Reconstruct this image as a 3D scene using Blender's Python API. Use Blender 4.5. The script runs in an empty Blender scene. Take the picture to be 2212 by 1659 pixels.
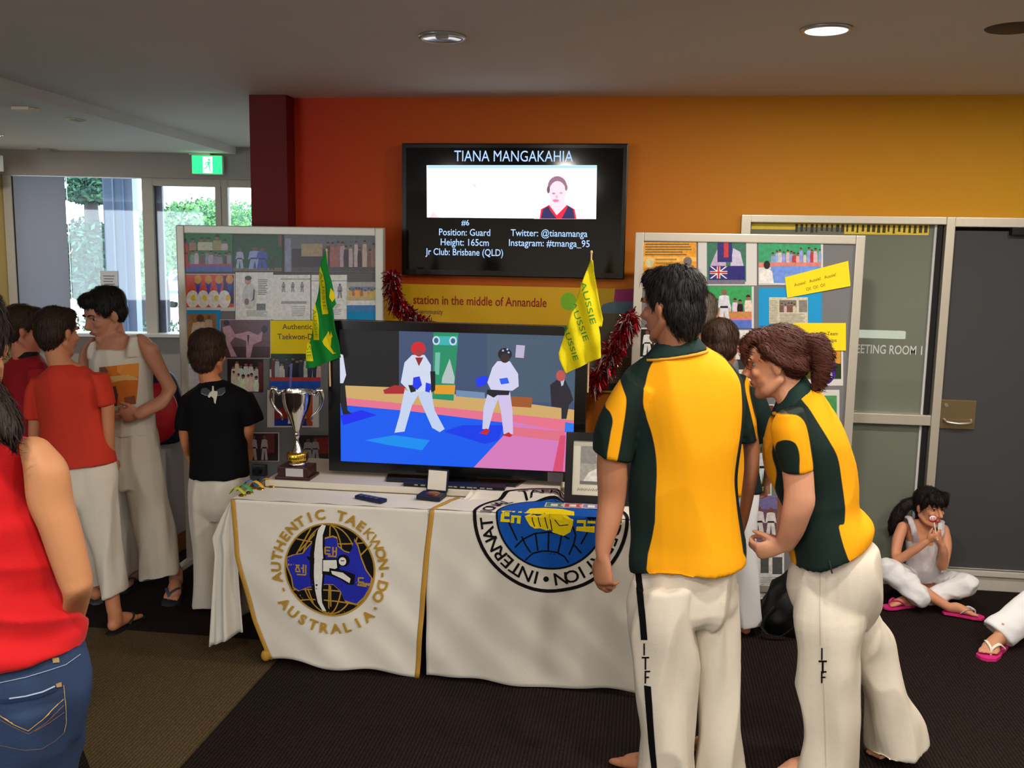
import bpy, bmesh, math, random
import numpy as np
from mathutils import Vector, Matrix, noise
from mathutils.bvhtree import BVHTree
from mathutils.geometry import tessellate_polygon

scene = bpy.context.scene
COL = scene.collection
random.seed(7)

# ------------------------------------------------------------------ camera
F, W, H = 2080.0, 2212.0, 1659.0
CAM_H, YAW, PITCH, ROLL = 1.85, math.radians(7.8), math.radians(8.1), math.radians(-0.94)
FW = Vector((-math.sin(YAW) * math.cos(PITCH), math.cos(YAW) * math.cos(PITCH), -math.sin(PITCH)))
_r = Vector((math.cos(YAW), math.sin(YAW), 0)); _u = _r.cross(FW)
UP = (_u * math.cos(ROLL) + _r * math.sin(ROLL)).normalized()
RT = FW.cross(UP).normalized()
CP = Vector((0, 0, CAM_H))
cam = bpy.data.cameras.new('camera'); co = bpy.data.objects.new('camera', cam); COL.objects.link(co)
cam.sensor_fit = 'HORIZONTAL'; cam.sensor_width = 36.0; cam.lens = F / W * 36.0
m = Matrix((RT, UP, -FW)).transposed().to_4x4(); m.translation = CP
co.matrix_world = m
cam.clip_start = 0.05; cam.clip_end = 200
scene.camera = co

# ------------------------------------------------------------------ colour management, world
scene.view_settings.view_transform = 'Standard'
scene.view_settings.look = 'None'
scene.view_settings.gamma = 1.0
scene.view_settings.use_curve_mapping = False
scene.view_settings.exposure = 0.0
wd = bpy.data.worlds.new('world'); scene.world = wd; wd.use_nodes = True
bg = wd.node_tree.nodes['Background']
bg.inputs[0].default_value = (0.80, 0.91, 1.0, 1); bg.inputs[1].default_value = 7.0
LAMP_W = 25.0          # watts of each lit downlight
LAMP_COL = (1.0, 0.92, 0.82)

# ------------------------------------------------------------------ helpers
def ray(x, y): return FW * F + RT * (x - W / 2) - UP * (y - H / 2)
def at(x, y, Y):
    d = ray(x, y); return CP + d * ((Y - CP.y) / d.y)
def atz(x, y, Z):
    d = ray(x, y); return CP + d * ((Z - CP.z) / d.z)
def crop(ox, oy, sc): return lambda x, y: (ox + x * sc, oy + y * sc)

def S(r, g, b):
    f = lambda c: (c / 255 / 12.92) if c <= 10 else ((c / 255 + 0.055) / 1.055) ** 2.4
    return (f(r), f(g), f(b), 1.0)

MATS = {}
def mat(name, col, rough=0.7, metal=0.0, var=0.0, vscale=40.0, bump=0.0, bscale=200.0, stretch=(1, 1, 1), spec=0.3, emit=0.0, alpha=1.0, trans=0.0, sheen=0.0):
    if name in MATS: return MATS[name]
    m = bpy.data.materials.new(name); m.use_nodes = True; MATS[name] = m
    nt = m.node_tree; N = nt.nodes; L = nt.links
    p = N['Principled BSDF']
    p.inputs['Base Color'].default_value = col
    p.inputs['Roughness'].default_value = rough; p.inputs['Metallic'].default_value = metal
    p.inputs['Specular IOR Level'].default_value = spec
    if sheen: p.inputs['Sheen Weight'].default_value = sheen
    if trans: p.inputs['Transmission Weight'].default_value = trans
    if alpha < 1: p.inputs['Alpha'].default_value = alpha
    if emit:
        p.inputs['Emission Color'].default_value = col; p.inputs['Emission Strength'].default_value = emit
    if var or bump:
        tc = N.new('ShaderNodeTexCoord'); mp = N.new('ShaderNodeMapping'); mp.inputs['Scale'].default_value = stretch
        L.new(tc.outputs['Object'], mp.inputs['Vector'])
    if var:
        n = N.new('ShaderNodeTexNoise'); n.inputs['Scale'].default_value = vscale; n.inputs['Detail'].default_value = 4
        L.new(mp.outputs[0], n.inputs['Vector'])
        mx = N.new('ShaderNodeMix'); mx.data_type = 'RGBA'
        mx.inputs['A'].default_value = tuple(c * (1 - var) for c in col[:3]) + (1,)
        mx.inputs['B'].default_value = tuple(min(1, c * (1 + var)) for c in col[:3]) + (1,)
        L.new(n.outputs['Fac'], mx.inputs['Factor']); L.new(mx.outputs['Result'], p.inputs['Base Color'])
    if bump:
        n2 = N.new('ShaderNodeTexNoise'); n2.inputs['Scale'].default_value = bscale; n2.inputs['Detail'].default_value = 3
        L.new(mp.outputs[0], n2.inputs['Vector'])
        b = N.new('ShaderNodeBump'); b.inputs['Strength'].default_value = bump; b.inputs['Distance'].default_value = 0.004
        L.new(n2.outputs['Fac'], b.inputs['Height']); L.new(b.outputs[0], p.inputs['Normal'])
    return m

def print_mat(name, rough=0.45, emit=0.0, spec=0.35, grain=0.12):
    """flat print: colours come from the print mesh's own 'col' attribute"""
    if name in MATS: return MATS[name]
    m = bpy.data.materials.new(name); m.use_nodes = True; MATS[name] = m
    N = m.node_tree.nodes; L = m.node_tree.links; p = N['Principled BSDF']
    a = N.new('ShaderNodeAttribute'); a.attribute_name = 'col'
    p.inputs['Roughness'].default_value = rough; p.inputs['Specular IOR Level'].default_value = spec
    if emit:
        p.inputs['Base Color'].default_value = (0.01, 0.01, 0.01, 1)
        L.new(a.outputs['Color'], p.inputs['Emission Color']); p.inputs['Emission Strength'].default_value = emit
    else:
        tc = N.new('ShaderNodeTexCoord'); n = N.new('ShaderNodeTexNoise'); n.inputs['Scale'].default_value = 60; n.inputs['Detail'].default_value = 6
        mr = N.new('ShaderNodeMapRange'); mr.inputs['To Min'].default_value = 1 - grain; mr.inputs['To Max'].default_value = 1 + grain
        vm = N.new('ShaderNodeVectorMath'); vm.operation = 'SCALE'
        L.new(tc.outputs['Object'], n.inputs['Vector']); L.new(n.outputs['Fac'], mr.inputs['Value']); L.new(a.outputs['Color'], vm.inputs[0]); L.new(mr.outputs[0], vm.inputs['Scale'])
        L.new(vm.outputs[0], p.inputs['Base Color'])
    return m

def mask_mat(name, c0, c1, rough=0.8, bump=0.25):
    """cloth of two colours; the mesh's 'mask' attribute (signed distance) tells which"""
    if name in MATS: return MATS[name]
    m = bpy.data.materials.new(name); m.use_nodes = True; MATS[name] = m
    N = m.node_tree.nodes; L = m.node_tree.links; p = N['Principled BSDF']
    a = N.new('ShaderNodeAttribute'); a.attribute_name = 'mask'
    g = N.new('ShaderNodeMapRange'); g.inputs['From Min'].default_value = -0.0015; g.inputs['From Max'].default_value = 0.0015
    mx = N.new('ShaderNodeMix'); mx.data_type = 'RGBA'; mx.inputs['A'].default_value = c0; mx.inputs['B'].default_value = c1
    L.new(a.outputs['Fac'], g.inputs['Value']); L.new(g.outputs[0], mx.inputs['Factor']); L.new(mx.outputs['Result'], p.inputs['Base Color'])
    p.inputs['Roughness'].default_value = rough; p.inputs['Specular IOR Level'].default_value = 0.25
    tc = N.new('ShaderNodeTexCoord'); n = N.new('ShaderNodeTexNoise'); n.inputs['Scale'].default_value = 350
    b = N.new('ShaderNodeBump'); b.inputs['Strength'].default_value = bump; b.inputs['Distance'].default_value = 0.002
    L.new(tc.outputs['Object'], n.inputs['Vector']); L.new(n.outputs['Fac'], b.inputs['Height']); L.new(b.outputs[0], p.inputs['Normal'])
    return m

def wloc(o):
    v = Vector((0, 0, 0))
    while o is not None: v = v + o.location; o = o.parent
    return v

def tag(o, label=None, cat=None, group=None, kind=None):
    if label: o['label'] = label
    if cat: o['category'] = cat
    if group: o['group'] = group
    if kind: o['kind'] = kind
    return o

def thing(name, loc, label, cat, group=None):
    o = bpy.data.objects.new(name, None); COL.objects.link(o); o.location = loc; o.empty_display_size = 0.1
    return tag(o, label, cat, group)

def catmull(vals, k):
    vals = [np.asarray(v, float) for v in vals]; out = []
    n = len(vals)
    for i in range(n - 1):
        p0 = vals[max(i - 1, 0)]; p1 = vals[i]; p2 = vals[i + 1]; p3 = vals[min(i + 2, n - 1)]
        for j in range(k):
            t = j / k
            out.append(0.5 * (2 * p1 + (p2 - p0) * t + (2 * p0 - 5 * p1 + 4 * p2 - p3) * t * t + (3 * p1 - p0 - 3 * p2 + p3) * t ** 3))
    out.append(vals[-1]); return out

class MB:
    """collects shapes in world coordinates and links them as one mesh object"""
    def __init__(s): s.v = []; s.f = []; s.mi = []; s.cur = 0
    def add(s, vs, fs):
        o = len(s.v); s.v += [tuple(v) for v in vs]; s.f += [tuple(i + o for i in f) for f in fs]; s.mi += [s.cur] * len(fs); return s
    def box(s, x0, x1, y0, y1, z0, z1, M=None):
        vs = [Vector((x, y, z)) for z in (z0, z1) for y in (y0, y1) for x in (x0, x1)]
        if M is not None: vs = [M @ v for v in vs]
        return s.add(vs, [(0, 2, 3, 1), (4, 5, 7, 6), (0, 1, 5, 4), (2, 6, 7, 3), (0, 4, 6, 2), (1, 3, 7, 5)])
    def bar(s, p0, p1, w, d, upv=(0, 0, 1)):
        p0, p1 = Vector(p0), Vector(p1); a = (p1 - p0).normalized(); u = Vector(upv)
        sd = a.cross(u); sd = sd.normalized() if sd.length > 1e-5 else Vector((1, 0, 0)); u = sd.cross(a).normalized()
        vs = [p + sd * i * w / 2 + u * j * d / 2 for p in (p0, p1) for i, j in ((-1, -1), (1, -1), (1, 1), (-1, 1))]
        return s.add(vs, [(3, 2, 1, 0), (4, 5, 6, 7), (0, 1, 5, 4), (1, 2, 6, 5), (2, 3, 7, 6), (3, 0, 4, 7)])
    def loft(s, rings, n=16, k=1, cap='flat'):
        """rings: (centre, a-vector, b-vector)"""
        arr = [np.concatenate([np.array(c), np.array(a), np.array(b)]) for c, a, b in rings]
        if cap == 'round':
            def endcap(r, q):
                d = r[:3] - q[:3]; L = np.linalg.norm(d); d = d / max(L, 1e-6); rad = min(np.linalg.norm(r[3:6]), np.linalg.norm(r[6:9]))
                res = []
                for ang in (30, 60, 80):
                    t = math.radians(ang); w = r.copy(); w[:3] += d * rad * math.sin(t); w[3:] *= math.cos(t); res.append(w)
                return res
            body = catmull(arr, k) if k > 1 else arr
            arr = endcap(arr[0], arr[1])[::-1] + list(body) + endcap(arr[-1], arr[-2])
        elif k > 1: arr = catmull(arr, k)
        vs = []; 
        for r in arr:
            for i in range(n):
                t = 2 * math.pi * i / n
                vs.append(r[:3] + r[3:6] * math.cos(t) + r[6:9] * math.sin(t))
        fs = []; m = len(arr)
        for j in range(m - 1):
            for i in range(n):
                a = j * n + i; b = j * n + (i + 1) % n
                fs.append((a, b, b + n, a + n))
        fs.append(tuple(range(n - 1, -1, -1))); fs.append(tuple((m - 1) * n + i for i in range(n)))
        return s.add(vs, fs)
    def tube(s, pts, rads, side=None, n=12, k=4, cap='round'):
        pts = [Vector(p) for p in pts]; rings = []; prev = None
        for i, p in enumerate(pts):
            d = (pts[min(i + 1, len(pts) - 1)] - pts[max(i - 1, 0)]).normalized()
            sv = Vector(side) if side is not None else (prev if prev is not None else (Vector((0, 0, 1)) if abs(d.z) < 0.9 else Vector((1, 0, 0))))
            a = (sv - d * sv.dot(d)); a = a.normalized() if a.length > 1e-5 else d.orthogonal().normalized(); b = d.cross(a); prev = a
            r = rads[i] if isinstance(rads, (list, tuple)) else rads
            ra, rb = r if isinstance(r, (list, tuple)) else (r, r)
            rings.append((p, a * ra, b * rb))
        return s.loft(rings, n, k, cap)
    def cyl(s, p0, p1, r0, r1=None, n=24):
        p0, p1 = Vector(p0), Vector(p1); d = (p1 - p0).normalized(); a = d.orthogonal().normalized(); b = d.cross(a)
        r1 = r0 if r1 is None else r1
        return s.loft([(p0, a * r0, b * r0), (p1, a * r1, b * r1)], n)
    def ell(s, c, rad, M=None, n=16, m=10):
        c = Vector(c); vs = []; fs = []
        for j in range(m + 1):
            th = math.pi * j / m
            for i in range(n):
                ph = 2 * math.pi * i / n
                v = Vector((rad[0] * math.sin(th) * math.cos(ph), rad[1] * math.sin(th) * math.sin(ph), rad[2] * math.cos(th)))
                vs.append(c + (M @ v if M is not None else v))
        for j in range(m):
            for i in range(n):
                a = j * n + i; b = j * n + (i + 1) % n
                fs.append((a, a + n, b + n, b))
        return s.add(vs, fs)
    def lathe(s, c, prof, n=32):
        c = Vector(c); vs = []; fs = []
        for r, z in prof:
            for i in range(n):
                t = 2 * math.pi * i / n; vs.append(c + Vector((r * math.cos(t), r * math.sin(t), z)))
        for j in range(len(prof) - 1):
            for i in range(n):
                a = j * n + i; b = j * n + (i + 1) % n; fs.append((a, b, b + n, a + n))
        return s.add(vs, fs)
    def prism(s, poly, off):
        """poly: 3-D outline, off: extrusion vector"""
        n = len(poly); off = Vector(off); P = [Vector(p) for p in poly]
        vs = P + [p + off for p in P]
        tri = tessellate_polygon([P])
        fs = [tuple(t) for t in tri] + [tuple(i + n for i in reversed(t)) for t in tri] + [(i, (i + 1) % n, (i + 1) % n + n, i + n) for i in range(n)]
        return s.add(vs, fs)
    def build(s, name, material, parent=None, smooth=False, bevel=0.0, recalc=True):
        off = wloc(parent) if parent is not None else Vector((0, 0, 0))
        me = bpy.data.meshes.new(name)
        me.from_pydata([tuple(Vector(v) - off) for v in s.v], [], s.f)
        for mm in (material if isinstance(material, (list, tuple)) else [material]): me.materials.append(mm)
        if max(s.mi, default=0) > 0: me.polygons.foreach_set('material_index', s.mi)
        if recalc or bevel:
            bm = bmesh.new(); bm.from_mesh(me); bmesh.ops.remove_doubles(bm, verts=bm.verts, dist=1e-6); bmesh.ops.recalc_face_normals(bm, faces=bm.faces)
            if bevel: 
                es = [e for e in bm.edges if len(e.link_faces) == 2 and e.calc_face_angle(0) > 0.6]
                bmesh.ops.bevel(bm, geom=es, offset=bevel, segments=2, affect='EDGES', profile=0.7)
            bm.to_mesh(me); bm.free()
        if smooth: me.polygons.foreach_set('use_smooth', [True] * len(me.polygons))
        o = bpy.data.objects.new(name, me); COL.objects.link(o)
        if parent is not None: o.parent = parent
        return o

def struct(name, mb, material, parent=None, **k):
    o = mb.build(name, material, parent, **k)
    if parent is None: o['kind'] = 'structure'
    return o

def solid(mb, name, material, parent, voxel=0.006, smooth=4, post=None, mask=None):
    """fuse the collected shapes into ONE continuous smooth surface"""
    tmp = mb.build('tmp', material, None, recalc=True)
    r = tmp.modifiers.new('r', 'REMESH'); r.mode = 'VOXEL'; r.voxel_size = voxel; r.use_smooth_shade = True
    if smooth:
        sm = tmp.modifiers.new('s', 'SMOOTH'); sm.factor = 0.5; sm.iterations = smooth
    dg = bpy.context.evaluated_depsgraph_get()
    me = bpy.data.meshes.new_from_object(tmp.evaluated_get(dg), depsgraph=dg); me.name = name
    bpy.data.objects.remove(tmp, do_unlink=True)
    n = len(me.vertices); co_ = np.empty(n * 3); me.vertices.foreach_get('co', co_); co_ = co_.reshape(-1, 3)
    if mask is not None:
        a = me.attributes.new('mask', 'FLOAT', 'POINT'); a.data.foreach_set('value', mask(co_).astype(np.float32))
    if post is not None:
        no = np.empty(n * 3); me.vertices.foreach_get('normal', no); co_ = post(co_, no.reshape(-1, 3))
    off = np.array(wloc(parent)) if parent is not None else 0
    me.vertices.foreach_set('co', (co_ - off).ravel().astype(np.float32)); me.update()
    me.polygons.foreach_set('use_smooth', [True] * len(me.polygons))
    if not len(me.materials): me.materials.append(material)
    o = bpy.data.objects.new(name, me); COL.objects.link(o)
    if parent is not None: o.parent = parent
    return o

def folds(amp, sc, seed=0.0, ridge=True, weight=None):
    """cloth folds: displaces along the normal by stretched noise"""
    def f(c, no):
        d = np.empty(len(c)); sx, sy, sz = sc
        for i, p in enumerate(c):
            q = noise.noise(Vector((p[0] * sx + seed, p[1] * sy, p[2] * sz)))
            q2 = noise.noise(Vector((p[0] * sx * 2.1 + seed, p[1] * sy * 2.1 + 9, p[2] * sz * 2.1)))
            d[i] = ((0.5 - abs(q) * 2) if ridge else q) + 0.4 * q2
        if weight is not None: d = d * weight(c)
        return c + no * (d * amp)[:, None]
    return f

def polysd(poly):
    """signed distance (inside positive) to an outline in the x-z plane"""
    P = np.array([(p[0], p[1]) for p in poly]); n0 = len(P); Q = []
    for i in range(n0):       # rounded outline
        a, b, c, d = P[i - 1], P[i], P[(i + 1) % n0], P[(i + 2) % n0]
        for j in range(4):
            t = j / 4; Q.append(0.5 * (2 * b + (c - a) * t + (2 * a - 5 * b + 4 * c - d) * t * t + (3 * b - a - 3 * c + d) * t ** 3))
    P = np.array(Q)
    def f(x, z):
        n = len(P); ins = np.zeros(len(x), bool); best = np.full(len(x), 1e9)
        for i in range(n):
            a = P[i]; b = P[(i + 1) % n]; e = b - a
            t = np.clip(((x - a[0]) * e[0] + (z - a[1]) * e[1]) / max(e @ e, 1e-12), 0, 1)
            best = np.minimum(best, np.hypot(x - a[0] - t * e[0], z - a[1] - t * e[1]))
            cond = (a[1] > z) != (b[1] > z)
            with np.errstate(divide='ignore', invalid='ignore'):
                xi = a[0] + (z - a[1]) * e[0] / (e[1] if e[1] != 0 else 1e-12)
            ins ^= cond & (x < xi)
        return np.where(ins, best, -best)
    return f

# ---- lettering: flat outlines from Blender's built-in typeface
_GL = {}
def glyphs(txt, bold=0.0):
    if len(txt) == 1 and txt in 'MWK': bold = min(bold, 0.006)
    k = (txt, bold)
    if k not in _GL:
        cu = bpy.data.curves.new('t', 'FONT'); cu.body = txt; cu.size = 1.0; cu.offset = bold; cu.resolution_u = 3
        ob = bpy.data.objects.new('t', cu); me = bpy.data.meshes.new_from_object(ob)
        vs = [(v.co.x, v.co.y) for v in me.vertices]; fs = [tuple(p.vertices) for p in me.polygons]
        bpy.data.objects.remove(ob); bpy.data.meshes.remove(me); bpy.data.curves.remove(cu)
        _GL[k] = (vs, fs)
    return _GL[k]

class Print:
    """coloured flat shapes in (u, v) metres, later laid on a surface; later shapes lie on top"""
    def __init__(s, step=0.0001): s.v = []; s.f = []; s.c = []; s.lv = 0; s.step = step
    def _put(s, vs, fs, col, inc=True):
        o = len(s.v); s.lv += 1 if inc else 0
        s.v += [(u, v, s.lv * s.step) for u, v in vs]; s.f += [tuple(i + o for i in f) for f in fs]; s.c += [col] * len(fs); return s
    def poly(s, pts, col):
        tri = tessellate_polygon([[Vector((p[0], p[1], 0)) for p in pts]])
        return s._put(pts, [tuple(t) for t in tri], col)
    def rect(s, u0, v0, u1, v1, col): return s._put([(u0, v0), (u1, v0), (u1, v1), (u0, v1)], [(0, 1, 2, 3)], col)
    def ell(s, u, v, ru, rv, col, n=24): return s.poly([(u + ru * math.cos(2 * math.pi * i / n), v + rv * math.sin(2 * math.pi * i / n)) for i in range(n)], col)
    def ring(s, u, v, r0, r1, col, a0=0, a1=360, n=64):
        vs = []; fs = []
        for i in range(n + 1):
            t = math.radians(a0 + (a1 - a0) * i / n)
            vs += [(u + r0 * math.cos(t), v + r0 * math.sin(t)), (u + r1 * math.cos(t), v + r1 * math.sin(t))]
            if i: fs.append((2 * i - 2, 2 * i - 1, 2 * i + 1, 2 * i))
        return s._put(vs, fs, col)
    def line(s, pts, w, col):
        vs = []; fs = []
        for i, p in enumerate(pts):
            a = pts[max(i - 1, 0)]; b = pts[min(i + 1, len(pts) - 1)]
            d = Vector((b[0] - a[0], b[1] - a[1])); d = d.normalized() if d.length else Vector((1, 0))
            vs += [(p[0] - d.y * w / 2, p[1] + d.x * w / 2), (p[0] + d.y * w / 2, p[1] - d.x * w / 2)]
            if i: fs.append((2 * i - 2, 2 * i - 1, 2 * i + 1, 2 * i))
        return s._put(vs, fs, col)
    def text(s, txt, u, v, h, col, align='c', rot=0.0, width=None, bold=0.0, shear=0.0, inc=True):
        """h = cap height in metres; (u, v) = middle of the line (or its left end)"""
        vs, fs = glyphs(txt, bold)
        if not vs: return s
        x0 = min(a for a, b in vs); x1 = max(a for a, b in vs); k = h / 0.70
        kx = k if width is None else width / (x1 - x0)
        ox = (x0 + x1) / 2 if align == 'c' else x0
        c, sn = math.cos(rot), math.sin(rot); out = []
        for a, b in vs:
            q = (a - ox) * kx + shear * b * k; r = (b - 0.35) * k; out.append((u + q * c - r * sn, v + q * sn + r * c))
        return s._put(out, fs, col, inc)
    def arc_text(s, txt, u, v, r, h, a0, a1, col, inward=False, bold=0.0, kx=1.0):
        """letters spread from angle a0 to a1 (degrees) round (u, v); tops outward, or inward for text along the foot"""
        s.lv += 1
        for i, ch in enumerate(txt):
            if ch == ' ': continue
            a = math.radians(a0 + (a1 - a0) * i / max(len(txt) - 1, 1))
            rot = a + math.pi / 2 if inward else a - math.pi / 2
            vs, fs = glyphs(ch, bold); x0 = min(p for p, q in vs); x1 = max(p for p, q in vs)
            s.text(ch, u + r * math.cos(a), v + r * math.sin(a), h, col, rot=rot, width=(x1 - x0) * h / 0.7 * kx, bold=bold, inc=False)
        return s
    def build(s, name, material, parent, place, maxlen=None):
        """place(u, v, d) -> world point, d = height above the surface"""
        bm = bmesh.new(); cl = bm.faces.layers.int.new('ci')
        vs = [bm.verts.new(p) for p in s.v]
        for i, f in enumerate(s.f):
            try: fc = bm.faces.new([vs[j] for j in f]); fc[cl] = i
            except ValueError: pass
        if maxlen:
            for _ in range(5):
                es = [e for e in bm.edges if e.calc_length() > maxlen]
                if not es: break
                bmesh.ops.subdivide_edges(bm, edges=es, cuts=1)
                bmesh.ops.triangulate(bm, faces=[f for f in bm.faces if len(f.verts) > 4])
        off = wloc(parent) if parent is not None else Vector((0, 0, 0))
        for v in bm.verts: v.co = Vector(place(*v.co)) - off
        cols = [s.c[f[cl]] for f in bm.faces]
        me = bpy.data.meshes.new(name); bm.to_mesh(me); bm.free()
        a = me.attributes.new('col', 'FLOAT_COLOR', 'FACE')
        a.data.foreach_set('color', [x for c in cols for x in (tuple(c[:3]) + (1.0,))])
        me.materials.append(material)
        o = bpy.data.objects.new(name, me); COL.objects.link(o)
        if parent is not None: o.parent = parent
        return o

def on_plane_y(Y):   # a flat print facing the camera side of a vertical plane y = Y
    return lambda u, v, d: Vector((u, Y - d, v))
def pxs(fn, Y, pts):   # crop pixels -> (x, z) on the plane y = Y
    r = []
    for p in pts:
        q = at(*fn(*p), Y); r.append((q.x, q.z))
    return r

# ================================================================== THE SETTING
CEIL, WALL = 2.68, 5.5
# window wall frame of reference: WO origin, WU along the wall, WN outward
WO = Vector((-4.188, 8.186, 0)); WU = Vector((math.cos(math.radians(12)), math.sin(math.radians(12)), 0)); WN = Vector((-WU.y, WU.x, 0))
WM = Matrix((WU, WN, Vector((0, 0, 1)))).transposed().to_4x4(); WM.translation = WO
def wp(s, z, d=0.0): return WO + WU * s + WN * d + Vector((0, 0, z))
def win(x, y, d=0.0):      # pixel -> (s, z) on the window plane
    r = ray(x, y); t = ((WO + WN * d - CP).dot(WN)) / r.dot(WN); p = CP + r * t; return (p - WO).dot(WU), p.z

# --- floor
def carpet_mat(name, c0, c1, ang):
    m = mat(name, c0, 0.95, spec=0.05); N = m.node_tree.nodes; L = m.node_tree.links; p = N['Principled BSDF']
    tc = N.new('ShaderNodeTexCoord'); mp = N.new('ShaderNodeMapping'); mp.inputs['Rotation'].default_value = (0, 0, ang)
    w = N.new('ShaderNodeTexWave'); w.inputs['Scale'].default_value = 22; w.inputs['Distortion'].default_value = 3.0; w.inputs['Detail'].default_value = 2; w.inputs['Detail Scale'].default_value = 6
    n = N.new('ShaderNodeTexNoise'); n.inputs['Scale'].default_value = 160
    L.new(tc.outputs['Object'], mp.inputs[0]); L.new(mp.outputs[0], w.inputs['Vector']); L.new(mp.outputs[0], n.inputs['Vector'])
    ad = N.new('ShaderNodeMath'); ad.operation = 'MULTIPLY'; L.new(w.outputs['Fac'], ad.inputs[0]); L.new(n.outputs['Fac'], ad.inputs[1])
    mx = N.new('ShaderNodeMix'); mx.data_type = 'RGBA'; mx.inputs['A'].default_value = c0; mx.inputs['B'].default_value = c1
    L.new(ad.outputs[0], mx.inputs['Factor']); L.new(mx.outputs['Result'], p.inputs['Base Color'])
    b = N.new('ShaderNodeBump'); b.inputs['Strength'].default_value = 0.5; b.inputs['Distance'].default_value = 0.004
    L.new(ad.outputs[0], b.inputs['Height']); L.new(b.outputs[0], p.inputs['Normal'])
    return m
mCarpet = carpet_mat('dark_carpet', S(24, 18, 17), S(54, 44, 40), 0.0)
mOlive = carpet_mat('olive_carpet', S(66, 54, 36), S(108, 91, 66), math.radians(0))
floor = struct('floor', MB().box(-7.5, 4.2, -3.6, 9.6, -0.12, 0.0), mCarpet)
MB().prism([(-1.58, 1.2, 0), (-1.58, 4.11, 0), (-4.9, 4.11, 0), (-4.9, 4.6, 0), (-2.06, 3.15, 0), (-1.7, 2.72, 0), (-0.9, 1.2, 0)][:4] + [(-4.9, 3.9, 0), (-2.5, 3.66, 0), (-2.06, 3.15, 0), (-1.66, 2.68, 0), (-1.62, 1.2, 0)], (0, 0, 0.003)).build('carpet_panel', mOlive, floor)

# --- ceiling: main slab and the slightly lower side slab on the left
mCeil = mat('ceiling_paint', S(222, 216, 210), 0.9, var=0.03, vscale=3)
E0, E1 = Vector((-3.13, 1.5, 0)), Vector((-3.72, 9.7, 0))
cmain = struct('ceiling', MB().prism([(-2.77, -3.6, CEIL), (4.2, -3.6, CEIL), (4.2, 9.7, CEIL), (-3.72, 9.7, CEIL)], (0, 0, 0.15)), mCeil)
struct('ceiling_side', MB().prism([(-7.5, -3.6, 2.615), (-2.77, -3.6, 2.615), (-3.72, 9.7, 2.615), (-7.5, 9.7, 2.615)], (0, 0, 0.2)), mat('side_ceiling_paint', S(228, 226, 224), 0.9))

# --- back wall painted from red over orange to yellow
mWall = bpy.data.materials.new('orange_wall_paint'); mWall.use_nodes = True
_N = mWall.node_tree.nodes; _L = mWall.node_tree.links
_tc = _N.new('ShaderNodeTexCoord'); _sx = _N.new('ShaderNodeSeparateXYZ'); _mr = _N.new('ShaderNodeMapRange')
_mr.inputs['From Min'].default_value = -2.1; _mr.inputs['From Max'].default_value = 2.2
_cr = _N.new('ShaderNodeValToRGB'); e = _cr.color_ramp.elements
e[0].position = 0.0; e[0].color = S(205, 52, 22); e[1].position = 1.0; e[1].color = S(206, 152, 28)
for pos, c in ((0.12, (212, 78, 26)), (0.42, (218, 122, 36)), (0.62, (214, 140, 36)), (0.8, (212, 148, 32))):
    q = e.new(pos); q.color = S(*c)
_L.new(_tc.outputs['Object'], _sx.inputs[0]); _L.new(_sx.outputs['X'], _mr.inputs['Value']); _L.new(_mr.outputs[0], _cr.inputs[0])
_L.new(_cr.outputs[0], _N['Principled BSDF'].inputs['Base Color']); _N['Principled BSDF'].inputs['Roughness'].default_value = 0.6; _N['Principled BSDF'].inputs['Specular IOR Level'].default_value = 0.2
GX0, GX1, GX2, GTOP = 0.505, at(2042, 475, WALL).x, at(2061, 475, WALL).x, 2.045
struct('wall_back', MB().box(-2.05, GX0, WALL, WALL + 0.15, 0, CEIL).box(GX0, 4.2, WALL, WALL + 0.15, GTOP, CEIL).box(2.62, 4.2, WALL, WALL + 0.15, 0, GTOP), mWall)
mMaroon = mat('maroon_paint', S(112, 22, 20), 0.6, var=0.05)
struct('wall_column', MB().box(-2.27, -2.05, 5.375, 5.65, 0, CEIL), mMaroon, bevel=0.004)
struct('wall_return', MB().box(-2.27, -2.12, 5.65, 9.6, 0, CEIL), mat('cream_paint', S(205, 200, 190), 0.8))
mWhiteWall = mat('white_wall_paint', S(205, 198, 186), 0.85)
struct('wall_right', MB().box(4.2, 4.35, -3.6, 9.7, 0, 2.9), mWhiteWall)
struct('wall_front', MB().box(-7.5, -7.2, -3.75, -3.6, 0, 2.9).box(-4.2, 4.35, -3.75, -3.6, 0, 2.9).box(-7.2, -4.2, -3.75, -3.6, 0, 0.6).box(-7.2, -4.2, -3.75, -3.6, 2.5, 2.9), mWhiteWall)
w3 = MB()
for x_ in (-7.2, -6.2, -5.2, -4.25): w3.box(x_, x_ + 0.05, -3.72, -3.63, 0.6, 2.5)
w3.box(-7.2, -4.2, -3.72, -3.63, 0.6, 0.65).box(-7.2, -4.2, -3.72, -3.63, 2.45, 2.5)
fill_window = struct('fill_window', w3, mat('window_frame_cream', S(200, 194, 184), 0.6))  # window added behind the camera to let in fill daylight
def portal(loc, rot, sx, sy):      # tells the renderer where daylight comes in; gives no light of its own
    l = bpy.data.lights.new('daylight_portal', 'AREA'); l.shape = 'RECTANGLE'; l.size = sx; l.size_y = sy; l.cycles.is_portal = True
    o = bpy.data.objects.new('daylight_portal', l); COL.objects.link(o); o.location = loc; o.rotation_euler = rot
portal((-5.7, -3.74, 1.55), (math.radians(-90), 0, math.radians(180)), 3.0, 1.9)
struct('wall_left', MB().box(-7.6, -7.5, -3.6, 6.5, 0, 2.9).box(-5.75, -5.6, 6.5, 7.92, 0, 2.615).box(-7.6, -5.6, 6.4, 6.5, 0, 2.615), mat('yellow_wall_paint', S(205, 178, 112), 0.8))
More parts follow.
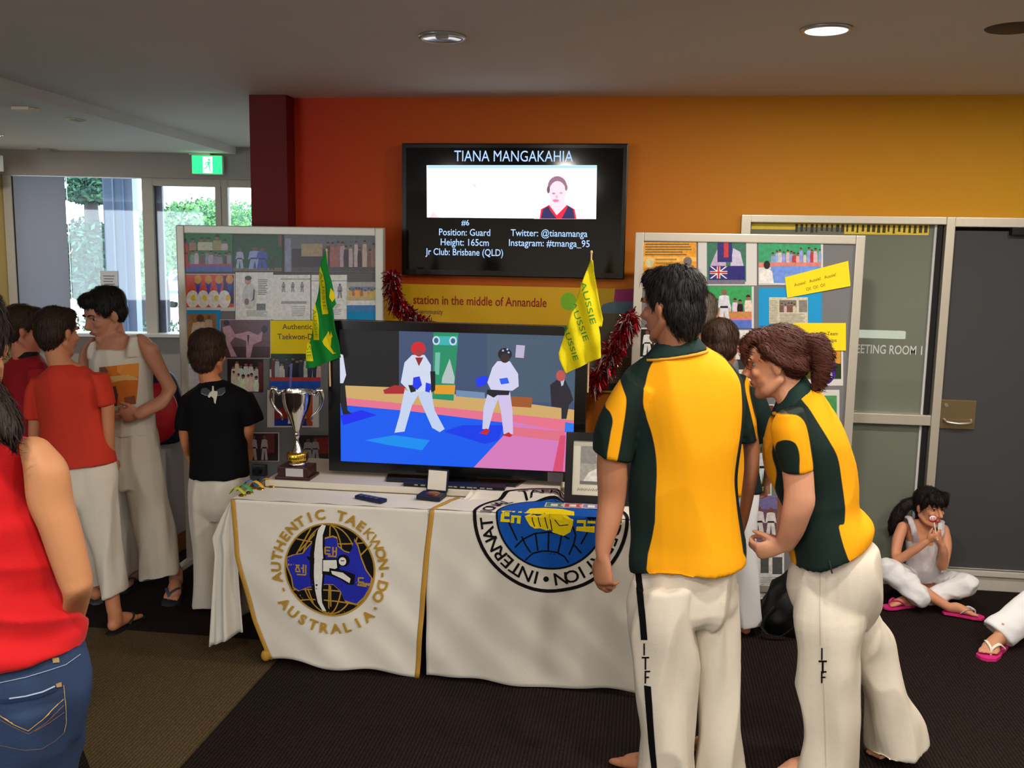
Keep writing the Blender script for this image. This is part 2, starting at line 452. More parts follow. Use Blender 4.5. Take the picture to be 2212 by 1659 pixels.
struct('baseboard_back', MB().box(-2.05, GX0, WALL - 0.015, WALL, 0, 0.09), mat('baseboard_grey', S(170, 165, 155), 0.6))

# --- meeting-room glazing and door
mAlu = mat('brushed_aluminium', S(205, 198, 182), 0.42, metal=0.55, var=0.05, vscale=60, stretch=(1, 1, 0.05))
mAluW = mat('painted_aluminium', S(196, 190, 178), 0.5)
mGap = mat('dark_rubber', S(18, 18, 18), 0.6)
def glass_mat(name, tint, fac, film=None, film_f=0.0, rough=0.02):
    m = bpy.data.materials.new(name); m.use_nodes = True; MATS[name] = m; nt = m.node_tree; N = nt.nodes; L = nt.links
    N.remove(N['Principled BSDF']); out = N['Material Output']
    t = N.new('ShaderNodeBsdfTransparent'); t.inputs[0].default_value = tint
    g = N.new('ShaderNodeBsdfGlossy'); g.inputs['Roughness'].default_value = rough; g.inputs[0].default_value = (1, 1, 1, 1)
    cur = t
    if film is not None:
        d = N.new('ShaderNodeBsdfDiffuse'); d.inputs[0].default_value = film
        x = N.new('ShaderNodeMixShader'); x.inputs[0].default_value = film_f; L.new(t.outputs[0], x.inputs[1]); L.new(d.outputs[0], x.inputs[2]); cur = x
    fr = N.new('ShaderNodeFresnel'); fr.inputs[0].default_value = 1.5
    mu = N.new('ShaderNodeMath'); mu.operation = 'MULTIPLY'; mu.inputs[1].default_value = fac; L.new(fr.outputs[0], mu.inputs[0])
    x2 = N.new('ShaderNodeMixShader'); L.new(mu.outputs[0], x2.inputs[0]); L.new(cur.outputs[0], x2.inputs[1]); L.new(g.outputs[0], x2.inputs[2])
    L.new(x2.outputs[0], out.inputs['Surface']); return m
mGlass = glass_mat('clear_glass', (0.93, 0.96, 0.96, 1), 1.0)
mFilm = glass_mat('filmed_glass', (0.75, 0.8, 0.75, 1), 1.0, S(164, 170, 154), 0.45)
w1 = MB().box(GX0, GX0 + 0.05, WALL - 0.03, WALL + 0.09, 0, GTOP).box(GX0 + 0.05, GX1, WALL - 0.03, WALL + 0.09, GTOP - 0.04, GTOP).box(GX1, GX2, WALL - 0.035, WALL + 0.09, 0, GTOP).box(GX0 + 0.05, GX1, WALL - 0.03, WALL + 0.09, 0.0, 0.1)
window_1 = struct('window_1', w1, mAlu, bevel=0.004)
zr = at(1900, 914, WALL).z; zr2 = at(1900, 892, WALL).z
MB().box(GX0 + 0.05, GX1, WALL - 0.025, WALL + 0.06, zr, zr2).build('mid_rail', mAlu, window_1, bevel=0.004)
MB().box(GX1 - 0.035, GX1 - 0.012, WALL - 0.01, WALL + 0.05, 0.1, GTOP - 0.04).build('rubber_seal', mGap, window_1)
MB().box(GX0 + 0.05, GX1 - 0.036, WALL + 0.02, WALL + 0.028, zr2, GTOP - 0.04).build('pane', mFilm, window_1)
MB().box(GX0 + 0.05, GX1 - 0.036, WALL + 0.02, WALL + 0.028, 0.1, zr).build('pane', mFilm, window_1)
MB().box(GX1 - 0.048, GX1 - 0.036, WALL + 0.005, WALL + 0.02, 0.1, GTOP - 0.04).build('glazing_bead', mat('white_bead', S(210, 210, 208), 0.5), window_1)
pr = Print()
q = at(1992, 757, WALL + 0.02); q0 = at(1834, 753, WALL + 0.02); hh = at(1900, 745, WALL).z - at(1900, 764, WALL).z
pr.text('MEETING ROOM 1', (q.x + q0.x) / 2, q.z, hh, S(205, 210, 205), width=q.x - q0.x, bold=0.012)
pr.build('lettering', print_mat('vinyl_lettering', 0.5), window_1, on_plane_y(WALL + 0.019))['label'] = 'white vinyl lettering on the glass'
# yellow sign's reflection, painted as a strip along the head of the glass
pr = Print()
zt = GTOP - 0.041
for xa, xb, h in ((GX0 + 0.06, 0.80, 0.035), (0.80, 1.06, 0.02), (1.06, 1.50, 0.055)): pr.rect(xa, zt - h, xb, zt, S(232, 200, 60))
random.seed(3)
for i in range(26):
    x = 0.80 + i * 0.027; pr.rect(x, zt - 0.05 + random.random() * 0.012, x + 0.009 + random.random() * 0.008, zt - 0.004, S(60, 52, 34))
pr.build('sign_reflection', print_mat('flat_print', 0.5), window_1, on_plane_y(WALL + 0.019))['label'] = 'painted reflection of a yellow sign with dark marks'
# door
mDoor = mat('charcoal_door_laminate', S(66, 66, 68), 0.65, var=0.06, vscale=120, bump=0.1, bscale=500)
door_1 = struct('door_1', MB().box(GX2, 2.6, WALL - 0.005, WALL + 0.04, 0.115, GTOP - 0.07), mDoor)
MB().box(GX2, 2.62, WALL - 0.03, WALL + 0.09, GTOP - 0.05, GTOP).build('door_head', mAlu, door_1, bevel=0.004)
MB().box(GX2, 2.6, WALL - 0.04, WALL + 0.04, 0.0, 0.115).box(GX2, 2.6, WALL - 0.055, WALL - 0.02, 0.085, 0.115).build('bottom_rail', mAluW, door_1, bevel=0.004)
MB().box(1.90, 2.2, WALL - 0.05, WALL - 0.005, GTOP - 0.09, GTOP - 0.052).build('door_closer', mGap, door_1, bevel=0.004)
pa, pb = at(2034, 863, WALL - 0.01), at(2104, 928, WALL - 0.01)
hd = MB().box(pa.x, pb.x, WALL - 0.013, WALL - 0.005, pb.z, pa.z).build('handle_plate', mat('brass_plate', S(150, 130, 95), 0.35, metal=0.8), door_1, bevel=0.002)
pz = at(2070, 910, WALL).z
MB().tube([(pa.x + 0.02, WALL - 0.013, pz + 0.01), (pa.x + 0.03, WALL - 0.04, pz), ((pa.x + pb.x) / 2, WALL - 0.05, pz - 0.006), (pb.x - 0.03, WALL - 0.04, pz), (pb.x - 0.02, WALL - 0.013, pz + 0.01)], 0.008).build('lever', mat('satin_steel', S(205, 200, 190), 0.3, metal=0.9), hd, smooth=True)
MB().cyl((pa.x + 0.025, WALL - 0.013, pa.z - 0.03), (pa.x + 0.025, WALL - 0.02, pa.z - 0.03), 0.01).build('key_cylinder', MATS['satin_steel'], hd)

# meeting room beyond the glass
mRoom = mat('meeting_room_paint', S(150, 152, 140), 0.9)
struct('wall_meeting_room', MB().box(-2.1, 4.2, 8.9, 9.0, 0, CEIL).box(0.1, 0.2, WALL + 0.15, 8.9, 0, CEIL), mRoom)
bt = thing('meeting_table', (1.9, 7.4, 0), 'white topped table standing behind the meeting room glass', 'table')
MB().box(1.3, 2.9, 7.0, 7.7, 0.71, 0.74).build('table_top', mat('white_laminate', S(235, 236, 238), 0.35), bt, bevel=0.004)
for sx in (1.4, 2.75): MB().box(sx, sx + 0.06, 7.3, 7.4, 0, 0.71).build('leg', mAluW, bt)
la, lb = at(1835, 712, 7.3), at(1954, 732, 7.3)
pd = thing('added_glow_bar', ((la.x + lb.x) / 2, 7.3, lb.z), 'added glowing bar making the bright band behind the meeting room glass', 'lamp')
MB().box(la.x, lb.x, 7.27, 7.33, lb.z, la.z).build('glowing_bar', mat('added_bar_glow', (1.0, 0.98, 0.92, 1), 0.4, emit=2.4), pd, bevel=0.01)  # invented glowing bar, stands in for the bright band on the glass
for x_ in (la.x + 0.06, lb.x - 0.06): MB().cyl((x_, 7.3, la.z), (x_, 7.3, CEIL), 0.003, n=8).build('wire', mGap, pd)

# --- window wall on the far left
mSillW = mat('window_frame_cream', S(200, 194, 184), 0.6)
mGreyWall = mat('grey_panel_paint', S(176, 170, 166), 0.8)
wl = MB()
wl.box(-1.6, 2.1, 0.0, 0.14, 0, 1.0, WM).box(-1.6, 2.1, -0.05, 0.14, 2.40, 2.7, WM)
struct('wall_window', wl, mGreyWall)
wf = MB()
for s0, s1 in ((-1.44, -1.37), (-0.258, -0.165), (0.376, 0.425), (0.432, 0.485), (1.02, 1.10), (1.62, 1.70)): wf.box(s0, s1, -0.02, 0.09, 1.03, 2.40, WM)
wf.box(-0.165, 2.0, -0.015, 0.08, 2.335, 2.40, WM)
window_2 = struct('window_2', wf, mSillW)
MB().box(-1.5, 2.05, -0.12, 0.10, 1.0, 1.03, WM).build('window_sill', mat('white_sill', S(225, 224, 220), 0.5), window_2, bevel=0.004)
for s0, s1, zt_ in ((-0.92, -0.258, 2.40), (-0.165, 0.376, 2.335), (0.485, 1.02, 2.335), (1.10, 1.62, 2.335)):
    MB().box(s0, s1, 0.03, 0.038, 1.03, zt_, WM).build('pane', mGlass, window_2)
MB().box(-0.165, -0.10, 0.04, 0.09, 1.03, 2.335, WM).build('frame_reveal', mat('lilac_grey_frame', S(120, 118, 140), 0.6), window_2)
# translucent blind drawn over the first light
mBl = bpy.data.materials.new('translucent_blind'); mBl.use_nodes = True; _N = mBl.node_tree.nodes; _L = mBl.node_tree.links
_N.remove(_N['Principled BSDF']); d1 = _N.new('ShaderNodeBsdfDiffuse'); d1.inputs[0].default_value = S(190, 194, 202)
t1 = _N.new('ShaderNodeBsdfTranslucent'); t1.inputs[0].default_value = S(150, 156, 170); x1 = _N.new('ShaderNodeMixShader'); x1.inputs[0].default_value = 0.45
_L.new(d1.outputs[0], x1.inputs[1]); _L.new(t1.outputs[0], x1.inputs[2]); _L.new(x1.outputs[0], _N['Material Output'].inputs['Surface'])
bl = tag(MB().box(-1.365, -0.922, 0.0, 0.004, 1.035, 2.395, WM).build('window_blind', mBl), 'grey translucent blind drawn down over the leftmost window light', 'blind')
MB().box(-1.369, -1.361, -0.004, 0.006, 1.035, 2.395, WM).build('blind_cord', mGap, bl)
MB().box(-1.365, -0.922, -0.006, 0.008, 1.035, 1.06, WM).build('bottom_bar', mSillW, bl)
ns = win(234, 606)
nt_ = tag(MB().box(ns[0] - 0.075, ns[0] + 0.075, 0.018, 0.02, ns[1] - 0.13, ns[1] + 0.085, WM).build('paper_notice', mat('notice_paper', S(225, 225, 232), 0.7)), 'white printed notice taped to the window glass above the tall boy', 'notice')
pr = Print()
for i in range(5): pr.rect(-0.05 + 0.006 * (i % 2), 0.035 - i * 0.024, 0.05 - 0.008 * (i % 3), 0.043 - i * 0.024, S(120, 120, 135))
pr.build('print', print_mat('flat_print'), nt_, lambda u, v, d: wp(ns[0] + u, ns[1] + v, 0.0178 - d))

# --- exit sign, ceiling fittings
def ceil_obj(): pass
ex = thing('exit_sign', wp(0.32, 2.615, -0.06), 'green illuminated exit sign hanging below the ceiling before the windows', 'exit sign')
ea, eb = win(415, 335, -0.1), win(483, 378, -0.1)
MB().box(ea[0], eb[0], -0.13, -0.07, eb[1], ea[1], WM).build('housing', mat('white_plastic', S(228, 230, 226), 0.5), ex, bevel=0.006)
MB().box(ea[0] - 0.02, ea[0] + 0.16, -0.14, -0.06, ea[1], 2.614, WM).build('mount', MATS['white_plastic'], ex, bevel=0.004)
pr = Print(); cx = (ea[0] + eb[0]) / 2; cz = (ea[1] + eb[1]) / 2; hw = (eb[0] - ea[0]) / 2 - 0.006; hz = (ea[1] - eb[1]) / 2 - 0.006
G_ = S(30, 205, 95); Wt = (1, 1, 1, 1)
pr.rect(cx - hw, cz - hz, cx + hw, cz + hz, G_)
pr.rect(cx - 0.035, cz - hz + 0.008, cx + 0.045, cz + hz - 0.008, Wt)            # doorway
pr.ell(cx + 0.018, cz + 0.042, 0.011, 0.011, G_, 12)
pr.poly([(cx + 0.005, cz + 0.03), (cx + 0.025, cz + 0.028), (cx + 0.022, cz - 0.006), (cx + 0.002, cz - 0.008)], G_)
pr.line([(cx + 0.006, cz + 0.024), (cx - 0.014, cz + 0.012), (cx - 0.02, cz - 0.004)], 0.008, G_)
pr.line([(cx + 0.022, cz + 0.024), (cx + 0.036, cz + 0.008)], 0.008, G_)
pr.line([(cx + 0.004, cz - 0.006), (cx - 0.01, cz - 0.03), (cx - 0.028, cz - 0.034)], 0.01, G_)
pr.line([(cx + 0.018, cz - 0.006), (cx + 0.02, cz - 0.034), (cx + 0.03, cz - 0.055)], 0.01, G_)
pr.build('sign_face', print_mat('sign_glow', emit=3.5), ex, lambda u, v, d: wp(u, v, -0.131 - d))

def downlight(x, y, z, lit, label, r=0.085, power=None):
    o = thing('ceiling_downlight', (x, y, z), label, 'downlight', 'round ceiling downlights')
    mt = mat('downlight_trim', S(190, 190, 190), 0.3, metal=0.7)
    MB().lathe((x, y, z), [(r - 0.004, 0.0), (r + 0.012, 0.0), (r + 0.010, -0.008), (r, -0.012), (r - 0.006, -0.010), (r - 0.006, 0.0)]).build('trim_ring', mt, o, smooth=True)
    if lit:
        MB().lathe((x, y, z), [(r - 0.006, -0.002), (r - 0.008, -0.010), (r * 0.6, -0.0125), (0.0, -0.013)]).build('diffuser', mat('lamp_lit', (0.86, 0.93, 1.0, 1), 0.3, emit=1.6), o, smooth=True)
        MB().lathe((x, y, z), [(0.0, -0.0165), (0.02, -0.016), (0.027, -0.0135), (0.028, -0.012)]).build('lamp', mat('lamp_core', (1, 1, 1, 1), 0.3, emit=8.0), o, smooth=True)
    else:
        MB().lathe((x, y, z), [(r - 0.006, -0.009), (r * 0.6, -0.003), (0.03, -0.001), (0.0, -0.001)]).build('reflector', mat('reflector', S(225, 225, 225), 0.15, metal=0.95), o, smooth=True)
        MB().lathe((x, y, z), [(0.0, -0.012), (0.02, -0.011), (0.026, -0.007), (0.027, 0.0)]).build('lamp', mat('lamp_unlit', S(200, 200, 195), 0.2), o, smooth=True)
    if lit:
        l = bpy.data.lights.new('downlight_lamp', 'AREA'); l.shape = 'DISK'; l.size = 2 * r - 0.02; l.energy = LAMP_W if power is None else power; l.color = LAMP_COL
        lo = bpy.data.objects.new('lamp_light', l); COL.objects.link(lo); lo.parent = o; lo.location = (0, 0, -0.0175)
    return o
downlight(-0.843, 3.929, CEIL, False, 'unlit round downlight in the ceiling above the table')
downlight(0.636, 3.89, CEIL, True, 'lit round downlight in the ceiling above the two gold shirts')
for x_, y_ in ((0.636, 2.41), (0.636, 0.93), (0.636, -0.55), (2.12, 2.41), (2.12, 3.89), (2.12, 0.93), (2.12, -0.55), (-0.843, 0.93), (-0.843, -0.55), (-2.32, -0.55), (-2.32, -2.03), (-0.843, -2.03), (0.636, -2.03)):  # unseen downlights added to brighten the room
    downlight(x_, y_, CEIL, True, 'added fill downlight in the ceiling out of view near the camera')
p_ = atz(103, 322, 2.615); downlight(p_.x, p_.y, 2.615, False, 'small unlit downlight in the side ceiling by the blind', 0.07)
p_ = atz(-22, 290, 2.615); downlight(p_.x, p_.y, 2.615, True, 'glowing downlight at the far left of the side ceiling', 0.08, 14.0)
p_ = atz(55, 232, 2.615)
tag(MB().box(p_.x - 0.055, p_.x + 0.055, p_.y - 0.055, p_.y + 0.055, 2.595, 2.614).build('ceiling_sensor', mat('beige_plastic', S(250, 232, 205), 0.5), bevel=0.006), 'square beige sensor box on the side ceiling at the upper left', 'sensor')
p_ = atz(165, 257, 2.615); o = thing('ceiling_sprinkler', (p_.x, p_.y, 2.6), 'tiny framed fitting in the side ceiling right of the beige box', 'ceiling fitting')
MB().box(p_.x - 0.03, p_.x + 0.03, p_.y - 0.06, p_.y + 0.06, 2.606, 2.614).build('frame', mat('bright_brass', S(220, 205, 150), 0.3, metal=0.6), o)
MB().box(p_.x - 0.02, p_.x + 0.02, p_.y - 0.05, p_.y + 0.05, 2.603, 2.606).build('cover', mat('grey_plastic', S(140, 138, 136), 0.5), o)
p_ = atz(2190, 60, CEIL)
o = thing('ceiling_speaker', (p_.x, p_.y, CEIL), 'dark round grille in the ceiling at the upper right corner', 'ceiling speaker')
MB().lathe(p_, [(0.0, -0.008), (0.08, -0.008), (0.095, -0.004), (0.10, 0.0)]).build('grille', mat('speaker_grille', S(86, 72, 58), 0.7), o, smooth=True)
q_ = wp(-1.42, 2.42, -0.5)
tag(MB().box(q_.x - 0.05, q_.x + 0.16, q_.y - 0.1, q_.y + 0.1, 2.40, 2.53).box(q_.x - 0.12, q_.x - 0.05, q_.y - 0.03, q_.y + 0.03, 2.44, 2.5).build('wall_box', MATS['white_plastic'], bevel=0.006), 'white box fixed to the wall at the left edge above the blind', 'wall box')

# --- outside
mGround = mat('pale_concrete', S(225, 226, 224), 0.9, var=0.05, vscale=2)
struct('ground', MB().prism([wp(-30, -0.3, 0.4), wp(25, -0.3, 0.4), wp(40, -0.3, 60), wp(-60, -0.3, 60)], (0, 0, -0.1)), mGround)
oc = thing('outdoor_column', wp(-0.62, -0.3, 1.5), 'thick blue grey column standing outside the window', 'column')
sa, sb = win(224, 500, 1.5)[0], win(285, 500, 1.5)[0]; sm_ = sa + (sb - sa) * 0.72
mCol = mat('blue_grey_steel', S(92, 112, 146), 0.6); mCol2 = mat('pale_blue_steel', S(128, 142, 176), 0.6)
MB().box(sa, sm_, 1.5, 1.8, -0.3, 4.2, WM).build('shaft', mCol, oc, bevel=0.02)
MB().box(sm_ - 0.01, sb, 1.56, 1.74, -0.3, 4.2, WM).build('flange', mCol2, oc)
MB().box(sa + 0.10, sa + 0.115, 1.49, 1.5, -0.3, 4.2, WM).build('rib', mCol2, oc)
def foliage(name, parent, blobs, n, mats, leaf=0.09, seed=1):
    rnd = random.Random(seed); mb = MB()
    for i in range(n):
        c, r = blobs[rnd.randrange(len(blobs))]
        d = Vector((rnd.gauss(0, 1), rnd.gauss(0, 1), rnd.gauss(0, 1))).normalized() * (rnd.random() ** 0.45)
        p = Vector(c) + Vector((d.x * r[0], d.y * r[1], d.z * r[2]))
        a = Vector((rnd.gauss(0, 1), rnd.gauss(0, 1), rnd.gauss(0, 1))).normalized(); b = a.orthogonal().normalized(); L_ = leaf * rnd.uniform(0.6, 1.4)
        mb.cur = rnd.randrange(len(mats))
        mb.add([p - a * L_, p + b * L_ * 0.45, p + a * L_, p - b * L_ * 0.45], [(0, 1, 2, 3)])
    o = mb.build(name, mats, parent, recalc=False); return o
mL1 = mat('leaf_dark', S(34, 66, 58), 0.7); mL2 = mat('leaf_mid', S(62, 104, 78), 0.7); mL3 = mat('leaf_light', S(96, 146, 84), 0.7); mBark = mat('bark', S(58, 56, 60), 0.9)
def tree(label, px, Y, trunk_top, blobs, n, mats, leaf, seed):
    b = at(px[0], px[1], Y); b.z = -0.3
    o = thing('tree', b, label, 'tree', 'trees outside the windows')
    MB().tube([b, (b.x + 0.05, b.y, trunk_top * 0.5), (b.x, b.y, trunk_top)], [0.16, 0.12, 0.05], n=8).build('trunk', mBark, o, smooth=True)
    foliage('crown', o, blobs, n, mats, leaf, seed)
A_ = lambda x, y, Y: tuple(at(x, y, Y))
tree('dark pine like tree in tiers seen left of the outdoor column', (200, 640), 13, 3.4,
     [(A_(196, 420, 13), (0.36, 0.4, 0.14)), (A_(180, 390, 13), (0.2, 0.3, 0.12)), (A_(190, 545, 13), (0.5, 0.5, 0.5)), (A_(200, 600, 13), (0.45, 0.5, 0.4)), (A_(205, 380, 13), (0.2, 0.2, 0.2))], 9000, [mL1, mL1, mL2], 0.05, 2)
tree('pale green tree seen between the column and the first mullion', (300, 640), 16, 1.6, [(A_(295, 530, 16), (0.59, 0.51, 0.63)), (A_(300, 580, 16), (0.51, 0.51, 0.51))], 6000, [mL2, mL3], 0.06, 3)
tree('leafy tree seen through the middle window pane left of the exit sign', (350, 640), 20, 1.6, [(A_(360, 525, 20), (0.84, 0.63, 0.68)), (A_(385, 500, 20), (0.74, 0.63, 0.63))], 6000, [mL2, mL3], 0.06, 4)
tree('bright green tree seen below the exit sign', (450, 640), 25, 1.8, [(A_(445, 480, 25), (1.18, 0.79, 0.66)), (A_(420, 520, 25), (1.32, 0.79, 0.79))], 6000, [mL3, mL2], 0.06, 5)
tree('bright green tree seen beside the maroon column', (520, 640), 40, 1.8, [(A_(515, 470, 40), (1.68, 1.27, 0.73)), (A_(520, 520, 40), (2.11, 1.27, 1.27))], 6000, [mL3, mL2], 0.06, 6)
hg = thing('hedge', wp(-0.3, -0.3, 2.6), 'low clipped grey green hedge outside the window', 'hedge')
foliage('leaves', hg, [(tuple(wp(-2.0 + 0.35 * i, 0.55, 2.9)), (0.35, 0.3, 0.42)) for i in range(14)], 9000, [mL2, mat('leaf_grey', S(92, 118, 108), 0.7)], 0.03, 7)
MB().box(-2.2, 2.9, 2.75, 3.05, -0.3, 0.62, WM).build('stems', mL1, hg)
# parked white van far outside
VY = atz(362, 664, -0.3).y; vb = at(362, 640, VY); vn = thing('parked_van', (vb.x, VY, -0.3), 'white van with a blue stripe parked outside beyond the window', 'van')
vz = lambda y: at(362, y, VY).z
mVan = mat('white_van_paint', S(240, 242, 245), 0.3); mBlue = mat('blue_stripe', S(60, 100, 190), 0.4)
y0 = VY; xl = vb.x - 0.35
MB().prism([(xl, y0, vz(652)), (xl + 3.6, y0, vz(652)), (xl + 3.6, y0, vz(575)), (xl + 0.8, y0, vz(575)), (xl + 0.25, y0, vz(610))], (0, 1.7, 0)).build('body', mVan, vn, bevel=0.03)
MB().box(xl + 0.02, xl + 3.6, y0 - 0.01, y0 + 0.01, vz(634), vz(627)).build('stripe', mBlue, vn)
MB().prism([(xl + 0.5, y0 - 0.012, vz(606)), (xl + 1.3, y0 - 0.012, vz(606)), (xl + 1.3, y0 - 0.012, vz(586)), (xl + 0.85, y0 - 0.012, vz(586))], (0, 0.01, 0)).build('side_window', mat('van_glass', S(40, 60, 80), 0.1), vn)
wr_ = (vz(650) + 0.3) / 2
for dx in (0.5, 2.9): MB().cyl((xl + dx, y0 - 0.02, -0.3 + wr_), (xl + dx, y0 + 0.2, -0.3 + wr_), wr_).build('wheel', mGap, vn)
sp = at(298, 610, 17)
sgn = thing('outdoor_signboard', (sp.x, 17, -0.3), 'plain white board standing outside beside the outdoor column', 'signboard')
b0, b1 = at(279, 583, 17), at(318, 642, 17)
MB().box(b0.x, b1.x, 17, 17.08, b1.z, b0.z).build('panel', mVan, sgn)
for xx in (b0.x + 0.06, b1.x - 0.1): MB().box(xx, xx + 0.05, 17.02, 17.06, -0.3, b1.z).build('post', mAluW, sgn)

# ================================================================== WALL SCREEN AND WALL DISPLAY
mBlackGloss = mat('black_gloss_plastic', S(12, 12, 13), 0.18, spec=0.5)
mBlack = mat('black_plastic', S(16, 16, 17), 0.45)
mScreen = mat('dark_screen_glass', S(6, 6, 8), 0.08, spec=0.5)
YT = 5.40
c7 = crop(850, 290, 520 / 2212)
a = at(868, 309, YT); b = at(1348, 604, YT)
tv = thing('wall_screen', ((a.x + b.x) / 2, YT, b.z), 'large black screen mounted high on the orange wall showing a player profile', 'television')
MB().box(a.x, b.x, YT, YT + 0.055, b.z, a.z).build('casing', mBlackGloss, tv, bevel=0.006)
MB().box(a.x + 0.025, b.x - 0.025, YT - 0.002, YT + 0.001, b.z + 0.035, a.z - 0.025).build('screen_panel', mScreen, tv)
MB().box(a.x + 0.3, b.x - 0.3, YT + 0.055, WALL, b.z + 0.2, a.z - 0.2).build('wall_bracket', mBlack, tv)
pr = Print(0.00007); sc = lambda pts: pxs(c7, YT, pts)
LB = S(170, 205, 255)
q = sc([(305, 285), (1870, 285), (1862, 780), (308, 765)]); pr.poly(q, (1.0, 1.0, 1.0, 1))
q = sc([(310, 288), (1870, 288), (1870, 312), (310, 312)]); pr.poly(q, S(170, 215, 255))
for P_, C_ in (([(330, 765), (365, 715), (420, 765)], S(250, 205, 215)), ([(440, 767), (520, 745), (700, 740), (720, 768)], S(250, 225, 232)), ([(722, 462), (750, 458), (765, 505), (752, 490)], S(240, 205, 205)),
    # portrait on the right
    ([(1290, 778), (1345, 735), (1690, 735), (1770, 780)], S(250, 220, 228)),
    ([(1355, 690), (1430, 650), (1590, 648), (1665, 690), (1680, 778), (1345, 776)], S(225, 30, 60)),
    ([(1375, 690), (1425, 660), (1440, 700), (1500, 775), (1355, 775)], S(44, 44, 92)), ([(1605, 655), (1650, 690), (1665, 776), (1545, 776), (1585, 700)], S(44, 44, 92)),
    ([(1435, 655), (1500, 745), (1590, 655), (1565, 600), (1440, 600)], S(252, 215, 225))):
    pr.poly(sc(P_), C_)
def px_ell(fn, Y, cx, cy, rx, ry, col, n=20):
    pr.poly(pxs(fn, Y, [(cx + rx * math.cos(2 * math.pi * i / n), cy + ry * math.sin(2 * math.pi * i / n)) for i in range(n)]), col)
px_ell(c7, YT, 1506, 480, 88, 95, S(150, 110, 130)); px_ell(c7, YT, 1508, 535, 78, 105, S(252, 214, 224))
px_ell(c7, YT, 1424, 510, 14, 34, S(120, 80, 105)); px_ell(c7, YT, 1588, 490, 12, 30, S(150, 110, 130))
px_ell(c7, YT, 1472, 545, 16, 9, S(205, 130, 170)); px_ell(c7, YT, 1540, 540, 16, 9, S(215, 160, 185)); px_ell(c7, YT, 1492, 610, 30, 12, S(235, 120, 165)); px_ell(c7, YT, 1500, 575, 10, 16, S(240, 170, 195))
def px_text(fn, Y, txt, x0, x1, yc, hp, col, bold=0.01):
    l = at(*fn(x0, yc), Y); r = at(*fn(x1, yc), Y); h = at(*fn(x0, yc - hp / 2), Y).z - at(*fn(x0, yc + hp / 2), Y).z
    pr.text(txt, (l.x + r.x) / 2, (l.z + r.z) / 2, h, col, width=r.x - l.x, bold=bold)
px_text(c7, YT, 'TIANA MANGAKAHIA', 560, 1650, 200, 100, LB, 0.0)
px_text(c7, YT, '#6', 625, 697, 812, 50, LB)
for t_, x0, x1, y_ in (('Position: Guard', 420, 890, 900), ('Height: 165cm', 435, 877, 992), ('Jr Club: Brisbane (QLD)', 295, 1008, 1082), ('Twitter: @tianamanga', 1078, 1783, 908), ('Instagram: #tmanga_95', 1062, 1803, 1000)):
    px_text(c7, YT, t_, x0, x1, y_, 62, LB, 0.006)
pr.build('display_image', print_mat('wall_screen_glow', emit=1.25), tv, on_plane_y(YT - 0.0025))['label'] = 'lit profile page with white text and a portrait'

# yellow wall display below it
YD = 5.47
a = at(822, 612, YD); b = at(1376, 850, YD)
dp = thing('wall_display', ((a.x + b.x) / 2, YD, b.z), 'yellow wall panel about the local area below the upper screen', 'display panel')
MB().box(a.x, b.x, YD, WALL, b.z, a.z).build('board', mat('display_yellow', S(222, 172, 22), 0.5), dp)
pr = Print()
c4 = crop(1180, 520, 240 / 1171)
sc = lambda pts: pxs(c4, YD, pts)
px_ell(c4, YD, 235, 640, 85, 95, S(128, 190, 30))
pr.poly(sc([(710, 650), (725, 510), (960, 508), (960, 650)]), S(165, 40, 110))
pr.poly(sc([(570, 720), (600, 670), (680, 645), (900, 640), (960, 660), (960, 770), (570, 770)]), S(92, 122, 140))
pr.poly(sc([(570, 765), (960, 765), (960, 1100), (520, 1100)]), S(96, 88, 62))
pr.poly(sc([(450, 1100), (960, 1100), (960, 1500), (440, 1500)]), S(120, 110, 98))
for i in range(6): pr.poly(sc([(480, 1320 + i * 28), (890, 1310 + i * 28), (890, 1322 + i * 28), (480, 1332 + i * 28)]), S(92, 84, 76))
pr.poly(sc([(440, 1500), (960, 1500), (960, 1580), (440, 1580)]), S(38, 40, 36))
P8 = crop(0, 0, 1)
px_text(P8, YD, 'station in the middle of Annandale', 893, 1181, 650, 19, S(150, 30, 22), 0.01)
px_text(P8, YD, 'community', 905, 957, 673, 11, S(96, 78, 30), 0.0)
pr.build('print', print_mat('flat_print'), dp, on_plane_y(YD - 0.0005))

# ================================================================== DISPLAY BOARDS
YB = 5.1
mFelt = mat('grey_felt', S(122, 122, 124), 0.95, var=0.12, vscale=300, bump=0.3, bscale=400, spec=0.05)
mPost = mat('board_aluminium', S(200, 194, 180), 0.4, metal=0.5)
def display_board(x0, x1, ztop, label):
    o = thing('display_board', ((x0 + x1) / 2, YB, 0), label, 'display board')
    MB().box(x0 + 0.03, x1 - 0.03, YB, YB + 0.02, 0.06, ztop - 0.03).build('panel', mFelt, o)
    for s, n in ((x0, 'post'), (x1 - 0.045, 'post')): MB().box(s, s + 0.045, YB - 0.014, YB + 0.034, 0.0, ztop).build('post', mPost, o, bevel=0.006)
    MB().box(x0 + 0.045, x1 - 0.045, YB - 0.010, YB + 0.03, ztop - 0.045, ztop).build('top_rail', mPost, o, bevel=0.005)
    MB().box(x0 + 0.045, x1 - 0.045, YB - 0.010, YB + 0.03, 0.04, 0.08).build('bottom_rail', mPost, o, bevel=0.005)
    for s in (x0, x1 - 0.045): MB().box(s, s + 0.045, YB - 0.2, YB + 0.2, 0.0, 0.03).build('foot', mPost, o, bevel=0.005)
    return o
lb0, lb1 = at(382, 495, YB).x, at(829, 495, YB).x
rb0, rb1 = at(1373, 507, YB).x, at(1870, 497, YB).x
display_board(lb0, lb1, at(600, 489, YB).z, 'grey felt display board in aluminium posts behind the boy in black')
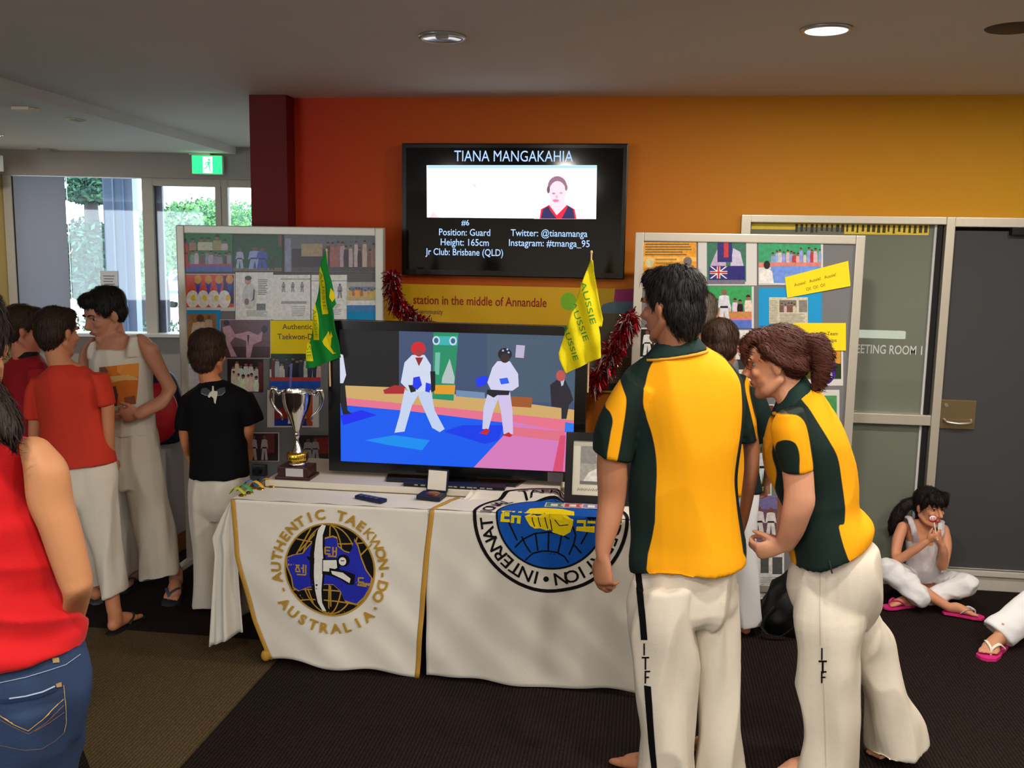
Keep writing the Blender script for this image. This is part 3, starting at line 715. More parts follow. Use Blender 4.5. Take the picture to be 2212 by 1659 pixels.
display_board(rb0, rb1, at(1600, 505, YB).z, 'grey felt display board in aluminium posts before the meeting room glass')

mPaper = mat('photo_paper', S(214, 212, 208), 0.4)
def sheet(name, quad, label, cat, base, shapes, fn, lift=0.0, group=None, texts=(), margin=0.0):
    """a pinned sheet: quad = 4 px corners (tl, tr, br, bl) in crop fn; shapes = [(kind, colour, pts)] in the unit square (u right, v up)"""
    global pr
    Y = YB - 0.001 - lift
    Q = [at(*fn(*p), Y) for p in quad]
    c = sum(Q, Vector()) / 4
    o = MB().prism(Q, (0, -0.0012, 0)).build(name, base, None)
    tag(o, label, cat, group)
    pr = Print(0.00003)
    def m(u, v):
        t = Q[0].lerp(Q[1], u); b_ = Q[3].lerp(Q[2], u); p = b_.lerp(t, v); return (p.x, p.z)
    wd_ = (Q[1] - Q[0]).length; ht = (Q[0] - Q[3]).length
    for sh in shapes:
        k = sh[0]
        if k == 'r': u0, v0, u1, v1 = sh[2]; pr.poly([m(u0, v0), m(u1, v0), m(u1, v1), m(u0, v1)], sh[1])
        elif k == 'p': pr.poly([m(*p) for p in sh[2]], sh[1])
        elif k == 'e':
            u0, v0, ru, rv = sh[2]; pr.poly([m(u0 + ru * math.cos(i * math.pi / 8), v0 + rv * math.sin(i * math.pi / 8)) for i in range(16)], sh[1])
        elif k == 'fig':      # standing figure in white suit: (u, v foot, height, width), suit, head colour
            u0, v0, h, w_ = sh[2]; suit = sh[1]; hc = sh[3] if len(sh) > 3 else S(120, 80, 62); bc = sh[4] if len(sh) > 4 else S(30, 28, 30)
            pr.poly([m(u0 - w_ * .5, v0), m(u0 - w_ * .12, v0), m(u0, v0 + h * .42), m(u0 + w_ * .12, v0), m(u0 + w_ * .5, v0), m(u0 + w_ * .32, v0 + h * .5), m(u0 + w_ * .55, v0 + h * .45), m(u0 + w_ * .4, v0 + h * .82), m(u0, v0 + h * .86), m(u0 - w_ * .4, v0 + h * .82), m(u0 - w_ * .55, v0 + h * .45), m(u0 - w_ * .32, v0 + h * .5)], suit)
            pr.poly([m(u0 - w_ * .33, v0 + h * .47), m(u0 + w_ * .33, v0 + h * .47), m(u0 + w_ * .33, v0 + h * .53), m(u0 - w_ * .33, v0 + h * .53)], bc)
            pr.poly([m(u0 + w_ * .22 * math.cos(i * math.pi / 5), v0 + h * .93 + h * .09 * math.sin(i * math.pi / 5)) for i in range(10)], hc)
        elif k == 'l':        # lines of small print: (u0, v0, u1, v1, count)
            u0, v0, u1, v1, n_ = sh[2]; rn = random.Random(n_ * 7 + int(u0 * 100))
            for i in range(n_):
                v_ = v1 - (v1 - v0) * (i + .5) / n_; hh_ = (v1 - v0) / n_ * .22; ue = u1 - (u1 - u0) * rn.random() * .25
                pr.poly([m(u0, v_ - hh_), m(ue, v_ - hh_), m(ue, v_ + hh_), m(u0, v_ + hh_)], sh[1])
        elif k == 'crowd':    # row of small people: (u0, v0, u1, v1, count), list of colours
            u0, v0, u1, v1, n_ = sh[2]; rn = random.Random(n_ + int(v0 * 50))
            for i in range(n_):
                uu = u0 + (u1 - u0) * (i + .5 + rn.uniform(-.2, .2)) / n_; w_ = (u1 - u0) / n_ * rn.uniform(.9, 1.35); cc = sh[1][rn.randrange(len(sh[1]))]; tp = v1 - (v1 - v0) * rn.random() * .35; hr_ = min(w_ * .3 * wd_ / ht, (tp - v0) * .16); sh_v = tp - 2.2 * hr_
                pr.poly([m(uu - w_ * .42, v0), m(uu + w_ * .42, v0), m(uu + w_ * .48, v0 + (sh_v - v0) * .6), m(uu + w_ * .36, sh_v), m(uu - w_ * .36, sh_v), m(uu - w_ * .48, v0 + (sh_v - v0) * .6)], tuple(c_ * rn.uniform(.75, 1.1) for c_ in cc[:3]))
                pr.poly([m(uu + hr_ * ht / wd_ * math.cos(j * math.pi / 4), tp - hr_ + hr_ * 1.15 * math.sin(j * math.pi / 4)) for j in range(8)], S(150, 105, 85))
                pr.poly([m(uu + hr_ * ht / wd_ * math.cos(j * math.pi / 5), tp - hr_ * .8 + hr_ * 1.1 * math.sin(j * math.pi / 5)) for j in range(6)], S(52, 38, 32))
    for t_, u, v, h, w_, col in texts:
        p = m(u, v); d = Q[1] - Q[0]
        pr.text(t_, p[0], p[1], h * ht, col, width=w_ * wd_, rot=math.atan2(d.z, d.x), bold=0.008)
    pr.build('print', print_mat('glossy_print', 0.3, grain=0.38), o, on_plane_y(Y - 0.0014))
    return o
WH = S(232, 230, 226); GRN = S(40, 120, 62); DKG = S(26, 78, 40); BLU = S(70, 100, 205); PUR = S(74, 44, 160); MAR = S(92, 38, 38); SKN = S(190, 130, 105); DK = S(34, 28, 32); YEL = S(250, 220, 20); CYB = S(20, 150, 210)
cL = crop(370, 470, 360 / 1659); cM = crop(370, 700, 370 / 1659); cN = crop(640, 560, 420 / 2177)
def Rq(x0, y0, x1, y1): return [(x0, y0), (x1, y0), (x1, y1), (x0, y1)]
GP = 'prints on the left display board'; GR = 'prints on the right display board'
mYel = mat('yellow_card', YEL, 0.6); mSky = mat('blue_card', CYB, 0.6)
sheet('photo_print', Rq(85, 150, 610, 540), 'photo of red clad competitors before a green curtain, top left of left board', 'photo', mPaper,
      [('r', GRN, (0, 0, 1, 1)), ('r', S(70, 100, 175), (0, 0, 1, .14)), ('r', S(170, 60, 110), (.16, .14, 1, .24)), ('crowd', [S(150, 150, 165), S(120, 80, 80), S(190, 180, 190), S(90, 60, 70)], (.2, .2, 1, .62, 9)), ('crowd', [S(200, 195, 185), S(180, 150, 120)], (.2, .55, .95, .95, 5)), ('fig', S(185, 40, 36), (.1, .1, .75, .16), S(40, 30, 30))], cL, group=GP)
sheet('photo_print', Rq(615, 175, 1100, 535), 'photo of blue and white fighters on deep green, top row of left board', 'photo', mPaper,
      [('r', DKG, (0, 0, 1, 1)), ('r', S(120, 105, 95), (0, 0, 1, .1)), ('fig', S(170, 175, 215), (.14, .08, .55, .16)), ('fig', S(150, 165, 225), (.45, .06, .6, .26)), ('fig', S(70, 80, 190), (.6, .06, .58, .22)), ('fig', S(60, 50, 50), (.8, .05, .35, .1)), ('r', S(120, 78, 60), (.93, .7, 1, 1))], cL, group=GP)
sheet('photo_print', [(1125, 165), (2085, 165), (2085, 545), (1125, 545)], 'wide team photo on a stage, top right of left board', 'photo', mPaper,
      [('r', S(110, 108, 112), (0, 0, 1, 1)), ('r', S(140, 145, 175), (0.01, .02, .07, .9)), ('r', S(60, 40, 46), (.08, .1, .43, .62)), ('r', S(170, 150, 110), (.18, .42, .4, .75)), ('crowd', [S(140, 85, 75), S(170, 110, 95), S(70, 50, 55), S(200, 180, 170)], (.44, .12, 1, .85, 12)), ('r', S(86, 74, 74), (.08, .02, 1, .14))], cL, lift=0.001, group=GP)
sheet('photo_print', Rq(110, 560, 635, 930), 'photo of children in white wearing medals on a red ground', 'photo', mPaper,
      [('r', S(215, 74, 56), (.02, .1, .98, .98)), ('r', S(60, 44, 90), (.78, .2, .98, .95))] + [x for i in range(4) for x in (('e', WH, (.2 + i * .2, .32, .12, .24)), ('p', S(55, 65, 180), [(.24 + i * .2, .78), (.36 + i * .2, .78), (.3 + i * .2, .4)]), ('e', S(215, 150, 60), (.3 + i * .2, .85, .07, .12)), ('e', S(235, 200, 60), (.21 + i * .22, .35, .045, .08)))], cL, group=GP)
sheet('printed_page', Rq(640, 545, 1015, 1015), 'white page with a figure in a white suit, second row of left board', 'page', mPaper,
      [('r', WH, (0, 0, 1, 1)), ('e', S(206, 204, 205), (.38, .5, .2, .28)), ('e', S(200, 150, 125), (.33, .82, .09, .08)), ('e', S(70, 60, 58), (.34, .88, .09, .05)), ('p', S(90, 86, 90), [(.48, .66), (.52, .62), (.5, .42), (.4, .38), (.46, .44)]), ('e', S(150, 105, 95), (.3, .38, .06, .07)), ('l', S(120, 116, 118), (.6, .52, .86, .86, 9)), ('r', S(120, 118, 122), (.56, .2, .8, .34)), ('l', S(150, 150, 150), (.3, .06, .9, .2, 5))], cL, lift=0.001, group=GP)
sheet('printed_page', Rq(1015, 570, 1385, 1020), 'white page with three small stance drawings, second row of left board', 'page', mPaper,
      [('r', WH, (0, 0, 1, 1)), ('r', S(110, 108, 110), (0.2, .9, 1, .915))] + [('fig', S(150, 148, 150), (.28 + .25 * i, .62, .22, .1), S(90, 88, 90)) for i in range(3)] + [('r', S(160, 160, 162), (.22, .36, .9, .42)), ('l', S(170, 170, 170), (.5, .08, .92, .32, 6))], cL, group=GP)
sheet('printed_page', Rq(1395, 570, 1750, 1015), 'white page with a drawing half hidden by the green flag', 'page', mPaper,
      [('r', WH, (0, 0, 1, 1)), ('r', S(110, 108, 110), (0.0, .86, 1, .872)), ('fig', S(140, 138, 142), (.8, .48, .32, .14), S(90, 88, 90)), ('l', S(165, 165, 165), (.12, .1, .9, .36, 7))], cL, group=GP)
sheet('photo_print', Rq(570, 255, 905, 515), 'small photo of a row of people in yellow beside the tinsel', 'photo', mPaper,
      [('r', S(176, 172, 168), (0, .75, 1, 1)), ('r', S(110, 130, 160), (.1, .6, .9, .8)), ('crowd', [S(222, 150, 40), S(190, 110, 40), S(235, 180, 60)], (.03, .4, .97, .78, 9)), ('r', S(206, 180, 120), (0, .2, 1, .4)), ('r', WH, (0, 0, 1, .2))], cN, lift=0.002, group=GP)
sheet('blue_card', Rq(565, 517, 905, 690), 'plain blue card at the right edge of the left board', 'card', mSky, [('r', S(38, 120, 180), (0, .6, 1, 1))], cN, lift=0.0005, group=GP)
sheet('photo_print', Rq(125, 920, 490, 1450), 'brown photo on bright blue card behind the dark haired boy in black', 'photo', mSky,
      [('r', S(150, 105, 62), (.1, .06, .9, .93)), ('fig', S(205, 185, 160), (.45, .1, .8, .5), S(90, 64, 44)), ('fig', S(190, 165, 140), (.68, .4, .5, .22)), ('e', S(195, 170, 150), (.32, .4, .14, .2))], cL, lift=0.001, group=GP)
sheet('photo_print', Rq(485, 1015, 990, 1400), 'mauve sepia photo of two fighters kicking', 'photo', mPaper,
      [('r', S(112, 84, 94), (.01, .01, .99, .99)), ('r', S(80, 56, 64), (.01, .01, .99, .3)), ('p', S(190, 150, 165), [(.05, .8), (.2, .85), (.3, .62), (.58, .7), (.75, .6), (.85, .72), (.82, .45), (.66, .36), (.6, .02), (.52, .02), (.52, .45), (.3, .55), (.2, .4), (.34, .04), (.22, .04), (.1, .5)]), ('e', S(60, 42, 50), (.13, .92, .06, .07)), ('e', S(60, 42, 50), (.88, .75, .06, .1)), ('p', S(46, 32, 40), [(.54, .6), (.58, .6), (.56, .3)])], cL, lift=0.002, group=GP)
sheet('yellow_sign', Rq(990, 1025, 1520, 1355), 'yellow sign with serif lettering partly behind the green flag', 'sign', mYel, [], cL, lift=0.005, group=GP,
      texts=[('Authentic', .5, .82, .16, .56, S(70, 60, 20)), ('Taekwon-Do', .5, .52, .17, .74, S(70, 60, 20))])
sheet('photo_print', Rq(545, 340, 895, 660), 'group photo of people in white suits right of the boy in black', 'photo', mPaper,
      [('r', S(46, 32, 34), (0, 0, 1, 1)), ('r', S(100, 40, 40), (.85, .05, .98, .9)), ('crowd', [WH, S(220, 214, 200)], (.1, .06, .88, .86, 7)), ('crowd', [WH, S(225, 220, 205)], (.2, .5, .7, .98, 4)), ('crowd', [S(235, 230, 215), WH], (.12, .02, .88, .66, 6))], cM, group=GP)
sheet('photo_print', Rq(955, 270, 1450, 640), 'photo of a crowd standing on blue and red mats under the green flag', 'photo', mPaper,
      [('r', S(40, 62, 50), (0, .55, 1, 1)), ('crowd', [DK, S(180, 180, 190), S(130, 60, 60), S(60, 60, 80), S(200, 190, 180)], (.03, .3, .99, .9, 12)), ('r', S(180, 60, 62), (0, .2, 1, .34)), ('r', S(40, 84, 180), (0, 0, 1, .24)), ('p', S(120, 120, 190), [(.38, .0), (.42, .0), (.45, .7), (.40, .7)])], cM, lift=0.001, group=GP)
sheet('photo_print', Rq(930, 640, 1430, 1000), 'white bordered red and blue photo right behind the trophy cup', 'photo', mPaper,
      [('r', S(64, 60, 62), (.14, .5, .88, .98)), ('r', S(150, 40, 40), (.14, .22, .4, .5)), ('r', S(40, 56, 150), (.14, .04, .88, .24)), ('r', S(190, 84, 40), (.76, .05, .88, .9)), ('r', S(40, 60, 160), (.66, .4, .76, .9)), ('fig', WH, (.5, .1, .75, .2))], cM, group=GP)
sheet('photo_print', Rq(750, 1050, 1045, 1330), 'dark photo of two white figures left of the trophy foot', 'photo', mPaper,
      [('r', S(52, 32, 34), (.01, .02, .97, .97)), ('r', S(110, 52, 46), (.55, .3, .85, .95)), ('fig', S(190, 176, 176), (.16, .05, .85, .24)), ('fig', S(190, 176, 176), (.52, .05, .85, .22))], cM, group=GP)
sheet('photo_print', Rq(1240, 1075, 1525, 1330), 'dark photo of grey figures between trophy and lower screen', 'photo', mPaper,
      [('r', S(50, 48, 50), (.0, .0, 1, 1)), ('r', S(40, 70, 56), (.1, .0, .9, .15)), ('r', S(130, 42, 42), (.6, .3, 1, .9)), ('fig', S(150, 146, 150), (.3, .1, .75, .3)), ('fig', S(150, 146, 150), (.55, .08, .8, .26))], cM, group=GP)
sheet('printed_page', Rq(125, 385, 300, 640), 'blank pale page at the left post of the left board', 'page', mPaper, [('r', S(205, 205, 214), (.05, .05, .95, .95))], cM, group=GP)

cR = crop(1360, 480, 520 / 2054); cW = crop(1560, 660, 400 / 1106)
sheet('poster_print', Rq(105, 170, 570, 560), 'orange championship poster covered in small print, top left of right board', 'poster', mPaper,
      [('r', S(236, 160, 40), (0, 0, 1, 1)), ('r', S(240, 214, 70), (0, .0, .4, .35)), ('l', S(110, 96, 72), (.06, .7, .95, .98, 5)), ('r', S(250, 190, 90), (.0, .58, 1, .68)), ('e', S(214, 206, 160), (.14, .55, .08, .1)), ('e', S(120, 110, 110), (.84, .58, .08, .1)), ('l', S(176, 130, 50), (.25, .42, .75, .66, 3)), ('r', S(90, 96, 130), (.1, .1, .22, .36)), ('r', S(170, 176, 190), (.8, .2, .95, .36))], cR, group=GR)
sheet('printed_page', Rq(585, 140, 1085, 540), 'white page with a photo of two athletes holding flags', 'page', mPaper,
      [('r', S(60, 120, 96), (.15, .08, .82, .97)), ('p', S(196, 176, 206), [(.2, .4), (.33, .78), (.45, .8), (.48, .4)]), ('p', S(206, 198, 224), [(.55, .42), (.6, .8), (.72, .72), (.78, .4)]), ('r', S(52, 44, 120), (.33, .5, .58, .95)), ('r', S(200, 60, 60), (.44, .6, .52, .95)), ('r', S(44, 40, 118), (.19, .12, .8, .42)),
       ('r', S(220, 70, 84), (.2, .15, .5, .41)), ('r', S(52, 50, 130), (.2, .15, .5, .41)), ('p', WH, [(.2, .41), (.23, .41), (.5, .15), (.47, .15)]), ('p', WH, [(.5, .41), (.47, .41), (.2, .15), (.23, .15)]), ('r', WH, (.32, .15, .38, .41)), ('r', WH, (.2, .25, .5, .31)), ('r', S(205, 50, 60), (.335, .15, .365, .41)), ('r', S(205, 50, 60), (.2, .265, .5, .295)), ('r', S(120, 116, 130), (.15, .03, .8, .12))], cR, group=GR)
sheet('photo_print', Rq(1100, 135, 1650, 535), 'photo of a judge in white watching a mat before a green curtain', 'photo', mPaper,
      [('r', S(60, 160, 110), (.0, .4, .97, 1)), ('crowd', [S(206, 60, 70), S(226, 200, 190), S(150, 170, 220), S(235, 170, 160)], (.2, .44, .97, .8, 14)), ('r', S(214, 130, 120), (0, .38, .97, .48)), ('p', S(112, 150, 226), [(.14, .05), (.97, .03), (.97, .4), (.2, .4)]), ('p', WH, [(0, .03), (.24, .03), (.21, .3), (.12, .34), (.02, .3)]), ('e', S(40, 34, 36), (.13, .43, .05, .09))], cR, lift=0.001, group=GR)
sheet('yellow_sign', [(1325, 470), (1865, 330), (1885, 545), (1345, 645)], 'tilted bright yellow strip overlapping the top right photo', 'sign', mYel, [], cR, lift=0.006, group=GR,
      texts=[('Aussie!   Aussie!   Aussie!', .46, .56, .15, .66, S(96, 84, 10)), ('Oi!  Oi!  Oi!', .46, .24, .15, .3, S(96, 84, 10))])
sheet('photo_print', Rq(600, 548, 1060, 905), 'photo of a standing fighter before a green wall, beside the tall man', 'photo', mPaper,
      [('r', S(60, 165, 96), (0, .4, .96, 1)), ('crowd', [S(226, 205, 190), DK, S(196, 150, 130), WH], (.1, .36, .95, .8, 7)), ('r', S(206, 140, 80), (0, .24, .96, .4)), ('r', S(226, 120, 150), (0, .19, .96, .25)), ('r', S(92, 120, 205), (0, 0, .96, .2)), ('fig', S(226, 226, 240), (.45, .1, .82, .22), S(150, 100, 80)), ('p', WH, [(.1, .0), (.2, .0), (.45, .28), (.4, .3)])], cR, group=GR)
sheet('newspaper_clipping', Rq(1100, 560, 1640, 960), 'newspaper clipping on bright blue card under the tilted yellow strip', 'clipping', mSky,
      [('r', S(206, 200, 176), (.17, .24, .78, .8)), ('r', S(120, 116, 108), (.33, .48, .6, .74)), ('r', S(134, 128, 120), (.64, .48, .77, .74)), ('crowd', [S(60, 56, 54), S(200, 190, 180), S(120, 90, 80)], (.34, .48, .6, .7, 5)), ('l', S(160, 154, 136), (.18, .26, .32, .74, 14)), ('l', S(160, 154, 136), (.34, .26, .76, .46, 6))], cR, group=GR)
sheet('yellow_sign', Rq(1390, 860, 1845, 1095), 'upright yellow card behind the bending woman\'s ponytail', 'sign', mYel, [], cR, lift=0.006, group=GR,
      texts=[('Taekwon-Do Team', .5, .62, .13, .7, S(96, 84, 10)), ('Championships', .5, .38, .13, .66, S(96, 84, 10))])
sheet('photo_print', Rq(1480, 1080, 1822, 1395), 'white bordered photo with a purple arch below the upright yellow card', 'photo', mPaper,
      [('r', S(90, 84, 40), (.02, .18, .95, 1)), ('r', S(216, 150, 60), (.3, .55, .94, .98)), ('e', S(66, 36, 170), (.56, .45, .26, .42)), ('r', S(40, 60, 40), (.8, .2, .95, .6))] + [('e', WH, (.3 + .1 * i, .25 + .03 * j, .03, .025)) for i, n_ in enumerate((4, 6, 11, 8, 4)) for j in range(n_)], cR, group=GR)
sheet('photo_print', Rq(1350, 1430, 1790, 1700), 'white bordered green photo beside the bending woman\'s shoulder', 'photo', mPaper,
      [('r', S(80, 150, 90), (.05, .2, .95, .82)), ('r', S(206, 120, 60), (.6, .05, .95, .3)), ('crowd', [WH, S(200, 60, 60)], (.1, .1, .9, .6, 6))], cR, group=GR)
sheet('photo_print', Rq(75, 900, 330, 1160), 'black and white photo by the tall man\'s face', 'photo', mPaper,
      [('r', S(30, 30, 32), (.02, .05, .98, .95)), ('fig', WH, (.3, .1, .8, .3)), ('fig', S(180, 180, 180), (.65, .1, .7, .26))], cR, group=GR)
sheet('printed_page', Rq(860, 920, 1180, 1400), 'page with a pink heading between the two gold shirts', 'page', mPaper,
      [('r', WH, (0, 0, 1, 1)), ('r', S(206, 110, 125), (.1, .6, .45, .85)), ('r', S(60, 60, 62), (.1, .3, .5, .48)), ('l', S(140, 140, 140), (.55, .1, .95, .9, 12))], cR, group=GR)
sheet('photo_print', Rq(185, 590, 320, 810), 'maroon photo of a folded white suit below the woman\'s chin', 'photo', mPaper,
      [('r', S(112, 52, 52), (.04, .04, .9, .97)), ('p', S(226, 214, 214), [(.1, .6), (.3, .95), (.7, .9), (.8, .6), (.55, .35), (.3, .3)])], cW, group=GR)
sheet('photo_print', Rq(150, 810, 295, 1135), 'tall photo of a white clad figure on green between the two shirts', 'photo', mPaper,
      [('r', S(70, 110, 74), (.04, .03, .94, .97)), ('r', S(120, 130, 60), (.04, .03, .94, .35)), ('fig', S(205, 222, 230), (.62, .15, .75, .36), S(60, 44, 40))], cW, group=GR)
sheet('photo_print', Rq(130, 1140, 345, 1440), 'blue and mauve photo of two figures sparring above the newspaper page', 'photo', mPaper,
      [('r', S(120, 110, 160), (0, 0, 1, 1)), ('r', S(110, 80, 100), (.1, .25, .95, .75)), ('fig', S(226, 216, 216), (.4, .2, .6, .34)), ('fig', S(226, 216, 216), (.75, .22, .55, .28))], cW, lift=0.001, group=GR)
sheet('newspaper_clipping', Rq(100, 1420, 370, 1760), 'newspaper page with two pictures at the foot of the right board', 'clipping', mPaper,
      [('r', S(226, 226, 222), (0, 0, 1, 1)), ('r', S(90, 90, 90), (.48, .48, .66, .78)), ('r', S(90, 90, 90), (.74, .46, .96, .76)), ('l', S(160, 160, 160), (.48, .05, .95, .42, 12)), ('l', S(170, 170, 170), (.05, .05, .42, .8, 16))], cW, lift=0.001, group=GR,
      texts=[('COLLECT', .45, .88, .05, .5, S(70, 70, 70))])

# ================================================================== TINSEL
def tinsel(label, pts, n, seed, rad=0.07):
    rn = random.Random(seed); P = [np.array(p) for p in catmull([list(p) for p in pts], 12)]
    o = thing('tinsel_garland', Vector(P[len(P) // 2]), label, 'garland', 'red and silver tinsel')
    MB().tube([Vector(p) for p in P[::4]], 0.004, n=6, k=1).build('wire', mat('tinsel_wire', S(90, 20, 22), 0.4), o)
    mb = MB()
    for i in range(n):
        p = Vector(P[rn.randrange(len(P))]); d = Vector((rn.gauss(0, 1), rn.gauss(0, .6), rn.gauss(0, 1))).normalized(); L_ = rad * rn.uniform(.4, 1.1)
        b_ = d.orthogonal().normalized() * rn.uniform(.0025, .006); mid = p + d * L_ * .5 + Vector((0, 0, -.01)); end = p + d * L_ * .8 + Vector((0, 0, -.045 * rn.random() - .01))
        mb.cur = 0 if rn.random() < .8 else 1
        mb.add([p - b_, p + b_, mid + b_, mid - b_, end + b_ * .5, end - b_ * .5], [(0, 1, 2, 3), (3, 2, 4, 5)])
    f = mb.build('foil_strips', [mat('red_foil', S(150, 10, 24), 0.25, metal=0.85), mat('silver_foil', S(225, 222, 220), 0.15, metal=0.9)], o, recalc=False); f['kind'] = 'stuff'
YG = 5.07
tinsel('red and silver tinsel hanging from the right post of the left board', [at(846, 590, YG), at(850, 620, YG), at(858, 650, YG), at(880, 668, YG), at(905, 690, YG), at(935, 705, YG)], 1700, 5, 0.075)
tinsel('red and silver tinsel drooping beside the yellow flag at the right board', [at(1362, 680, YG), at(1345, 715, YG), at(1325, 750, YG), at(1305, 790, YG), at(1280, 825, YG)], 1700, 6, 0.085)

# ================================================================== TABLE WITH CLOTHS
TX0, TX1, TY0, TY1, TZ = -1.735, 0.08, 3.90, 4.62, 0.735
mCloth = mat('white_cloth', S(222, 216, 204), 0.9, var=0.03, vscale=60, bump=0.25, bscale=420, sheen=0.2)
tb = thing('trestle_table', ((TX0 + TX1) / 2, 4.26, 0), 'long folding table hidden under white cloths', 'table')
MB().box(TX0, TX1, TY0, TY1, TZ - 0.03, TZ).build('table_top', mat('table_laminate', S(190, 180, 160), 0.5), tb, bevel=0.005)
for x_ in (TX0 + 0.15, TX1 - 0.15):
    for y_ in (TY0 + 0.08, TY1 - 0.08): MB().cyl((x_, y_, 0), (x_, y_, TZ - 0.03), 0.014, n=12).build('leg', MATS['satin_steel'], tb)
def cloth_y(x, z, k=0.0):
    """front of the hanging cloth"""
    t = max(0.0, min(1.0, (TZ - z) / TZ))
    f = 0.010 * math.sin(9 * x + 3 * z) * t + 0.006 * math.sin(23 * x - 7 * z + 1) * t * t + 0.005 * math.sin(31 * (x * 0.8 + z * 0.9)) * t
    f += 0.022 * noise.noise(Vector((x * 3.1, z * 2.0, 3.3))) * t + 0.010 * noise.noise(Vector((x * 7 + z * 6, z * 2, 8.1))) * t
    return 3.893 - 0.05 * t - f - k
def grid(fn, n, m):
    mb = MB(); vs = [fn(i / n, j / m) for j in range(m + 1) for i in range(n + 1)]
    return mb.add(vs, [(j * (n + 1) + i, j * (n + 1) + i + 1, (j + 1) * (n + 1) + i + 1, (j + 1) * (n + 1) + i) for j in range(m) for i in range(n)])
def lerpl(tab, t):
    for (a_, b_), (c_, d_) in zip(tab, tab[1:]):
        if t <= c_: return b_ + (d_ - b_) * (t - a_) / (c_ - a_)
    return tab[-1][1]
# plain under cloth: top, front and the two end drops
bc = thing('tablecloth', (TX0, 4.26, 0), 'plain white tablecloth hanging in folds over the table\'s left end', 'tablecloth')
mb = MB().box(TX0 - 0.006, TX1 + 0.006, TY0 - 0.006, TY1 + 0.004, TZ, TZ + 0.004)
mb.build('top_sheet', mCloth, bc)
BL = [(0.0, 500, 1078), (0.12, 478, 1118), (0.27, 458, 1163), (0.36, 464, 1195), (0.62, 458, 1290), (1.0, 452, 1398)]     # outer edge of the corner fold
AL = [(0.0, 503, 1079), (0.3, 512, 1170), (0.6, 516, 1262), (1.0, 524, 1366)]                                            # where it passes behind the flag
def edge_pt(tab, t, Y):
    return at(lerpl([(r[0], r[1]) for r in tab], t), lerpl([(r[0], r[2]) for r in tab], t), Y)
def corner(s, t):
    A_p = edge_pt(AL, t, 3.885); B_p = edge_pt(BL, t, 3.90 - 0.02 * t); p = A_p.lerp(B_p, s)
    p.y += (0.030 * math.sin(s * 7.5 + 0.6) - 0.018 * math.sin(s * 15 + t * 2)) * t ** 0.8 * (1 - abs(2 * s - 1) ** 3)
    return tuple(p)
o = grid(corner, 26, 30).build('corner_fold', mCloth, bc, smooth=True); sd = o.modifiers.new('s', 'SOLIDIFY'); sd.thickness = 0.003
def end_l(s, t):
    B_p = edge_pt(BL, t, 3.90 - 0.02 * t); E_ = Vector((TX0 - 0.008 - 0.05 * t, 4.61, TZ + 0.003 - t * 0.55)); p = B_p.lerp(E_, s)
    p.x += 0.03 * t * math.sin(s * 18) * (1 - (2 * s - 1) ** 4)
    return tuple(p)
g = grid(end_l, 40, 24); o = g.build('left_drop', mCloth, bc, smooth=True); sd = o.modifiers.new('s', 'SOLIDIFY'); sd.thickness = 0.003
g = grid(lambda s, t: (TX1 + 0.012 + 0.06 * t * (0.7 + 0.4 * math.sin(s * 14)), 3.88 + s * 0.74, TZ + 0.003 - t * 0.62), 30, 12); o = g.build('right_drop', mCloth, bc, smooth=True); sd = o.modifiers.new('s', 'SOLIDIFY'); sd.thickness = 0.003
# left flag with the club emblem
LXL = [(0.0, -1.757), (0.35, -1.735), (0.75, -1.66), (1.0, -1.585)]
LXR = [(0.0, -0.862), (0.3, -0.885), (0.7, -0.905), (1.0, -0.918)]
lf = thing('emblem_flag', (-1.3, 3.85, 0), 'white flag with blue and gold map emblem draped over the table\'s left half', 'flag')
def lfront(s, t):
    zb = 0.028 - 0.022 * s + 0.010 * math.sin(s * 11); z = TZ + 0.004 - t * (TZ - zb)
    x = lerpl(LXL, t) + (lerpl(LXR, t) - lerpl(LXL, t)) * s
    return (x, cloth_y(x, z, 0.006), z)
o = grid(lfront, 60, 50).build('front_drop', mCloth, lf, smooth=True); sd = o.modifiers.new('s', 'SOLIDIFY'); sd.thickness = 0.002; sd.offset = -1
o = grid(lambda s, t: (-1.757 + 0.895 * s, 3.887 + 0.215 * t, TZ + 0.0065 + 0.002 * math.sin(s * 30 + t * 9)), 40, 10).build('top_fold', mCloth, lf, smooth=True)
mGold = mat('gold_braid', S(186, 140, 52), 0.6, var=0.12, vscale=90, bump=0.5, bscale=300)
def braid(tab, sgn, w, parent, fn, name='gold_braid', t0=0.0, t1=1.0, sv=0.0):
    rings = []
    for j in range(31):
        t = t0 + (t1 - t0) * j / 30; p = Vector(fn(sv, t)); p.y -= 0.004
        rings.append((p, (w / 2, 0, 0), (0, 0.003, 0)))
    MB().loft(rings, 8).build(name, mGold, parent, smooth=True)
braid(LXL, 1, 0.020, lf, lfront, sv=0.004); braid(LXR, 1, 0.022, lf, lfront, sv=0.996, t1=1.0)
p0 = Vector(lfront(0.996, 0)); MB().loft([(p0 + Vector((0, -0.003, 0.004)), (0.011, 0, 0), (0, 0.003, 0)), (p0 + Vector((0.012, 0.02, 0.009)), (0.011, 0, 0), (0, 0.0, 0.003)), (p0 + Vector((0.05, 0.14, 0.009)), (0.011, 0, 0), (0, 0.0, 0.003)), (p0 + Vector((0.075, 0.19, 0.009)), (0.011, 0, 0), (0, 0.0, 0.003))], 8).build('gold_braid', mGold, lf, smooth=True)
p0 = Vector(lfront(0.0, 1.0)); MB().ell(p0 + Vector((-0.02, 0.0, 0.015)), (0.022, 0.015, 0.026)).build('tassel', mGold, lf, smooth=True)
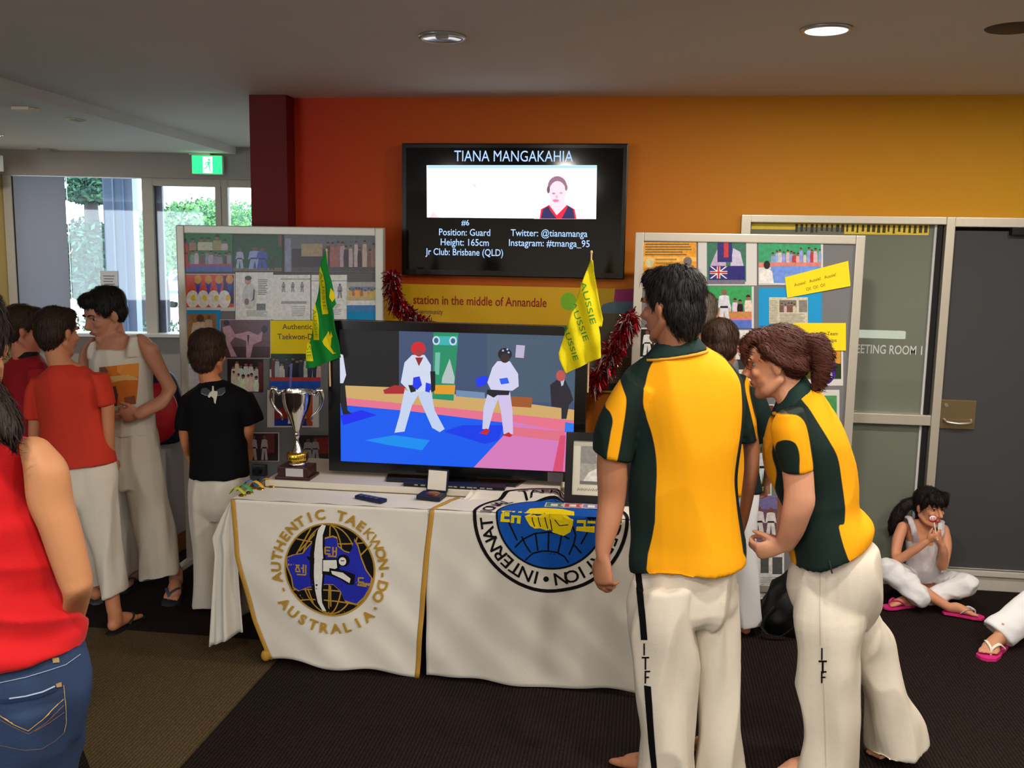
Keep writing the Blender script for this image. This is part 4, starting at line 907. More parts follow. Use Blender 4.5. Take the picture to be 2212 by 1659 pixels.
# emblem
c2 = crop(440, 1000, 520 / 1659)
ec = at(*c2(850, 752), 3.83); er = (at(*c2(1165, 752), 3.83) - at(*c2(535, 752), 3.83)).length / 2
pr = Print(0.00012); K = er
U_ = lambda pts: [(((x - 850) / 315) * K, ((752 - y) / 315) * K) for x, y in pts]
GOLD = S(176, 136, 48); BLK = S(20, 18, 20); ROY = S(38, 46, 168); WHT = S(225, 222, 214)
pr.ell(0, 0, K, K, GOLD, 64); pr.ell(0, 0, K * .965, K * .965, BLK, 64)
for r_ in (-0.62, -0.3, 0.0, 0.3, 0.62):       # globe lines
    pr.line([(K * r_ * math.cos(a_), K * 0.95 * math.sin(a_)) for a_ in [math.radians(-88 + 8 * i) for i in range(23)]], K * 0.028, GOLD)
for v_ in (-0.72, -0.5, 0.62):
    w_ = math.sqrt(1 - v_ * v_) * 0.94
    pr.line([(K * w_ * (-1 + 2 * i / 12), K * (v_ + 0.06 * (1 - (-1 + 2 * i / 12) ** 2) * (1 if v_ < 0 else -1))) for i in range(13)], K * 0.028, GOLD)
for (x0_, y0_), (x1_, y1_) in (((620, 660), (720, 480)), ((640, 640), (760, 500)), ((1005, 640), (1040, 520)), ((1065, 640), (1140, 560)), ((700, 890), (740, 1000)), ((860, 860), (865, 1000))):
    pr.line(U_([(x0_, y0_), (x1_, y1_)]), K * 0.03, GOLD)
AUS = [(555, 690), (600, 670), (665, 655), (700, 610), (740, 570), (800, 580), (820, 545), (870, 530), (900, 540), (905, 590), (950, 622), (985, 630), (1005, 600), (1015, 540), (1040, 580), (1065, 660), (1100, 740), (1140, 790), (1130, 850), (1090, 920), (1040, 970), (960, 950), (930, 890), (880, 850), (830, 850), (760, 870), (700, 880), (640, 910), (600, 890), (590, 820), (560, 750)]
pr.poly(U_([(850 + (x - 850) * 1.035, 752 + (y - 752) * 1.05) for x, y in AUS]), GOLD); pr.poly(U_(AUS), ROY)
LEG = [(795, 450), (822, 455), (802, 520), (802, 600), (808, 700), (802, 800), (797, 900), (802, 980), (832, 1035), (805, 1038), (770, 980), (753, 900), (743, 800), (743, 650), (753, 560), (768, 490)]
pr.poly(U_([(782 + (x - 782) * 1.75, y) for x, y in LEG]), BLK); pr.poly(U_(LEG), WHT)
pr.poly(U_([(800, 680), (910, 672), (930, 700), (920, 750), (850, 790), (800, 785)]), BLK); pr.poly(U_([(806, 690), (900, 682), (905, 735), (850, 765), (806, 765)]), WHT)
pr.poly(U_([(850, 740), (960, 750), (1030, 770), (1025, 840), (980, 842), (930, 812), (850, 790)]), BLK); pr.poly(U_([(862, 758), (945, 764), (1000, 800), (992, 832), (940, 806), (870, 780)]), WHT)
pr.poly(U_([(690, 670), (745, 680), (745, 720), (700, 690)]), BLK)
pr.poly(U_([(948 + 44 * math.cos(i * .4), 682 + 40 * math.sin(i * .4)) for i in range(16)]), BLK); pr.poly(U_([(942 + 26 * math.cos(i * .4), 688 + 28 * math.sin(i * .4)) for i in range(16)]), WHT)
pr.poly(U_([(930, 682), (955, 680), (955, 686), (930, 688)]), BLK)
def strokes(cx, cy, segs, w):
    for a_, b_ in segs: pr.line(U_([(cx + a_[0], cy + a_[1]), (cx + b_[0], cy + b_[1])]), w * K / 315, GOLD)
strokes(820, 600, [((0, 0), (38, 0)), ((0, 0), (0, 45)), ((0, 22), (34, 22)), ((0, 45), (38, 45)), ((55, -5), (55, 55)), ((78, -5), (78, 55)), ((55, 25), (78, 25)), ((20, 58), (80, 58))], 10)
strokes(615, 735, [((0, 0), (30, 0)), ((15, 0), (0, 35)), ((15, 0), (30, 35)), ((0, 42), (35, 42)), ((55, -8), (55, 50)), ((40, 18), (55, 18)), ((10, 62), (72, 62)), ((72, -6), (72, 62))], 10)
strokes(1055, 790, [((0, 0), (36, 0)), ((0, 0), (0, 28)), ((0, 28), (36, 28)), ((18, 28), (18, 46)), ((-8, 48), (56, 54))], 10)
pr.arc_text('AUTHENTIC TAEKWON-DO', 0, 0, K * 1.19, K * 0.205, 192, -25, GOLD, bold=0.03, kx=1.1)
pr.arc_text('AUSTRALIA', 0, 0, K * 1.27, K * 0.205, 219, 312, GOLD, inward=True, bold=0.03, kx=1.1)
pr.text('-', K * 1.17 * math.cos(math.radians(206)), K * 1.17 * math.sin(math.radians(206)), K * .2, GOLD, rot=math.radians(110), bold=0.02)
pr.ell(K * 1.27 * math.cos(math.radians(-37)), K * 1.27 * math.sin(math.radians(-37)), K * .035, K * .035, GOLD, 12)
pr.build('emblem', print_mat('cloth_print', 0.85, spec=0.1), lf, lambda u, v, d: Vector((ec.x + u, cloth_y(ec.x + u, ec.z + v, 0.0105 + d * 0.6), ec.z + v)), maxlen=0.02)['label'] = 'round blue and black map emblem ringed by gold letters'
# right flag with the federation emblem folded over the table edge
RXL = [(0.0, -0.885), (0.5, -0.885), (1.0, -0.882)]; RXR = [(0.0, 0.085), (1.0, 0.05)]
rf = thing('federation_flag', (-0.4, 3.85, 0), 'white flag with round blue and yellow fist emblem draped over the table\'s right half', 'flag')
def top_z(x, y):      # the flag's top climbs over the low platform board
    t = max(0.0, min(1.0, (y - 4.085) / 0.028)); e = max(0.0, min(1.0, (-0.325 - x) / 0.03))
    return TZ + 0.0085 + t * t * (3 - 2 * t) * e * 0.034
def tdep(s): x = -0.885 + 0.97 * s; e = max(0.0, min(1.0, (x + 0.76) / 0.05)); return 0.19 + 0.13 * e * e * (3 - 2 * e)
def rfront(s, t):
    zb = 0.006 + 0.02 * max(0, s - 0.75) + 0.006 * math.sin(s * 9); z = TZ + 0.006 - t * (TZ - zb)
    x = lerpl(RXL, t) + (lerpl(RXR, t) - lerpl(RXL, t)) * s
    return (x, cloth_y(x, z, 0.004), z)
o = grid(rfront, 60, 50).build('front_drop', mCloth, rf, smooth=True); sd = o.modifiers.new('s', 'SOLIDIFY'); sd.thickness = 0.002; sd.offset = -1
o = grid(lambda s, t: (-0.885 + 0.97 * s, 3.889 + tdep(s) * t, top_z(-0.885 + 0.97 * s, 3.889 + tdep(s) * t) + 0.0015 * math.sin(s * 24 + t * 7)), 40, 36).build('top_fold', mCloth, rf, smooth=True)
pr = Print(0.00012)
c3 = crop(860, 1000, 560 / 1787)
fl = at(*c3(515, 352), 3.885); fr_ = at(*c3(1592, 402), 3.885); RR = (fr_.x - fl.x) / 2; fcx = (fr_.x + fl.x) / 2
fb = at(*c3(1040, 910), 3.84).z; fcz = fb + RR            # height of the emblem's centre on the unfolded cloth
K = RR; U_ = lambda pts: [(((x - 1053) / 538) * K, ((376 - y) / 538) * K) for x, y in pts]
BLU_ = S(22, 84, 176); YL = S(240, 214, 20)
pr.ring(0, 0, K * .955, K, BLK); pr.ell(0, 0, K * .70, K * .70, BLK, 64); pr.ell(0, 0, K * .675, K * .675, BLU_, 64)
pr.arc_text('INTERNATIONAL TAEKWON-DO FEDERATION', 0, 0, K * .828, K * .16, 259, 259 - 338, BLK, bold=0.012, kx=1.12)
pr.ell(0.0 - K * .03, -K * .825, K * .036, K * .036, BLK, 16)
for L_ in ([(890, 695), (940, 645), (1000, 626), (1050, 622), (1110, 628), (1160, 655), (1190, 695)], [(815, 610), (870, 550), (950, 505), (1050, 488), (1130, 500), (1190, 530)], [(860, 530), (890, 590), (925, 640)], [(955, 500), (965, 560), (975, 625)], [(1047, 490), (1047, 620)], [(1135, 500), (1128, 560), (1115, 625)], [(1210, 440), (1232, 500), (1222, 560), (1190, 640)], [(1225, 570), (1275, 625)],
           [(760, 420), (790, 480), (830, 560)], [(1340, 420), (1300, 500), (1270, 560)]):
    pr.line(U_(L_), K * .022, BLK)
for P_ in ([(715, 345), (780, 340), (780, 360), (738, 362), (736, 415), (775, 415), (775, 435), (710, 435)], [(738, 380), (772, 380), (772, 395), (738, 395)], [(788, 342), (808, 342), (805, 438), (782, 438)], [(832, 342), (856, 342), (848, 442), (824, 440)], [(800, 385), (840, 385), (840, 400), (800, 400)],
           [(1238, 395), (1300, 390), (1296, 412), (1238, 415)], [(1236, 440), (1360, 430), (1360, 475), (1234, 468)], [(1285, 400), (1300, 400), (1298, 445), (1283, 445)], [(1310, 395), (1365, 395), (1365, 412), (1310, 412)]):
    pr.poly(U_(P_), YL)
pr.poly(U_([(872, 372), (920, 345), (1040, 335), (1050, 380), (1215, 372), (1210, 430), (1195, 480), (1150, 510), (1075, 490), (1060, 470), (1030, 478), (985, 465), (950, 470), (915, 450), (890, 410)]), YL)
pr.poly(U_([(880, 372), (900, 250), (1000, 215), (1120, 220), (1210, 270), (1218, 372)]), YL)
for L_ in ([(925, 365), (935, 420), (950, 455)], [(965, 360), (978, 420), (990, 455)], [(1010, 355), (1025, 420), (1040, 465)], [(1050, 380), (1060, 430), (1070, 480)], [(1085, 400), (1120, 440), (1180, 430)]):
    pr.line(U_(L_), K * .014, S(40, 44, 40))
def fplace(u, v, d):
    x = fcx + u; z = fcz + v
    if z <= TZ + 0.004: return Vector((x, cloth_y(x, z, 0.0098 + d * 0.6), z))
    y = 3.889 - 0.0065 + (z - TZ - 0.004) * 0.95; return Vector((x, y, top_z(x, y) + 0.0040 + d * 0.6))
pr.build('emblem', print_mat('cloth_print'), rf, fplace, maxlen=0.02)['label'] = 'round blue emblem with yellow fist inside a ring of black letters'

# low white platform under the screen
pl = tag(MB().box(-1.70, -0.355, 4.115, 4.60, TZ + 0.0095, 0.774).build('platform_board', mat('platform_white', S(212, 202, 186), 0.7), bevel=0.004), 'flat white platform board lying on the table under the lower screen', 'platform')
PZ = 0.774

# ================================================================== LOWER SCREEN
YS = 4.27
c1 = crop(700, 680, 600 / 2212)
x0, x1 = at(709, 850, YS).x, at(1265, 870, YS).x; z1 = 1.503; z0 = 0.795
ls = thing('television', ((x0 + x1) / 2, YS + 0.03, PZ), 'large black television on the table showing two fighters on mats', 'television')
sl, sr = at(735, 900, YS).x, at(1240, 900, YS).x; sb_, st = 0.842, 1.462
MB().box(x0, x1, YS + 0.012, YS + 0.075, z0, z1).build('casing', mBlack, ls, bevel=0.008)
MB().box(x0, sl, YS, YS + 0.02, z0, z1).box(sr, x1, YS, YS + 0.02, z0, z1).box(sl, sr, YS, YS + 0.02, st, z1).box(sl, sr, YS, YS + 0.02, z0, sb_).build('bezel', mBlackGloss, ls)
MB().box(sl, sr, YS + 0.004, YS + 0.014, sb_, st).build('screen_panel', mScreen, ls)
MB().prism([(-1.15, YS - 0.08, PZ), (-0.55, YS - 0.08, PZ), (-0.5, YS + 0.18, PZ), (-1.2, YS + 0.18, PZ)], (0, 0, 0.012)).box(-0.95, -0.75, YS + 0.02, YS + 0.06, PZ, z0 + 0.05).build('stand', mBlackGloss, ls, bevel=0.003)
ta, tb_ = at(1183, 1020, YS), at(1216, 1043, YS)
MB().box(ta.x, tb_.x, YS - 0.001, YS, max(tb_.z, z0), ta.z).build('rating_sticker', mat('sticker_grey', S(90, 84, 92), 0.5), ls)
pr = Print(0.00007)
clipx = lambda q: [(min(max(x, sl), sr), min(max(z, sb_), st)) for x, z in q]
sc = lambda pts: clipx(pxs(c1, YS, pts))
T_ = [('BG', [(60, 60), (2050, 60), (2050, 1300), (60, 1300)], S(66, 84, 120)), ('', [(60, 60), (595, 60), (595, 580), (60, 580)], S(20, 18, 20)),
      ('', [(1300, 60), (2050, 60), (2050, 700), (1300, 700)], S(74, 96, 118)),
      ('', [(60, 560), (600, 580), (1250, 660), (2050, 760), (2050, 870), (60, 690)], S(222, 180, 110)),
      ('', [(1050, 600), (1280, 620), (1280, 670), (1050, 650)], S(120, 150, 190)),
      ('', [(60, 655), (2050, 845), (2050, 960), (60, 725)], S(245, 120, 150)),
      ('', [(60, 715), (700, 770), (1440, 860), (1420, 970), (1190, 1300), (60, 1300)], S(0, 96, 255)), ('', [(60, 800), (300, 760), (420, 800), (150, 880)], S(10, 40, 255)),
      ('', [(950, 930), (1100, 880), (1430, 880), (1390, 1000), (1280, 1030)], S(0, 60, 250)), ('', [(320, 1000), (560, 960), (840, 1000), (780, 1080), (520, 1040)], S(0, 150, 255)),
      ('', [(1430, 960), (1190, 1300), (2050, 1300), (2050, 950), (1500, 850)], S(228, 130, 200)), ('', [(1500, 895), (1920, 930), (1900, 1010), (1480, 960)], S(238, 118, 140)), ('', [(1880, 960), (1925, 960), (1900, 1300), (1820, 1300)], S(230, 80, 120)),
      ('', [(1920, 855), (2050, 870), (2050, 945), (1915, 935)], S(40, 130, 255)),
      ('', [(870, 140), (1070, 140), (1030, 685), (862, 670)], S(30, 150, 105)), ('', [(876, 170), (1062, 172), (1058, 245), (874, 240)], S(60, 190, 190)),
      ('', [(880, 560), (1045, 560), (1038, 635), (876, 630)], S(240, 165, 40)), ('', [(940, 500), (1000, 350), (1040, 500), (1035, 550), (935, 545)], S(190, 205, 205)), ('', [(885, 300), (925, 300), (915, 480), (880, 470)], S(120, 200, 180)),
      ('', [(1530, 240), (1600, 245), (1590, 345), (1522, 340)], S(205, 190, 225)),
      ('', [(470, 600), (560, 560), (640, 570), (640, 630), (480, 630)], S(180, 40, 44)), ('', [(1490, 650), (1660, 660), (1650, 740), (1490, 730)], S(170, 90, 40)),
      # official at the left edge
      ('', [(115, 310), (150, 320), (175, 480), (150, 550), (115, 550)], S(225, 230, 250)), ('', [(115, 545), (165, 545), (185, 760), (220, 790), (150, 795), (115, 700)], S(16, 16, 24)),
      # seated man at the right edge
      ('', [(1800, 560), (1850, 520), (1920, 520), (1960, 600), (1985, 680), (1950, 720), (1930, 830), (1890, 830), (1890, 740), (1810, 730)], S(36, 34, 48)), ('', [(1880, 515), (1915, 515), (1905, 560), (1890, 570)], S(200, 205, 225)),
      # left fighter
      ('', [(700, 320), (800, 320), (850, 400), (850, 560), (790, 620), (680, 610), (610, 540), (640, 380)], S(222, 232, 255)), ('', [(640, 600), (760, 620), (700, 720), (640, 930), (560, 940), (600, 800)], S(212, 226, 255)), ('', [(740, 620), (850, 600), (880, 760), (960, 910), (920, 935), (860, 900), (780, 720)], S(206, 222, 255)),
      ('', [(670, 560), (730, 560), (730, 610), (690, 620)], S(20, 24, 40)), ('', [(710, 500), (760, 490), (780, 560), (740, 600), (705, 570)], S(30, 60, 250)), ('', [(810, 540), (850, 550), (840, 620), (805, 610)], S(30, 60, 250)), ('', [(845, 450), (885, 450), (885, 600), (855, 620)], S(16, 16, 22)), ('', [(725, 340), (790, 340), (755, 410)], S(150, 40, 40)),
      # right fighter
      ('', [(1380, 370), (1480, 370), (1545, 470), (1550, 570), (1500, 605), (1330, 600), (1300, 540), (1340, 420)], S(226, 224, 255)), ('', [(1310, 600), (1400, 640), (1350, 760), (1310, 910), (1260, 910), (1270, 740)], S(216, 216, 250)), ('', [(1380, 640), (1480, 610), (1500, 760), (1505, 950), (1430, 950), (1410, 780)], S(224, 206, 250)),
      ('', [(1300, 595), (1480, 605), (1470, 640), (1380, 640), (1350, 660), (1295, 630)], S(24, 22, 36)), ('', [(1205, 510), (1260, 485), (1310, 495), (1290, 555), (1220, 580)], S(20, 60, 255)), ('', [(1395, 510), (1460, 500), (1475, 545), (1410, 555)], S(40, 100, 255)), ('', [(1235, 945), (1290, 905), (1320, 920), (1300, 955)], S(215, 30, 40)), ('', [(1420, 960), (1470, 935), (1500, 960), (1480, 975)], S(205, 30, 40))]
for _, P_, C_ in T_: pr.poly(sc(P_), C_)
px_ell(c1, YS, 750, 270, 58, 56, S(222, 30, 44)); px_ell(c1, YS, 755, 300, 30, 34, S(176, 60, 60)); px_ell(c1, YS, 1440, 315, 55, 52, S(20, 24, 40)); px_ell(c1, YS, 1440, 345, 38, 38, S(60, 40, 40)); px_ell(c1, YS, 1885, 485, 38, 45, S(200, 90, 90))
for cx_, cy_ in ((893, 205), (1027, 208)): px_ell(c1, YS, cx_, cy_, 30, 36, S(210, 235, 240)); px_ell(c1, YS, cx_, cy_, 18, 22, S(50, 110, 150))
for cx_, cy_ in ((1425, 285), (1460, 275), (1470, 300)): px_ell(c1, YS, cx_, cy_, 8, 8, S(180, 200, 255))
pr.build('display_image', print_mat('floor_screen_glow', emit=0.85), ls, on_plane_y(YS + 0.0035))['label'] = 'lit picture of two taekwondo fighters on blue and pink mats'

# ================================================================== THINGS ON THE TABLE
def mpx(Y): return (at(1001, 900, Y) - at(1000, 900, Y)).length
# trophy cup
YC = 4.20; k = 0.1446 * mpx(YC); cx = at(643, 1000, YC).x; c9 = crop(560, 840, 220 / 1521)
zof = lambda y: at(*c9(575, y), YC).z
tr = thing('trophy_cup', (cx, YC, PZ), 'silver trophy cup with gold collar on dark wooden base', 'trophy')
mSil = mat('polished_silver', S(226, 224, 220), 0.12, metal=1.0); mGld = mat('polished_gold', S(240, 196, 74), 0.2, metal=1.0)
zb = zof(1330)
SH = PZ - zb
mb = MB().lathe((cx, YC, SH), [(r * k, zof(y)) for r, y in ((236, 60), (245, 40), (242, 44), (232, 80), (215, 200), (190, 300), (142, 400), (100, 500), (66, 600), (46, 645), (36, 655), (44, 675), (46, 700), (42, 735), (28, 750), (22, 770), (28, 810), (46, 860), (70, 920), (92, 970), (96, 1000), (60, 1010), (0, 1010))], 40)
mb.lathe((cx, YC, SH), [(225 * k, zof(80)), (180 * k, zof(290)), (60 * k, zof(590)), (0, zof(600))], 40)
mb.build('cup', mSil, tr, smooth=True, recalc=False)
prof = []
mb = MB(); n = 72
for r, y in ((90, 955), (135, 950), (150, 985), (152, 1030), (150, 1070), (138, 1095), (80, 1100)):
    prof.append((r * k, zof(y) + SH))
vs = []
for r, z in prof:
    for i in range(n): t = 2 * math.pi * i / n; rr = r * (1 + 0.035 * math.cos(24 * t)); vs.append((cx + rr * math.cos(t), YC + rr * math.sin(t), z))
mb.add(vs, [(j * n + i, j * n + (i + 1) % n, (j + 1) * n + (i + 1) % n, (j + 1) * n + i) for j in range(len(prof) - 1) for i in range(n)]).build('collar', mGld, tr, smooth=True)
MB().lathe((cx, YC, SH), [(100 * k, zof(1095)), (140 * k, zof(1105)), (142 * k, zof(1140)), (120 * k, zof(1165)), (0, zof(1165))]).build('foot_ring', mSil, tr, smooth=True)
for s in (-1, 1):
    MB().tube([(cx + s * x * k, YC, zof(y) + SH) for x, y in ((225, 60), (290, 100), (330, 30), (370, 20), (398, 90), (400, 180), (370, 270), (310, 350), (250, 400), (235, 440), (232, 480))], [0.008, 0.009, 0.011, 0.012, 0.010, 0.009, 0.008, 0.007, 0.006, 0.006, 0.004], n=8, k=3).build('handle', mSil, tr, smooth=True)
mWood = mat('dark_red_wood', S(52, 22, 20), 0.35, var=0.2, vscale=20, stretch=(1, 1, 8))
zt = zof(1150) + SH
MB().box(cx - 0.075, cx + 0.07, YC - 0.06, YC + 0.06, PZ + 0.012, zt).box(cx - 0.085, cx + 0.08, YC - 0.068, YC + 0.068, PZ, PZ + 0.014).build('base', mWood, tr, bevel=0.003)
MB().box(cx - 0.035, cx + 0.048, YC - 0.062, YC - 0.058, PZ + 0.016, zt - 0.004).build('name_plate', mat('engraved_plate', S(196, 192, 190), 0.35, metal=0.4), tr)
# framed portrait leaning at the right
YF = 4.10; a = at(1222, 938, YF); b = at(1368, 1083, YF)
fz = TZ + 0.0135
fp = thing('picture_frame', ((a.x + b.x) / 2, YF, fz), 'black framed portrait print standing at the right of the lower screen', 'picture frame')
lean = 0.05
def lp(x, z, d=0.0): return Vector((x, YF + lean * (z - fz) / (a.z - fz) - d, z))
fw = 0.033; X0, X1, Z0, Z1 = a.x, b.x, fz, a.z
for q in ([(X0, Z0), (X0 + fw, Z0), (X0 + fw, Z1), (X0, Z1)], [(X1 - fw, Z0), (X1, Z0), (X1, Z1), (X1 - fw, Z1)], [(X0 + fw, Z1 - fw), (X1 - fw, Z1 - fw), (X1 - fw, Z1), (X0 + fw, Z1)], [(X0 + fw, Z0), (X1 - fw, Z0), (X1 - fw, Z0 + fw), (X0 + fw, Z0 + fw)]):
    MB().prism([lp(x, z, 0.01) for x, z in q], (0, 0.02, 0)).build('frame_bar', mBlack, fp)
MB().prism([lp(x, z, 0.002) for x, z in ((X0 + fw, Z0 + fw), (X1 - fw, Z0 + fw), (X1 - fw, Z1 - fw), (X0 + fw, Z1 - fw))], (0, 0.008, 0)).build('mount_card', mat('mount_card', S(226, 224, 205), 0.6), fp)
MB().prism([lp(X0 + 0.1, fz, -0.02), lp(X0 + 0.16, fz, -0.02), lp(X0 + 0.15, Z1 - 0.06, -0.008), lp(X0 + 0.11, Z1 - 0.06, -0.008)], (0, 0.004, 0)).build('easel_strut', mBlack, fp)
pr = Print(0.00008); iw = X1 - X0 - 2 * fw; ih = Z1 - Z0 - 2 * fw; m_ = lambda u, v: (X0 + fw + u * iw, Z0 + fw + v * ih)
rect_ = lambda u0, v0, u1, v1, c: pr.poly([m_(u0, v0), m_(u1, v0), m_(u1, v1), m_(u0, v1)], c)
rect_(.14, .2, .9, .9, S(176, 176, 170)); rect_(.14, .58, .9, .9, S(150, 150, 148)); rect_(.14, .2, .9, .26, S(120, 118, 112))
pr.poly([m_(*p) for p in ((.2, .26), (.3, .42), (.45, .5), (.68, .5), (.84, .42), (.9, .26))], S(236, 236, 232)); pr.poly([m_(*p) for p in ((.45, .5), (.56, .26), (.68, .5))], S(214, 208, 204))
pr.poly([m_(.56 + .13 * math.cos(i * .4), .64 + .17 * math.sin(i * .4)) for i in range(16)], S(216, 176, 156)); pr.poly([m_(.56 + .14 * math.cos(i * .2), .68 + .16 * math.sin(i * .2)) for i in range(16)], S(206, 200, 190))
pr.poly([m_(.56 + .09 * math.cos(i * .4), .53 + .06 * math.sin(i * .4)) for i in range(16)], S(186, 132, 112))
for i in range(9): pr.line([m_(.1 + .07 * i, .08), m_(.12 + .07 * i, .13), m_(.14 + .07 * i, .09), m_(.16 + .07 * i, .12)], .0025, S(80, 80, 70))
pr.build('portrait_print', print_mat('glossy_print'), fp, lambda u, v, d: lp(u, v, 0.0025 + d))
# remote control
p = atz(801, 1080, TZ + 0.01); M = Matrix.Translation(Vector((p.x, p.y, TZ + 0.0085))) @ Matrix.Rotation(math.radians(-24), 4, 'Z')
rc = thing('remote_control', (p.x, p.y, TZ + 0.0085), 'dark navy remote control lying on the left flag', 'remote control')
MB().box(-0.075, 0.075, -0.021, 0.021, 0, 0.016, M).build('body', mat('navy_plastic', S(22, 26, 62), 0.4), rc, bevel=0.005)
for i in range(8): MB().box(-0.055 + (i // 2) * 0.028, -0.04 + (i // 2) * 0.028, -0.013 + (i % 2) * 0.015, -0.004 + (i % 2) * 0.015, 0.016, 0.0185, M).build('button', mat('button_grey', S(90, 92, 110), 0.5), rc)
# open medal case
p = atz(935, 1077, TZ + 0.01); p.z = TZ + 0.012; sw = at(965, 1060, p.y).x - at(918, 1060, p.y).x
mc = thing('medal_case', p, 'small open medal case with white lined lid and bronze medal', 'medal case')
M = Matrix.Translation(p) @ Matrix.Rotation(math.radians(-8), 4, 'Z')
mNavy = mat('navy_leatherette', S(18, 18, 40), 0.45)
MB().box(-sw * .62, sw * .5, -0.045, 0.045, 0, 0.02, M).build('base', mNavy, mc, bevel=0.003)
MB().lathe(p + Vector((0, 0, 0.0205)), [(0, 0.004), (0.03, 0.004), (0.033, 0.0)]).build('medal', mat('bronze', S(150, 84, 60), 0.35, metal=0.8), mc, smooth=True)
ML = M @ Matrix.Translation(Vector((0, 0.045, 0.018))) @ Matrix.Rotation(math.radians(-12), 4, 'X')
ld = MB().box(-sw * .5, sw * .5, 0, 0.014, 0, 0.1, ML).build('lid', mNavy, mc, bevel=0.003)
MB().box(-sw * .44, sw * .44, -0.002, 0.001, 0.008, 0.094, ML).build('lining', mat('satin_lining', S(226, 218, 204), 0.5), ld)
# small wooden block
p = atz(985, 1068, TZ + 0.0095)
tag(MB().box(p.x - 0.025, p.x + 0.03, p.y - 0.015, p.y + 0.03, TZ + 0.0095, TZ + 0.032).box(p.x + 0.03, p.x + 0.036, p.y - 0.012, p.y + 0.027, TZ + 0.012, TZ + 0.029).build('wooden_block', mat('pale_wood', S(206, 178, 128), 0.6, var=0.15, vscale=30), bevel=0.003), 'small pale wooden block beside the open medal case', 'block')
# disc player under the screen
a = at(872, 1060, 4.13); b = at(1090, 1070, 4.13)
dv = thing('disc_player', ((a.x + b.x) / 2, 4.15, PZ), 'slim black disc player lying in front of the lower screen', 'disc player')
MB().box(a.x, b.x, 4.125, 4.182, PZ, PZ + 0.02).build('body', mBlack, dv, bevel=0.003)
pr = Print()
for i in range(12): pr.rect(a.x + 0.05 + i * 0.03, PZ + 0.007, a.x + 0.066 + i * 0.03 + 0.005 * (i % 3), PZ + 0.013, S(150, 150, 160))
pr.build('front_print', print_mat('flat_print'), dv, on_plane_y(4.1245))
# postcards lying on the right flag
for i, (px, py, col, lab) in enumerate(((1205, 1092, S(70, 140, 90), 'green edged postcard lying on the blue emblem'), (1245, 1094, S(206, 84, 92), 'red postcard lying on the blue emblem'), (1285, 1096, S(140, 130, 180), 'mauve postcard lying by the framed portrait'))):
    p = atz(px, py, TZ + 0.012); z_ = TZ + 0.0135 + 0.001 * i
    o = tag(MB().box(p.x - 0.055, p.x + 0.055, p.y - 0.035, p.y + 0.035, z_, z_ + 0.0008).build('postcard', mPaper), lab, 'postcard', 'postcards on the emblem')
    pr = Print(); pr.rect(p.x - 0.05, p.y - 0.03, p.x + 0.05, p.y + 0.03, col); pr.rect(p.x - 0.03, p.y - 0.02, p.x + 0.0, p.y + 0.015, WH); pr.ell(p.x + 0.025, p.y, 0.012, 0.016, S(220, 190, 180))
    pr.build('print', print_mat('glossy_print'), o, lambda u, v, d: Vector((u, v, z_ + 0.0009 + d)))
# ribboned badges at the table's back left corner
for i, (px, py, c0, lab) in enumerate(((512, 1068, S(190, 200, 40), 'lime ribboned badge at the front of the pile on the table corner'), (528, 1062, S(60, 170, 80), 'green ribboned badge in the pile on the table corner'), (540, 1052, S(70, 130, 205), 'blue ribboned badge in the pile on the table corner'), (552, 1054, S(226, 180, 50), 'gold ribboned badge in the pile on the table corner'), (566, 1046, S(50, 60, 110), 'navy ribboned badge in the pile on the table corner'), (576, 1048, S(200, 150, 60), 'amber ribboned badge nearest the trophy on the table corner'))):
    p = atz(px, py, TZ + 0.01); p.z = TZ + 0.0085
    o = thing('ribbon_badge', p, lab, 'badge', 'ribboned badges on the table corner')
    MB().tube([p + Vector((-0.035, 0.01, 0.004)), p + Vector((-0.012, 0.0, 0.03)), p + Vector((0.012, -0.005, 0.03)), p + Vector((0.035, 0.006, 0.004))], [(0.014, 0.002)] * 4, side=(0, 1, 0), n=8).build('ribbon', mat('ribbon_%d' % i, c0, 0.6), o, smooth=True)
    MB().lathe(p + Vector((0.03, -0.012, 0)), [(0, 0.006), (0.014, 0.006), (0.017, 0.0)], 16).build('medal', mGld, o, smooth=True)
p = atz(556, 1034, 0.74); p.z = TZ + 0.004
cmr = thing('small_camera', (p.x, p.y + 0.06, p.z), 'small black camera behind the badges by the trophy', 'camera')
MB().box(p.x - 0.05, p.x + 0.02, p.y + 0.05, p.y + 0.08, p.z, p.z + 0.055).build('body', mBlack, cmr, bevel=0.005)
MB().cyl((p.x - 0.02, p.y + 0.05, p.z + 0.027), (p.x - 0.02, p.y + 0.03, p.z + 0.027), 0.018).build('lens', mBlackGloss, cmr)

